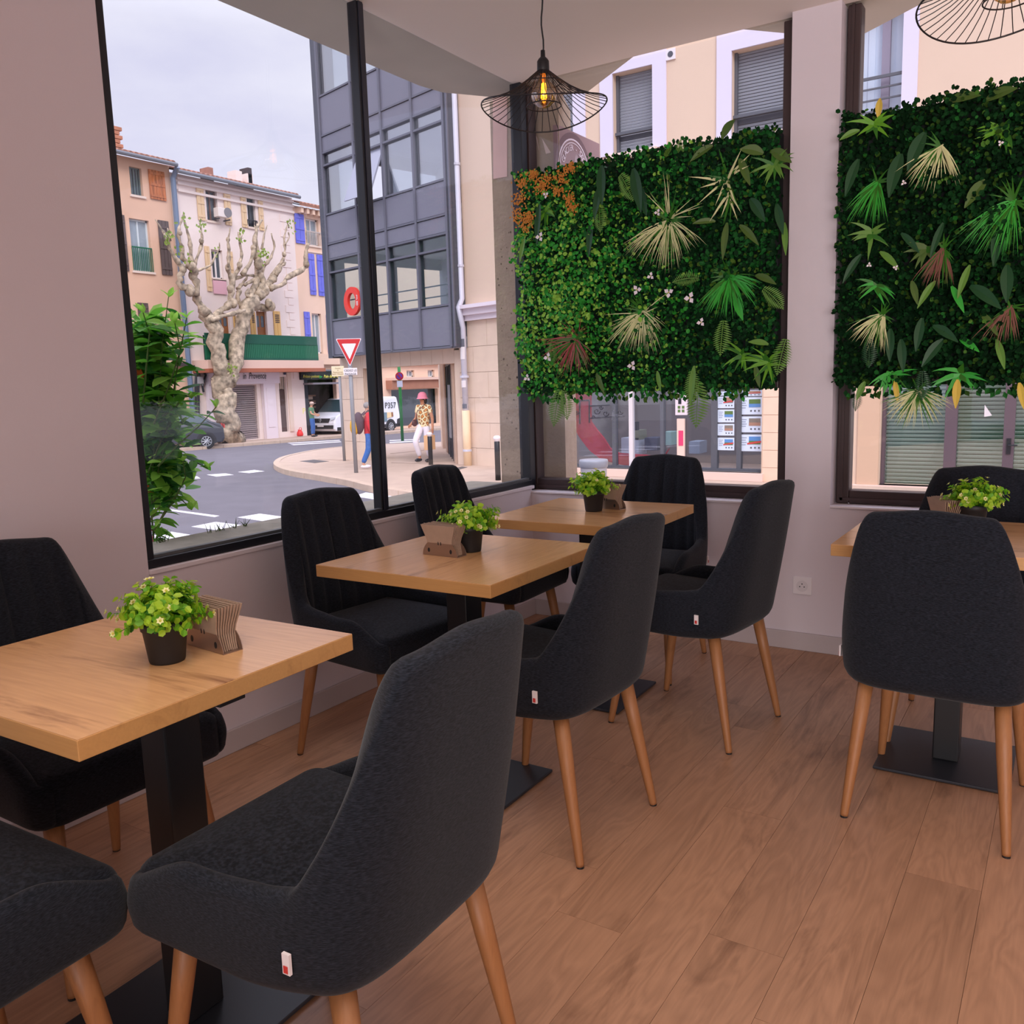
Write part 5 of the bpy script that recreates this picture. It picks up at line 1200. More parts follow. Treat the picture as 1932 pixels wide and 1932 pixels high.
for px, py, a, l_ in ((1056, 735, -1.7, .19), (1064, 738, -1.3, .15), (1318, 722, -1.55, .21), (1306, 700, -1.5, .16), (1365, 605, -1.6, .16), (1318, 525, 3.0, .12), (1483, 640, -1.8, .16), (1440, 545, -.6, .14), (1170, 330, -.9, .16), (1262, 290, 1.5, .05), (1278, 288, 1.2, .06), (1290, 286, 1.9, .05), (1040, 690, 1.4, .12), (1130, 385, -1.4, .14)): fern(gw, px, py, a, l_, M_fern)
for px, py, a, l_, w_, m in ((1135, 312, -1.4, .19, .055, M_brd), (1195, 318, -1.2, .22, .06, M_brd), (1205, 350, -1.1, .16, .05, M_brd), (1018, 385, -1.5, .20, .04, M_brd), (1135, 345, -1.7, .17, .045, M_brd), (1362, 262, .9, .14, .045, M_brd2), (1345, 275, -2.8, .12, .04, M_brd2), (1440, 290, 2.6, .13, .05, M_brd2), (1455, 285, -.4, .13, .05, M_brd2), (1395, 300, -1.0, .14, .04, M_brd2),
                             (1350, 418, 2.9, .12, .03, M_brd2), (1372, 420, -1.6, .16, .035, M_brd2), (1395, 425, -.6, .15, .035, M_brd2), (1415, 375, -.8, .14, .05, M_brd), (1465, 385, -1.2, .14, .04, M_brd), (1480, 420, -1.4, .14, .03, M_fern), (1425, 520, -.2, .13, .035, M_brd2), (1450, 650, 2.7, .11, .03, M_fern), (1425, 690, -1.2, .10, .03, M_brd2), (1385, 560, -1.0, .12, .04, M_tg), (1115, 420, -1.5, .16, .04, M_brd), (990, 450, -1.7, .12, .03, M_fern),
                             (1240, 700, -1.2, .10, .025, M_fern), (1310, 690, -1.57, .18, .035, M_fern), (1125, 705, -.9, .12, .03, M_brd2)): broad(gw, px, py, a, l_*.85, w_*.9, m)
om = MB()
for cx_, cy_, r_ in ((985, 345, 14), (980, 375, 14), (978, 405, 16), (990, 425, 14), (1000, 410, 10), (1030, 340, 14), (1020, 355, 14), (1060, 335, 14), (1052, 360, 10), (1075, 375, 10), (1080, 392, 10), (1005, 330, 10), (1078, 318, 8)):
    for k in range(60):
        c = Vector(at(cx_+rg.gauss(0, r_*.5), cy_+rg.gauss(0, r_*.5), 1, 3.83+rg.uniform(-.03, .03))); leafquads(om, c, Vector((rg.gauss(0, 1), -.4, rg.gauss(.2, 1))), Vector((0, -1, 0)), .014, .009, 0, .2, .3)
tag(om.build('orange_foliage', M_or, gw, world=True), kind='stuff')
GM = [mat('gx_deep', (6, 34, 12), .8, spec=.1), mat('gx_mid', (10, 54, 18), .8, spec=.15), mat('gx_bright', (24, 92, 28), .7, spec=.2), mat('gx_lime', (70, 112, 36), .7, spec=.2), mat('gx_olive', (44, 72, 18), .8, spec=.15)]  # darker-leaved wall, with its dim light also put into the greens
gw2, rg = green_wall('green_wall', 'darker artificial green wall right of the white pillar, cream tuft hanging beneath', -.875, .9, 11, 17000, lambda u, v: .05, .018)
for px, py, rad, m, n, kw in ((1775, 278, .19, M_tc, 34, dict(spread=2.0, bias=-1.9)), (1664, 596, .16, M_tc, 44, dict(spread=1.8, bias=-2.1)), (1732, 738, .17, M_tc, 60, dict(spread=2.9, droop=.5)), (1780, 470, .17, M_tbr, 40, dict(spread=1.3, bias=-1.8)), (1906, 580, .17, M_tbr, 34, dict(spread=1.3, bias=-1.9)),
                              (1655, 345, .19, M_tg, 44, dict(spread=1.5, bias=-1.9)), (1912, 380, .24, M_tg, 54, dict(spread=1.6, bias=-2.1)), (1650, 235, .12, M_g[1], 10, dict(spread=5, wid=.02)), (1645, 440, .11, M_fern, 10, dict(spread=5, wid=.02)), (1655, 540, .10, M_tg, 10, dict(spread=5, wid=.016)), (1680, 705, .11, M_tg, 14, dict(spread=4, wid=.016)),
                              (1810, 705, .12, M_tg, 12, dict(spread=4, wid=.02)), (1895, 245, .10, M_g[1], 12, dict(spread=5, wid=.02)), (1745, 470, .10, M_brd2, 10, dict(spread=5, wid=.02))): tuft(gw2, px, py, rad*.92, m, int(n*1.5) if n > 20 else n, rg, **kw)
for px, py, a, l_, w_, m in ((1622, 246, 3.3, .09, .03, M_fern), (1657, 222, 1.45, .11, .03, M_yl), (1620, 300, -1.9, .15, .045, M_brd), (1700, 290, -1.8, .17, .06, M_brd), (1745, 250, -2.0, .15, .06, M_brd), (1790, 192, .2, .14, .045, M_brd2), (1860, 190, .4, .14, .045, M_brd2), (1780, 420, -1.9, .14, .03, M_brd), (1700, 440, -.7, .12, .03, M_brd), (1830, 500, -1.9, .13, .03, M_fern), (1765, 530, -2.2, .12, .03, M_fern), (1795, 540, -1.0, .12, .03, M_tg),
                             (1660, 475, -.6, .12, .03, M_fern), (1625, 480, -2.2, .13, .035, M_brd), (1720, 530, -1.2, .10, .03, M_brd2), (1830, 540, -.5, .16, .05, M_brd), (1700, 640, -1.4, .13, .04, M_brd), (1740, 600, -1.7, .13, .04, M_brd), (1780, 640, -2.3, .13, .045, M_brd), (1760, 615, -.4, .13, .04, M_brd), (1810, 640, -.4, .10, .03, M_tg), (1680, 620, -1.5, .13, .04, M_brd), (1807, 716, -1.57, .11, .035, M_yl), (1688, 718, -1.3, .09, .025, M_yl),
                             (1923, 722, -1.3, .10, .03, M_yl), (1632, 720, -2.0, .08, .03, M_fern), (1890, 420, -1.7, .16, .05, M_brd), (1860, 340, -2.3, .12, .05, M_brd2), (1900, 500, -1.5, .14, .05, M_brd), (1880, 640, -1.2, .12, .03, M_fern), (1850, 590, -.8, .12, .03, M_brd2)): broad(gw2, px, py, a, l_*.85, w_*.9, m)
for px, py, a, l_ in ((1620, 740, -1.7, .08), (1640, 640, -1.5, .12), (1740, 700, -1.5, .12)): fern(gw2, px, py, a, l_, M_brd)
for px, py in ((1690, 505), (1640, 500), (1888, 270), (1705, 345)): flower3(gw2, px, py, .012, rg)
# ------------------------------------------------------------------ bush outside the street window
rb = random.Random(21)
bu = thing('leafy_shrub', 'leafy green shrub with orange blossoms pressed against the outside of the street window', 'shrub', (-3.15, 2.0, -.7))
LM = [leafy('bush_leaf', (96, 164, 48), .45), leafy('bush_leaf_light', (156, 208, 84), .5), leafy('bush_leaf_dark', (48, 110, 40), .35)]
def leaf_mesh(nm, m):
    mb = MB(); n = 5; vs = []
    for k in range(n+1):
        t = k/n; ww = .26*math.sin(math.pi*min(.985, .05+.93*t))**.85; z = -.22*t*t; vs += [(-ww, t, z+ww*.3), (0, t, z), (ww, t, z+ww*.3)]
    mb.add(vs, [f for k in range(n) for f in ((3*k, 3*k+1, 3*k+4, 3*k+3), (3*k+1, 3*k+2, 3*k+5, 3*k+4))]); return mb.mesh(nm, m)
LEAF = [leaf_mesh('leaf', m) for m in LM]
nleaf = 0
def add_leaf(p, d, size, which):
    global nleaf
    d = Vector(d).normalized(); up = Vector((rb.gauss(0, .35), rb.gauss(0, .35), 1)); s = d.cross(up).normalized(); n_ = s.cross(d)
    o = put('leaf', LEAF[which], bu); q = Vector(p)-Vector(LOC[bu])
    o.matrix_local = Matrix(((s[0]*size, d[0]*size, n_[0]*size, q[0]), (s[1]*size, d[1]*size, n_[1]*size, q[1]), (s[2]*size, d[2]*size, n_[2]*size, q[2]), (0, 0, 0, 1))); nleaf += 1
stems = [[(292, 1040), (285, 960), (290, 860), (300, 740), (306, 650), (318, 560)], [(275, 1000), (262, 850), (255, 720), (243, 600)], [(296, 900), (320, 790), (335, 690), (352, 600)], [(298, 880), (335, 840), (375, 805), (408, 768)], [(286, 950), (330, 905), (365, 870), (392, 884)],
         [(280, 985), (305, 950), (335, 935), (362, 962)], [(288, 1010), (300, 985), (318, 950), (330, 915)], [(284, 1045), (288, 1020), (300, 1012)], [(270, 760), (276, 690), (282, 630), (270, 590)], [(300, 790), (330, 770), (350, 745), (362, 752)], [(290, 800), (322, 720), (340, 660), (330, 610)], [(276, 900), (300, 840), (325, 790), (345, 800)], [(290, 1000), (330, 940), (350, 900), (345, 870)]]
sm_ = MB()
for i_, st in enumerate(stems):
    xw = -3.10+.16*rb.random(); pts = [Vector(at(a, b, 0, xw+.02*k)) for k, (a, b) in enumerate(st)]; 
    if i_ < 2: pts = [Vector((-3.2, 2.0+.1*i_, -.68))]+pts
    sm_.tube(pts, [.0042-.003*k/len(pts) for k in range(len(pts))], 5)
    big = i_ in (0, 1, 2, 8, 10)
    for a, b in zip(pts[(1 if i_ < 2 else 0):], pts[(2 if i_ < 2 else 1):]):
        nn = max(2, int((b-a).length/.045))
        for k in range(nn):
            p = a.lerp(b, (k+rb.random()*.5)/nn)
            for sgn in (-1, 1):
                d = Vector((rb.gauss(0, .5), sgn*(.6+rb.random()*.6), rb.uniform(-.35, .45)))
                add_leaf(p, d, rb.uniform(.06, .115) if big else rb.uniform(.04, .07), rb.choice((0, 0, 1, 2)))
    for k in range(3): add_leaf(pts[-1], Vector((rb.gauss(0, .3), rb.gauss(0, .5), .8)), rb.uniform(.03, .05), 1)
for k in range(max(0, 296-nleaf)):
    a = rb.gauss(292, 24); b = rb.uniform(610, 920)
    if a < 245+(b-600)*.09: a = 260+(b-600)*.09+rb.random()*40
    add_leaf(at(min(a, 355), b, 0, -3.15+.2*rb.random()), (rb.gauss(0, .5), rb.gauss(0, 1), rb.uniform(-.6, .3)), rb.uniform(.055, .10), rb.choice((0, 2, 2)))
xm = MB()
for k in range(900):
    b = rb.uniform(600, 930); a = 250+(b-600)*.085+abs(rb.gauss(0, 34))
    if a > 352: continue
    c = Vector(at(a, b, 0, -3.22+.2*rb.random())); leafround(xm, c, Vector((rb.gauss(0, .5), rb.gauss(0, 1), rb.uniform(-.6, .5))), Vector((.3, 0, 1)), rb.uniform(.07, .12), rb.uniform(.035, .06), rb.choice((0, 0, 1, 1, 2)), .1, .4)
tag(xm.build('inner_leaves', LM, bu, world=True), kind='stuff')
add_leaf(at(375, 783, 0, -3.0), (0, 1, -.1), .085, 0); add_leaf(at(300, 1012, 0, -3.0), (0, 1, -.35), .07, 0); add_leaf(at(345, 868, 0, -3.0), (0, .35, -1), .085, 2)
sm_.build('branch', mat('bush_stem', (88, 110, 52), .8), bu, world=True)
for px, py, m in ((249, 706, 0), (283, 922, 0), (277, 1000, 1), (280, 1018, 1), (302, 760, 2), (262, 706, 0)):
    mb = MB(); c = Vector(at(px, py, 0, -3.02))
    for k in range(9):
        a = rb.uniform(0, 6.28); leafquads(mb, c, Vector((.4, math.cos(a), math.sin(a))), Vector((1, 0, 0)), .022, .018, 0, .2, .2)
    mb.build('blossom', [mat('blossom_orange', (232, 110, 50), .6), mat('blossom_pink', (226, 130, 140), .6), mat('blossom_pale', (232, 214, 196), .6)][m], bu, world=True)
wd = MB()
wt = thing('ledge_weeds', 'thin weeds sprouting along the outer ledge of the street window', 'weeds', (-2.95, 2.4, .70), kind='stuff')
for k in range(40):
    px = rb.choice((392, 398, 404, 410, 416, 424, 434, 446, 462, 300, 306, 312))+rb.gauss(0, 3); p = Vector(at(px, 1016-(px-390)*.19, 0, -2.93)); p.z = .70
    blade(wd, p, Vector((rb.gauss(0, .3), rb.gauss(0, .45), 1)), rb.uniform(.02, .06), .004, .3, 0, up=Vector((1, 0, 0)))
wd.build('weed_blades', M_brd2, wt, world=True)
# ------------------------------------------------------------------ pollarded plane tree
TX = -31.6
tr = thing('pollarded_tree', 'pollarded plane tree with knobbly bare branches in front of the cream house', 'tree', tuple(at(432, 829, 0, TX)))
rt = random.Random(9)
M_bark = mat('plane_bark', (172, 154, 132), .9, var=.6, scale=5, bump=1, bscale=9)
M_moss = mat('bark_moss', (112, 124, 62), .95)
def tp(px, py, dx=0): return Vector(at(px, py, 0, TX+dx))
RS = .56
def limb(pts, r0, r1, dx0=0, dx1=0, knob=.2, n=9, seg=3):
    r0 *= RS; r1 *= RS; r1 = max(r1, .02)
    P = []; 
    for k, (a, b) in enumerate(pts): P.append(tp(a, b, dx0+(dx1-dx0)*k/max(1, len(pts)-1)))
    Q = [P[0]]
    for a, b in zip(P, P[1:]):
        for j in range(1, seg+1): Q.append(a.lerp(b, j/seg)+(Vector((rt.gauss(0, 1), rt.gauss(0, 1), rt.gauss(0, .5)))*r1*.35 if j < seg else Vector((0, 0, 0))))
    m = len(Q); mb = MB(); mb.tube(Q, [(r0+(r1-r0)*k/(m-1))*(1+knob*rt.uniform(-.5, 1.0)) for k in range(m)], n); return mb, Q
def tlimb(name, *a, **k):
    mb, Q = limb(*a, **k); return mb.build(name, M_bark, tr, world=True, smooth=True, fix=True), Q
tlimb('trunk', [(432, 834), (431, 822), (429, 790), (428, 750), (427, 716), (426, 700)], .92, .74, knob=.07, n=14)
tlimb('fork_limb', [(424, 722), (418, 700), (413, 665), (408, 632), (398, 607), (388, 590)], .66, .48, knob=.08, n=12)
tlimb('fork_limb', [(430, 722), (436, 700), (446, 660), (456, 622), (464, 590), (478, 565)], .62, .54, knob=.08, n=12)
tlimb('root_flare', [(437, 800), (440, 822), (446, 832)], .35, .30, n=10); tlimb('root_flare', [(425, 800), (418, 824), (412, 832)], .35, .25, n=10)
BR = [([(390, 592), (378, 575), (368, 556), (358, 548)], .34, .30), ([(358, 548), (344, 542), (338, 520), (345, 508)], .24, .20), ([(345, 508), (338, 498), (326, 480), (318, 462), (310, 440)], .20, .10), ([(310, 440), (302, 428), (293, 414)], .09, .03),
      ([(322, 455), (316, 430)], .08, .05), ([(368, 556), (370, 530), (366, 510), (358, 500)], .26, .24), ([(358, 500), (344, 487), (343, 465), (336, 445), (339, 425), (347, 403)], .16, .06), ([(360, 500), (360, 470), (356, 445), (350, 425), (346, 408)], .17, .05),
      ([(364, 505), (372, 485), (380, 462), (381, 445), (377, 420)], .15, .06), ([(364, 515), (385, 506), (398, 500), (407, 482), (414, 468)], .09, .05), ([(414, 472), (414, 458)], .05, .03),
      ([(392, 605), (410, 592), (428, 580), (440, 572)], .24, .26), ([(440, 578), (434, 562), (438, 545), (436, 520), (430, 505)], .24, .16), ([(430, 505), (432, 478), (430, 455), (434, 430)], .15, .05), ([(398, 605), (420, 596), (445, 590), (462, 585)], .16, .15),
      ([(440, 525), (452, 500), (456, 480), (452, 455), (450, 438)], .15, .08), ([(452, 460), (458, 440)], .07, .04), ([(452, 548), (448, 560), (455, 580)], .16, .14), ([(455, 548), (446, 552)], .1, .1), ([(440, 527), (460, 520), (478, 520)], .14, .10), ([(458, 518), (470, 500), (478, 480), (480, 455), (484, 430), (494, 415)], .22, .08),
      ([(484, 440), (480, 425)], .07, .03), ([(470, 572), (478, 545), (486, 520), (488, 495)], .34, .28), ([(488, 498), (485, 470), (482, 450)], .24, .12), ([(486, 560), (500, 545), (512, 530), (520, 520)], .30, .24), ([(500, 540), (520, 510), (534, 490), (538, 470), (536, 448), (542, 425)], .17, .06), ([(538, 462), (546, 448), (544, 438)], .07, .05), ([(545, 430), (542, 418)], .05, .02),
      ([(520, 520), (528, 505), (538, 495)], .18, .10), ([(500, 500), (512, 485), (518, 465), (512, 440)], .12, .05), ([(494, 470), (498, 445), (504, 425)], .09, .04), ([(510, 545), (530, 538), (545, 522), (565, 512), (578, 500)], .19, .17), ([(578, 502), (576, 485), (578, 470), (582, 460)], .19, .10), ([(580, 465), (577, 440), (578, 428)], .04, .02),
      ([(470, 580), (490, 578), (506, 582), (512, 575)], .26, .22), ([(462, 538), (478, 528), (494, 520), (500, 500)], .12, .10), ([(448, 545), (458, 536), (466, 522)], .12, .09), ([(484, 560), (496, 535), (492, 515)], .22, .2), ([(470, 545), (464, 556), (472, 562)], .12, .12)]
for i_, (pts, r0, r1) in enumerate(BR):
    dx = rt.uniform(-.5, .5); tlimb('branch', pts, r0*.95, r1*.95, dx0=0 if i_ in (0, 5, 11, 22, 24) else dx*.5, dx1=dx, knob=.55)
mb = MB()
for px, py, r_ in ((358, 548, .42), (358, 500, .34), (440, 572, .36), (430, 505, .24), (488, 498, .42), (512, 578, .36), (345, 508, .3), (452, 500, .24), (500, 548, .40), (578, 500, .26), (434, 545, .26), (507, 572, .34), (478, 468, .24), (364, 520, .36), (380, 455, .2), (536, 480, .2), (430, 452, .17), (340, 440, .16), (428, 740, .5), (424, 720, .5), (470, 585, .45)):
    p = tp(px, py, .1); r_ *= .56; mb.ball(p, (r_, r_*.9, r_*1.15), 9, 7)
mb.build('pollard_knobs', M_bark, tr, world=True, smooth=True, fix=True)
mb = MB()
for k in range(130):
    px, py = rt.choice(((496, 485), (312, 440), (336, 470), (345, 420), (357, 498), (318, 455), (455, 445), (494, 478), (380, 425), (410, 478), (547, 425), (436, 695))); p = tp(px+rt.gauss(0, 4), py+rt.gauss(0, 7), .4)
    leafquads(mb, p, Vector((rt.random(), rt.gauss(0, 1), rt.gauss(.3, 1))), Vector((1, 0, 0)), .16, .12, 0, .1, .2)
tag(mb.build('sprouting_leaves', mat('sprout_green', (130, 150, 60), .7), tr, world=True), kind='stuff')
# ------------------------------------------------------------------ vehicles
M_tyre = mat('tyre', (30, 30, 32), .8); M_rim = mat('alloy', (176, 178, 184), .35, metal=.6); M_blk = mat('black_trim', (38, 38, 42), .6)
M_vglass = mat('vehicle_glass', (60, 78, 84), .06, spec=1)
def vehicle(name, label, cat, rear, front, L_, wid, prof, belt, paint, taper=.14, wheels=(.8, 3.9), wr=.34, shade=None):
    """rear and front are ground points of the near side; the side profile runs along x with the nose at +x"""
    rear = Vector(rear); front = Vector(front); d = (front-rear); yaw = math.atan2(d.y, d.x)
    t = thing(name, label, cat, rear, yaw); pit_ = math.atan2(d.z, math.hypot(d.x, d.y)); t.rotation_euler = (0, -pit_, yaw)
    # local: x forward, y to the left side of travel, near side lies at y=0 and the body extends to far side
    s = shade
    def yy(y, z): k = max(0, z-belt)*taper; return (y-wid/2)*(1-k/(wid/2))+wid/2
    vs = []; n = len(prof)
    mb = MB(); cols = [0, .06, wid*.3, wid*.7, wid-.06, wid]
    for c in cols:
        for (x, z) in prof:
            inset = .05 if c in (0, wid) else 0
            xm = L_/2; f = 1-(.035 if c in (0, wid) else .01 if c in (.06, wid-.06) else 0)
            vs.append((xm+(x-xm)*f, yy(c, z)*1.0, z if z > .5 else z+inset*.3))
    fs = [tuple(range(n))[::-1], tuple(range((len(cols)-1)*n, len(cols)*n))]
    for c in range(len(cols)-1):
        for i in range(n): a = c*n+i; b = c*n+(i+1) % n; fs.append((a, b, b+n, a+n))
    mb.add(vs, fs); body = mb.build('body', paint, t, smooth=False, fix=True, bevel=.03)
    for wx in wheels:
        for side in (0, 1):
            y0, y1 = (-.012, .22) if side == 0 else (wid-.22, wid+.012)
            w_ = MB(); ya, yb = y0, y1
            w_.lathe([(wr*.62, ya), (wr*.93, ya), (wr, ya+.04), (wr, yb-.04), (wr*.93, yb), (wr*.62, yb)], (wx, 0, wr), 24, ax='y'); wo = w_.build('wheel', M_tyre, t, fix=True)
            yo = ya-.004 if side == 0 else yb+.004
            h_ = MB()
            for k in range(9):
                a = 2*math.pi*k/9; h_.tube([(wx, yo, wr), (wx+wr*.58*math.cos(a), yo, wr+wr*.58*math.sin(a))], [wr*.09, wr*.06], 5)
            h_.tube([(wx+wr*.6*math.cos(2*math.pi*k/24), yo, wr+wr*.6*math.sin(2*math.pi*k/24)) for k in range(25)], wr*.05, 5); h_.build('wheel_rim', M_rim, wo, fix=True)
            ar = MB(); ar.prism([(wx+(wr+.07)*math.cos(a), wr+(wr+.07)*math.sin(a)) for a in np.linspace(-.25, math.pi+.25, 20)], 0, .02, lambda a, b, h, ys=(-.006 if side == 0 else wid-.014): (a, ys+h, b)); ar.build('wheel_arch', M_blk, t, fix=True)
    return t, yy
def side_panel(t, yy, poly, m, name, side=0, wid=2, out=.012, par=None):
    vs = []
    for x, z in poly: y = yy(0 if side == 0 else wid, z); vs.append((x, y-out if side == 0 else y+out, z))
    n = len(vs); vs += [(a, b+(.02 if side == 0 else -.02), c) for a, b, c in vs]
    return MB().add(vs, [tuple(range(n)), tuple(range(n, 2*n))[::-1]]+[(i, (i+1) % n, n+(i+1) % n, n+i) for i in range(n)]).build(name, m, t, fix=True)
# white van, nose to the left: its left flank faces the cafe
nf = gat(659, 822.3); nr = gat(745, 815.5); dv = (nf-nr)/np.linalg.norm(nf-nr)
print('VAN wheelbase', np.linalg.norm(nf-nr), nf, nr)
wb_ = 3.1
LX = .2; Lv = 5.0+LX; prof = [(0, .35), (.0, .95), (.04, 1.6), (.10, 1.92), (.25, 1.98), (3.35+LX, 1.98), (3.62+LX, 1.90), (4.30+LX, 1.22), (4.72+LX, 1.08), (4.93+LX, .95), (5.0+LX, .70), (5.0+LX, .40), (4.9+LX, .28), (.1, .28)]
M_van = mat('van_white', (232, 232, 240), .3)
r0_ = np.array(nf)-dv*(3.95+LX); r1_ = np.array(nf)+dv*1.05
v, yy = vehicle('van', 'white delivery van parked behind the stone piers, nose to the left', 'van', r0_, r1_, Lv, 1.92, prof, 1.1, M_van, wheels=(.85, 3.95+LX))
print('VAN yaw', math.degrees(v.rotation_euler[2]))
# travel direction is to the left, so the flank facing the cafe must be the side at y=0 or y=wid
# (body extends along +y local; flipped so that +y points away from the cafe)
if (np.array([-math.sin(v.rotation_euler[2]), math.cos(v.rotation_euler[2])]) @ np.array([nf[0], nf[1]])) < 0:
    v.location = tuple(np.array(v.location)-np.array([-math.sin(v.rotation_euler[2]), math.cos(v.rotation_euler[2]), 0])*-1.92*0); FL_ = 1
    off = np.array([-math.sin(v.rotation_euler[2]), math.cos(v.rotation_euler[2]), 0])*1.92; v.location = tuple(np.array(v.location)-off)
    ns, fsd = 1, 0
else: ns, fsd = 0, 1
for sd in (0, 1):
    side_panel(v, yy, [(2.85+LX, 1.16), (3.95+LX, 1.16), (3.50+LX, 1.74), (2.90+LX, 1.80)], M_vglass, 'side_window', sd, 1.92)
    side_panel(v, yy, [(.1, .30), (4.8+LX, .30), (4.8+LX, .48), (.1, .48)], M_blk, 'sill_trim', sd, 1.92)
    side_panel(v, yy, [(.0, .35), (.35, .35), (.30, .72), (.0, .80)], M_blk, 'rear_bumper', sd, 1.92)
    side_panel(v, yy, [(1.15, .62), (1.38, .62), (1.38, 1.12), (1.15, 1.12)], mat('van_stripe_blue', (110, 136, 150), .5), 'stripe', sd, 1.92)
    side_panel(v, yy, [(.78, .85), (1.15, .80), (1.15, 1.12), (.80, 1.12)], mat('van_stripe_cream', (236, 208, 160), .5), 'stripe', sd, 1.92)
    side_panel(v, yy, [(.62, .88), (.76, .86), (.76, 1.12), (.64, 1.12)], mat('van_stripe_brown', (150, 100, 60), .5), 'stripe', sd, 1.92)
    MB().box(3.7+LX, 3.85+LX, (-.25 if sd == 0 else 1.98), (-.02 if sd == 0 else 2.2), 1.2, 1.42).build('wing_mirror', M_blk, v)
yt = (-.02 if ns == 0 else 1.94); rgt = (1, 0, 0) if ns == 0 else (-1, 0, 0)
me = text_mesh('P357', .46, .004); me.materials.clear(); me.materials.append(M_frame_k)
rv = Vector(rgt); uv = Vector((0, 0, 1)); nv = rv.cross(uv); yq = yy(0 if ns == 0 else 1.92, 1.5)+(-.02 if ns == 0 else .02)
me.transform(Matrix(((rv[0], uv[0], nv[0], .78), (rv[1], uv[1], nv[1], yq), (rv[2], uv[2], nv[2], 1.48), (0, 0, 0, 1)))); put('side_lettering', me, v)
# windscreen, bonnet lines, grille, lights
def front_panel(poly, m, name, out=.02):
    # poly in (y fraction 0..1, distance s along the nose profile)
    def ps(s):
        pts = [(3.62, 1.90), (4.30, 1.22), (4.72, 1.08), (4.93, .95), (5.0, .70), (5.0, .40)]; 
        i = min(int(s), 4); f = s-i; a, b = pts[i], pts[i+1]; x = a[0]+(b[0]-a[0])*f; z = a[1]+(b[1]-a[1])*f; nx, nz = (a[1]-b[1]), (b[0]-a[0]); l = math.hypot(nx, nz); return x+LX+nx/l*out, z+nz/l*out
    vs = []
    for yf, s in poly:
        x, z = ps(s); vs.append((x, (yf-.5)*1.92*(1-max(0, z-1.1)*.14)+.96, z))
    return MB().add(vs, [tuple(range(len(vs)))]).build(name, m, v, fix=True)
front_panel([(.06, .05), (.94, .05), (.97, .95), (.03, .95)], M_vglass, 'windscreen', .03)
front_panel([(.16, 3.05), (.84, 3.05), (.80, 3.95), (.20, 3.95)], M_blk, 'grille'); front_panel([(.0, 2.6), (.16, 2.9), (.15, 3.5), (.0, 3.2)], mat('headlamp', (200, 206, 216), .15), 'headlight'); front_panel([(1, 2.6), (.84, 2.9), (.85, 3.5), (1, 3.2)], MATS['headlamp'], 'headlight')
front_panel([(.02, 4.35), (.98, 4.35), (.96, 4.98), (.04, 4.98)], M_blk, 'bumper'); front_panel([(.38, 4.3), (.62, 4.3), (.62, 4.62), (.38, 4.62)], M_white, 'number_plate', .035)
em = MB(); 
for r_, m_ in ((.13, 0),):
    em.prism([(-.085, 0), (0, .14), (.085, 0), (0, -.14)], 0, .015, lambda a, b, h: (5.03+LX+h, .96+a, .86+b)); em.build('emblem', mat('emblem_silver', (190, 192, 198), .3, metal=.5), v, fix=True)
MB().prism([(-.04, 0), (0, .075), (.04, 0), (0, -.075)], .0, .02, lambda a, b, h: (5.03+LX+h, .96+a, .86+b)).build('emblem_core', M_blk, v, fix=True)
# dark car half hidden by the shrub, rear wheel towards the tree
cf = gat(391, 847.5); cdir = np.array([-.55, -.83, 0]); cdir /= np.linalg.norm(cdir)
Lc = 4.2; cprof = [(0, .42), (.02, .85), (.12, 1.02), (.45, 1.12), (.95, 1.50), (1.4, 1.58), (2.4, 1.56), (3.0, 1.10), (3.9, .95), (4.15, .78), (4.2, .45), (4.1, .26), (.1, .26)]
r0_ = np.array(cf)-cdir*.75; f0_ = np.array(cf)+cdir*3.45; f0_[2] = gz(f0_[0], f0_[1]); r0_[2] = gz(r0_[0], r0_[1])
M_car = mat('car_anthracite', (70, 72, 80), .3, metal=.3)
cr, yc = vehicle('car', 'dark anthracite hatchback at the kerb, half hidden by the shrub', 'car', r0_, f0_, Lc, 1.75, cprof, 1.0, M_car, taper=.28, wheels=(.75, 3.35), wr=.33)
off = np.array([-math.sin(cr.rotation_euler[2]), math.cos(cr.rotation_euler[2]), 0])*1.75
if off @ np.array([cf[0], cf[1], 0]) < 0: cr.location = tuple(np.array(cr.location)-off)
for sd in (0, 1):
    side_panel(cr, yc, [(.62, 1.10), (1.55, 1.08), (1.55, 1.48), (1.05, 1.46)], M_vglass, 'side_window', sd, 1.75); side_panel(cr, yc, [(1.62, 1.08), (2.8, 1.06), (2.35, 1.47), (1.62, 1.48)], M_vglass, 'side_window', sd, 1.75)
MB().box(-.03, .02, .15, .60, .85, 1.0).build('rear_light', M_redm, cr); MB().box(-.03, .02, 1.15, 1.6, .85, 1.0).build('rear_light', M_redm, cr)
MB().add([(.10, .25, 1.06), (.10, 1.5, 1.06), (.78, 1.35, 1.46), (.78, .4, 1.46)], [(0, 1, 2, 3)]).build('rear_window', M_vglass, cr)
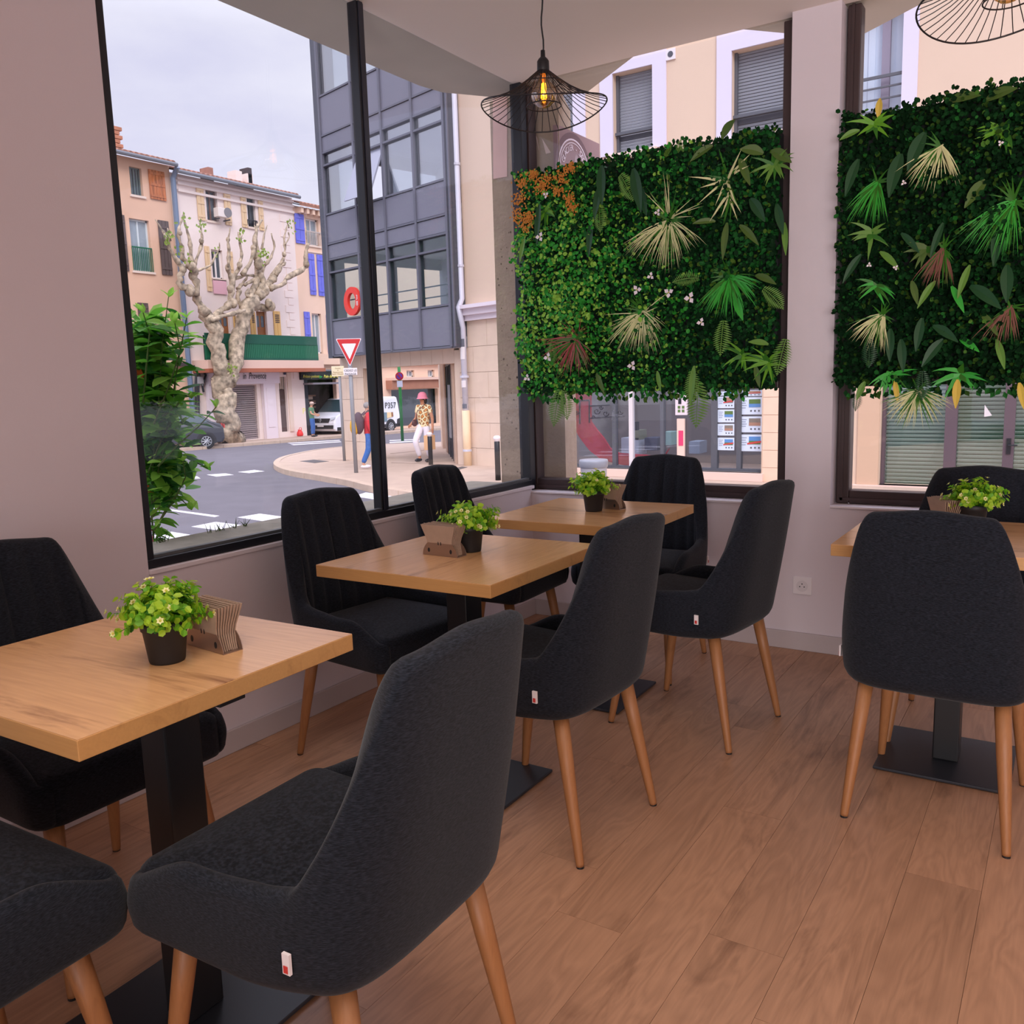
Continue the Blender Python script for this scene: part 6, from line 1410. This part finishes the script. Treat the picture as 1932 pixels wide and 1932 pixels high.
# ------------------------------------------------------------------ street signs and posts
M_galv = mat('galvanised_post', (146, 146, 150), .5); M_sred = mat('sign_red_reflective', (200, 40, 44), .4); M_swh = mat('sign_white_reflective', (236, 228, 232), .4)
def facing(P): a = math.atan2(CAMPOS[1]-P[1], CAMPOS[0]-P[0]); return a
def post(P, h, r_, m, t): return MB().tube([(0, 0, 0), (0, 0, h)], r_, 10).build('post', m, t, smooth=True, fix=True)
P = gat(672, 892, .12); an = facing(P)-math.pi/2
sc_m = np.linalg.norm(P-CAMPOS)/FPX*1.0
t = thing('yield_sign', 'red and white triangular yield sign on a grey post at the tip of the pavement', 'sign', P, an+math.pi)
dfw = (P-CAMPOS)@_F; u = dfw/FPX
hz_ = lambda py: (892-py)*u*1.01
post(P, hz_(650), .045, M_galv, t)
def tri(w_, h_, zt_, y): return [(-w_/2, y, zt_), (w_/2, y, zt_), (0, y, zt_-h_)]
def rtri(w_, h_, zt_, y0, y1, rr_=.1):
    pts = []; base = [(-w_/2, zt_), (w_/2, zt_), (0, zt_-h_)]
    for i in range(3):
        p = Vector(base[i]); a = Vector(base[i-1]); b = Vector(base[(i+1) % 3])
        for f in (0, .5, 1): q = (p+(a-p).normalized()*rr_*w_*.6*(1-f)**1)*(1-f)+(p+(b-p).normalized()*rr_*w_*.6*f)*f if f in (0, 1) else p*.6+((p+(a-p).normalized()*rr_*w_*.6)+(p+(b-p).normalized()*rr_*w_*.6))*.2; pts.append((q.x, q.y))
    return MB().prism(pts, y0, y1, lambda a, b, h: (a, h, b))
W_, H_ = 46*u*1.02, 51*u; zt_ = hz_(646)
rtri(W_, H_, zt_, -.075, -.055).build('sign_border', M_swh, t, fix=True)
rtri(W_*.93, H_*.93, zt_-.012, -.079, -.074).build('sign_red_band', M_sred, t, fix=True)
rtri(W_*.56, H_*.56, zt_-H_*.18, -.083, -.078).build('sign_centre', M_swh, t, fix=True)
q0, q1 = hz_(712), hz_(699); pl = MB().box(-12.5*u, 12.5*u, -.07, -.055, q0, q1).build('text_plate', M_swh, t, bevel=.01)
for i_, tx in enumerate(('CEDEZ LE', 'PASSAGE')):
    me = text_mesh(tx, .062, .001); me.materials.clear(); me.materials.append(M_frame_k)
    me.transform(Matrix(((1, 0, 0, 0), (0, 0, -1, -.073), (0, 1, 0, q1-.055-.075*i_), (0, 0, 0, 1)))); put('plate_lettering', me, t)
P = gat(650, 869.5, .12); an = facing(P)-math.pi/2; u2 = ((P-CAMPOS)@_F)/FPX
t = thing('street_name_sign', 'small cream plate with faint lettering on a thin post left of the yield sign', 'sign', P, an+math.pi)
hz2 = lambda py: (869.5-py)*u2*1.01
post(P, hz2(695), .04, M_galv, t); MB().box(-14*u2, 9*u2, -.06, -.04, hz2(713.5), hz2(695)).build('plate', mat('plate_cream', (240, 226, 190), .5), t, bevel=.01)
for i_, (tx, s_) in enumerate((('Centre', .05), ('de', .04), ('Ressources', .055), ('Saint Vincent', .06))):
    me = text_mesh(tx, s_, .001); me.materials.clear(); me.materials.append(MATS['door_ochre'] if 'door_ochre' in MATS else mat('door_ochre', (150, 110, 60), .6))
    me.transform(Matrix(((1, 0, 0, -2.5*u2), (0, 0, -1, -.063), (0, 1, 0, hz2(699)-.05*i_), (0, 0, 0, 1)))); put('plate_lettering', me, t)
# no-parking sign on a green post across the passage
P = gat(757, 832, .12); P = np.array(at(756, 760, 0, P[0])); P[2] = gz(P[0], P[1], .12) if P[0] > -30 else gz(P[0], P[1], .12)
an = facing(P)-math.pi/2; u3 = ((P-CAMPOS)@_F)/FPX
t = thing('no_parking_sign', 'round violet and red no parking sign on a green lamp post behind the passage', 'sign', P, an+math.pi)
hp = lambda py: (CAMPOS[2]-P[2])+(729-py)*u3
post(P, hp(640), .06, mat('post_green', (60, 150, 80), .5), t)
def disc(r_, zc_, y0, y1, m, nm): MB().prism([(r_*math.cos(a), zc_+r_*math.sin(a)) for a in np.linspace(0, 2*math.pi, 25)[:-1]], y0, y1, lambda a, b, h: (a, h, b)).build(nm, m, t, fix=True)
disc(7.6*u3, hp(712), -.2, -.17, M_sred, 'sign_ring'); disc(5.6*u3, hp(712), -.22, -.19, mat('sign_violet', (112, 62, 160), .5), 'sign_disc')
ob = MB(); ob.prism([(-5*u3, hp(708)), (-3.8*u3, hp(706.5)), (5*u3, hp(716)), (3.8*u3, hp(717.5))], -.24, -.22, lambda a, b, h: (a, h, b)); ob.build('sign_bar', M_sred, t, fix=True)
MB().box(-5.2*u3, 5.2*u3, -.2, -.17, hp(732), hp(720.5)).build('text_plate', mat('plate_pale', (214, 218, 236), .5), t)
for (px, pyt, pyb, lb) in ((813, 815.5, 877, 'black bollard with white cap in front of the person in the pink hat'), (940, 822, 906, 'black bollard with round white cap near the raw concrete pillar')):
    P = gat(px, pyb, .12); ub = ((P-CAMPOS)@_F)/FPX; hb = (pyb-pyt)*ub
    t = thing('bollard', lb, 'bollard', P, 0, 'street bollards')
    MB().lathe([(.055, 0), (.055, hb*.86), (.05, hb*.87)], n=16).build('post', M_black, t, smooth=True, fix=True)
    MB().lathe([(.045, hb*.86), (.05, hb*.90), (.075, hb*.93), (.07, hb*.97), (.04, hb)], n=16).build('cap', M_swh, t, smooth=True, fix=True)
rbag = thing('red_bag', 'bright red bag on the doorstep beside the dark food shop', 'bag', at(566, 822, 0, -32.7))
mb = MB(); p = at(566, 818, 0, -32.7); zb_ = gz(-32.7, p[1], .14)
mb.lathe([(.14, zb_), (.17, zb_+.08), (.14, zb_+.2), (.09, zb_+.27), (.11, zb_+.32)], (p[0], p[1], 0), 12); mb.build('sack', mat('bag_red', (232, 50, 46), .5), rbag, world=True, smooth=True, fix=True)
MB().tube([(p[0]+.05, p[1]-.08, zb_+.3), (p[0]+.05, p[1]-.06, zb_+.42), (p[0]+.05, p[1]+.06, zb_+.42), (p[0]+.05, p[1]+.08, zb_+.3)], .015, 6).build('handle', MATS['bag_red'], rbag, world=True)
# ------------------------------------------------------------------ people
M_skin = mat('skin_light', (214, 160, 130), .6); M_skin2 = mat('skin_tan', (190, 128, 92), .6)
def skinned(name, pts, edges, m, par, root=0, sub=2):
    me = bpy.data.meshes.new(name); me.from_pydata([p[:3] for p in pts], edges, []); me.materials.append(m)
    o = put(name, me, par); sk = o.modifiers.new('skin', 'SKIN'); sk.use_smooth_shade = True
    for i, p in enumerate(pts):
        r_ = p[3]; s_ = me.skin_vertices[0].data[i]; s_.radius = (r_, r_) if not hasattr(r_, '__len__') else r_; s_.use_root = (i == root)
    sb = o.modifiers.new('subdivision', 'SUBSURF'); sb.levels = sub; sb.render_levels = sub; return o
def person(label, P, yaw, H, J, skin, shirt, trousers, hair, shoe, sleeve='short', hairstyle='short', pattern=None):
    t = thing('person', label, 'person', P, yaw); k = H/1.70
    D = dict(pel=(0, 0, .93), wai=(0, 0, 1.08), che=(0, -.01, 1.30), nek=(0, 0, 1.46), hb=(0, .01, 1.53), hd=(0, .02, 1.60), top=(0, .015, 1.66),
             sL=(-.175, -.01, 1.40), eL=(-.23, -.03, 1.13), wL=(-.25, .05, .90), sR=(.175, -.01, 1.40), eR=(.23, -.03, 1.13), wR=(.25, .05, .90),
             hL=(-.09, 0, .90), kL=(-.10, .03, .50), aL=(-.10, 0, .09), tL=(-.11, .15, .035), hR=(.09, 0, .90), kR=(.10, .03, .50), aR=(.10, 0, .09), tR=(.11, .15, .035)); D.update(J)
    V = {a: (b[0]*k, b[1]*k, b[2]*k) for a, b in D.items()}
    names = ['pel', 'wai', 'che', 'nek', 'hb', 'hd', 'top', 'sL', 'eL', 'wL', 'sR', 'eR', 'wR', 'hL', 'kL', 'aL', 'tL', 'hR', 'kR', 'aR', 'tR']
    rad = dict(pel=(.10, .07), wai=(.115, .08), che=(.15, .10), nek=.052, hb=.062, hd=(.082, .098), top=.05, sL=.058, eL=.042, wL=.029, sR=.058, eR=.042, wR=.029, hL=.068, kL=.052, aL=.038, tL=.035, hR=.068, kR=.052, aR=.038, tR=.035)
    idx = {n_: i for i, n_ in enumerate(names)}
    sc_r = lambda r_, f=1: tuple(q*k*f for q in r_) if hasattr(r_, '__len__') else r_*k*f
    pts = [(*V[n_], sc_r(rad[n_])) for n_ in names]
    E_ = [('pel', 'wai'), ('wai', 'che'), ('che', 'nek'), ('nek', 'hb'), ('hb', 'hd'), ('hd', 'top'), ('che', 'sL'), ('sL', 'eL'), ('eL', 'wL'), ('che', 'sR'), ('sR', 'eR'), ('eR', 'wR'), ('pel', 'hL'), ('hL', 'kL'), ('kL', 'aL'), ('aL', 'tL'), ('pel', 'hR'), ('hR', 'kR'), ('kR', 'aR'), ('aR', 'tR')]
    ed = [(idx[a], idx[b]) for a, b in E_]
    # hands: palm plus four fingers and a thumb on each wrist
    for s_, w_, e_ in ((-1, 'wL', 'eL'), (1, 'wR', 'eR')):
        W0 = Vector(V[w_]); dd = (W0-Vector(V[e_])).normalized(); sd = dd.cross(Vector((s_, 0, 0))); sd = sd.normalized() if sd.length > .1 else Vector((0, 1, 0))
        pi_ = len(pts); pm_ = W0+dd*.05*k; pts.append((*pm_, (.036*k, .018*k))); ed.append((idx[w_], pi_))
        for j, (o_, l_) in enumerate(((-.026, .062), (-.009, .075), (.009, .072), (.026, .056))):
            b0 = pm_+dd*.035*k+sd*o_*k; b1 = b0+(dd+Vector((-s_*.25, 0, 0)))*l_*.5*k; b2 = b1+(dd+Vector((-s_*.7, 0, 0))).normalized()*l_*.5*k; i0 = len(pts)
            pts += [(*b0, .0095*k), (*b1, .0085*k), (*b2, .007*k)]; ed += [(pi_, i0), (i0, i0+1), (i0+1, i0+2)]
        b0 = W0+dd*.03*k+sd*.035*k; b1 = b0+(dd+sd*.9).normalized()*.04*k; i0 = len(pts); pts += [(*b0, .012*k), (*b1, .009*k)]; ed += [(pi_, i0), (i0, i0+1)]
    skinned('body', pts, ed, skin, t)
    hd = Vector(V['hd']); tilt = (Vector(V['hd'])-Vector(V['hb'])).normalized()
    f = MB(); f.ball(hd+Vector((0, .092*k, -.012*k)), (.011*k, .018*k, .018*k), 6, 5); f.build('nose', skin, t, smooth=True)
    for s_ in (-1, 1):
        MB().ball(hd+Vector((s_*.030*k, .078*k, .012*k)), .010*k, 6, 5).build('eye', M_frame_k, t); MB().ball(hd+Vector((s_*.084*k, .0, -.005*k)), (.010*k, .02*k, .03*k), 6, 5).build('ear', skin, t, smooth=True)
    MB().ball(hd+Vector((0, .080*k, -.048*k)), (.024*k, .008*k, .007*k), 8, 5).build('mouth', mat('lips', (160, 80, 76), .6), t)
    hm = MB(); hm.ball(hd+Vector((0, -.018*k, .022*k)), (.095*k, .100*k, .088*k), 12, 9)
    if hairstyle == 'long': hm.ball(hd+Vector((0, -.05*k, -.05*k)), (.10*k, .075*k, .11*k), 12, 9)
    hm.build('hair', hair, t, smooth=True)
    sh = ['wai0', 'wai', 'che', 'nk', 'sL', 'mL', 'sR', 'mR']
    fL = .62 if sleeve == 'short' else 1; eL, eR = Vector(V['eL']), Vector(V['eR']); sL, sR = Vector(V['sL']), Vector(V['sR'])
    pe = Vector(V['pel']); P_ = [(*(pe+Vector((0, 0, -.06*k))), (.180*k, .138*k)), (*V['wai'], (.155*k, .12*k)), (*V['che'], (.165*k, .125*k)), (*(Vector(V['nek'])-Vector((0, 0, .035*k))), .075*k), (*sL, .076*k), (*sL.lerp(eL, fL), .062*k), (*sR, .076*k), (*sR.lerp(eR, fL), .062*k)]
    Ed = [(0, 1), (1, 2), (2, 3), (2, 4), (4, 5), (2, 6), (6, 7)]
    if sleeve == 'long': P_ += [(*V['wL'], .045*k), (*V['wR'], .045*k)]; Ed += [(5, 8), (7, 9)]
    skinned('shirt', P_, Ed, shirt, t, root=1)
    P_ = [(*(pe+Vector((0, 0, .10*k))), (.155*k, .118*k)), (*pe, (.168*k, .130*k))]
    Ed = [(0, 1)]
    for n_ in ('L', 'R'):
        i0 = len(P_); P_ += [(*V['h'+n_], .105*k), (*V['k'+n_], .082*k), (*(Vector(V['a'+n_])+Vector((0, 0, .03*k))), .066*k)]; Ed += [(1, i0), (i0, i0+1), (i0+1, i0+2)]
    skinned('trousers', P_, Ed, trousers, t, root=1)
    for n_ in ('L', 'R'):
        a = Vector(V['a'+n_]); b = Vector(V['t'+n_]); c = (a+b)/2; c.z = min(a.z, b.z)+.02*k; dr = b-a; m = MB(); m.ball((0, 0, 0), (.05*k, .14*k, .048*k), 10, 7)
        an_ = math.atan2(-dr.x, dr.y); m.v = [(x*math.cos(an_)-y*math.sin(an_)+c.x, x*math.sin(an_)+y*math.cos(an_)+c.y, max(z, -.045*k)+c.z) for x, y, z in m.v]; m.build('shoe', shoe, t, smooth=True)
    return t, V, k
def pyaw(P, deg): return facing(P)-math.pi/2+R(deg)     # deg 0: facing the cafe
def leopard():
    m = bpy.data.materials.new('leopard_print'); m.use_nodes = True; n = m.node_tree; b = n.nodes['Principled BSDF']
    tc = n.nodes.new('ShaderNodeTexCoord'); v_ = n.nodes.new('ShaderNodeTexVoronoi'); v_.inputs['Scale'].default_value = 9; v_.feature = 'DISTANCE_TO_EDGE'; n.links.new(tc.outputs['Object'], v_.inputs['Vector'])
    r = n.nodes.new('ShaderNodeValToRGB'); r.color_ramp.elements[0].position = .08; r.color_ramp.elements[0].color = lin((246, 222, 170)); r.color_ramp.elements[1].position = .30; r.color_ramp.elements[1].color = lin((214, 136, 44))
    e_ = r.color_ramp.elements.new(.17); e_.color = lin((84, 36, 20)); n.links.new(v_.outputs['Distance'], r.inputs[0]); n.links.new(r.outputs[0], b.inputs['Base Color']); b.inputs['Roughness'].default_value = .8; return m
M_wh = mat('white_cotton', (236, 230, 240), .8); M_jean = mat('jeans_blue', (62, 104, 172), .85, var=.15, scale=20); M_dkh = mat('dark_hair', (50, 36, 32), .8); M_gryh = mat('grey_hair', (150, 144, 140), .8)
P = gat(803, 872, .12); hpk = 1.70*((P-CAMPOS)@_F)/FPX*0+ (872-744)*((P-CAMPOS)@_F)/FPX
t, V, k = person('person in a pink hat, leopard print top and white trousers, holding a paper bag', P, pyaw(P, -38), min(1.78, hpk*.985), dict(
    wR=(.25, .20, .98), eR=(.22, .02, 1.12), eL=(-.26, -.02, 1.12), wL=(-.30, .04, .86), hR=(.09, .02, .90), kR=(.10, .26, .54), aR=(.09, .10, .12), tR=(.09, .24, .05), kL=(-.09, .0, .50), aL=(-.08, -.08, .09), tL=(-.09, .06, .03)),
    M_skin2, leopard(), M_wh, M_dkh, M_frame_k, 'short', 'long')
hd = Vector(V['hd']); M_pk = mat('pink_hat', (236, 140, 160), .8, bump=.2, bscale=40)
MB().lathe([(.001, .155*k), (.05*k, .150*k), (.095*k, .115*k), (.118*k, .05*k), (.122*k, .02*k), (.150*k, -.015*k), (.152*k, -.02*k), (.115*k, .01*k)], tuple(hd+Vector((0, -.005, .02*k))), 20).build('hat', M_pk, t, smooth=True, fix=True)
w_ = Vector(V['wL'])
bg_ = thing('paper_bag', 'kraft paper carrier bag hanging from the hand of the person in the pink hat', 'bag', tuple(Vector(t.location)), t.rotation_euler[2])
MB().box(w_.x-.05, w_.x+.06, w_.y-.02, w_.y+.30, w_.z-.52, w_.z-.16).build('bag_body', mat('kraft_bag', (226, 178, 130), .8), bg_, bevel=.005)
for sx in (-.045, .055): MB().tube([(w_.x+sx, w_.y+.06, w_.z-.16), (w_.x+sx*.3, w_.y+.10, w_.z-.05), (w_.x+sx, w_.y+.22, w_.z-.16)], .006, 5).build('bag_handle', MATS['kraft_bag'], bg_)
sb_ = thing('shoulder_bag', 'small dark brown bag at the hip of the person in the pink hat', 'bag', tuple(Vector(t.location)), t.rotation_euler[2])
MB().ball((.20*k, .12*k, 1.0*k), (.05, .10, .09), 10, 7).build('bag_body', mat('dark_leather', (84, 44, 42), .5), sb_, smooth=True)
MB().tube([(.2*k, .08*k, 1.05*k), (.09*k, .14*k, 1.28*k), (-.10*k, .06*k, 1.47*k)], .008, 5).build('strap', MATS['dark_leather'], sb_)
P = gat(699, 884, .12); hh_ = (884-760)*((P-CAMPOS)@_F)/FPX
t, V, k = person('person in a red jacket and blue jeans half hidden behind the window mullion', P, pyaw(P, 100), min(1.76, hh_*1.0), dict(kL=(-.10, .14, .50), aL=(-.09, .12, .09), tL=(-.09, .26, .04), kR=(.10, -.04, .50), aR=(.09, -.20, .12), tR=(.09, -.06, .05)), M_skin, mat('red_jacket', (204, 44, 54), .8), M_jean, M_gryh, M_wh, 'long')
bp_ = thing('backpack', 'grey and yellow backpack on the back of the person in the red jacket', 'backpack', tuple(Vector(t.location)), t.rotation_euler[2])
m = MB(); m.ball((0, -.24*k, 1.18*k), (.15, .13, .26), 12, 9); m.build('pack', mat('pack_grey', (96, 76, 84), .8), bp_, smooth=True)
m = MB(); m.ball((0, -.35*k, 1.10*k), (.12, .11, .20), 12, 9); m.build('front_pocket', mat('pack_yellow', (226, 170, 40), .8), bp_, smooth=True)
for sx in (-.1, .1): MB().tube([(sx, -.15*k, 1.38*k), (sx, .0, 1.50*k), (sx, .13*k, 1.35*k), (sx, .08*k, 1.12*k)], .018, 6).build('strap', MATS['pack_grey'], bp_)
P = gat(589, 821.5, .12); P = np.array(at(589, 800, 0, -31.2)); P[2] = gz(P[0], P[1], .12); hh_ = (823-757.5)*((P-CAMPOS)@_F)/FPX
t, V, k = person('person in a green shirt, beige cap and blue jeans standing at the dark food shop', P, pyaw(P, 70), min(1.75, hh_), dict(eL=(-.22, .06, 1.14), wL=(-.14, .26, 1.08), eR=(.22, .06, 1.14), wR=(.14, .26, 1.06), hd=(0, .05, 1.59), top=(0, .06, 1.65)), M_skin, mat('green_polo', (96, 140, 104), .85), M_jean, M_gryh, M_blk, 'short')
hd = Vector(V['hd']); m = MB(); m.ball(hd+Vector((0, -.01, .05*k)), (.105*k, .112*k, .075*k), 12, 8); m.box(hd.x-.07*k, hd.x+.07*k, hd.y+.05*k, hd.y+.18*k, hd.z+.035*k, hd.z+.05*k); m.build('cap', mat('beige_cap', (214, 184, 170), .8), t, smooth=True)
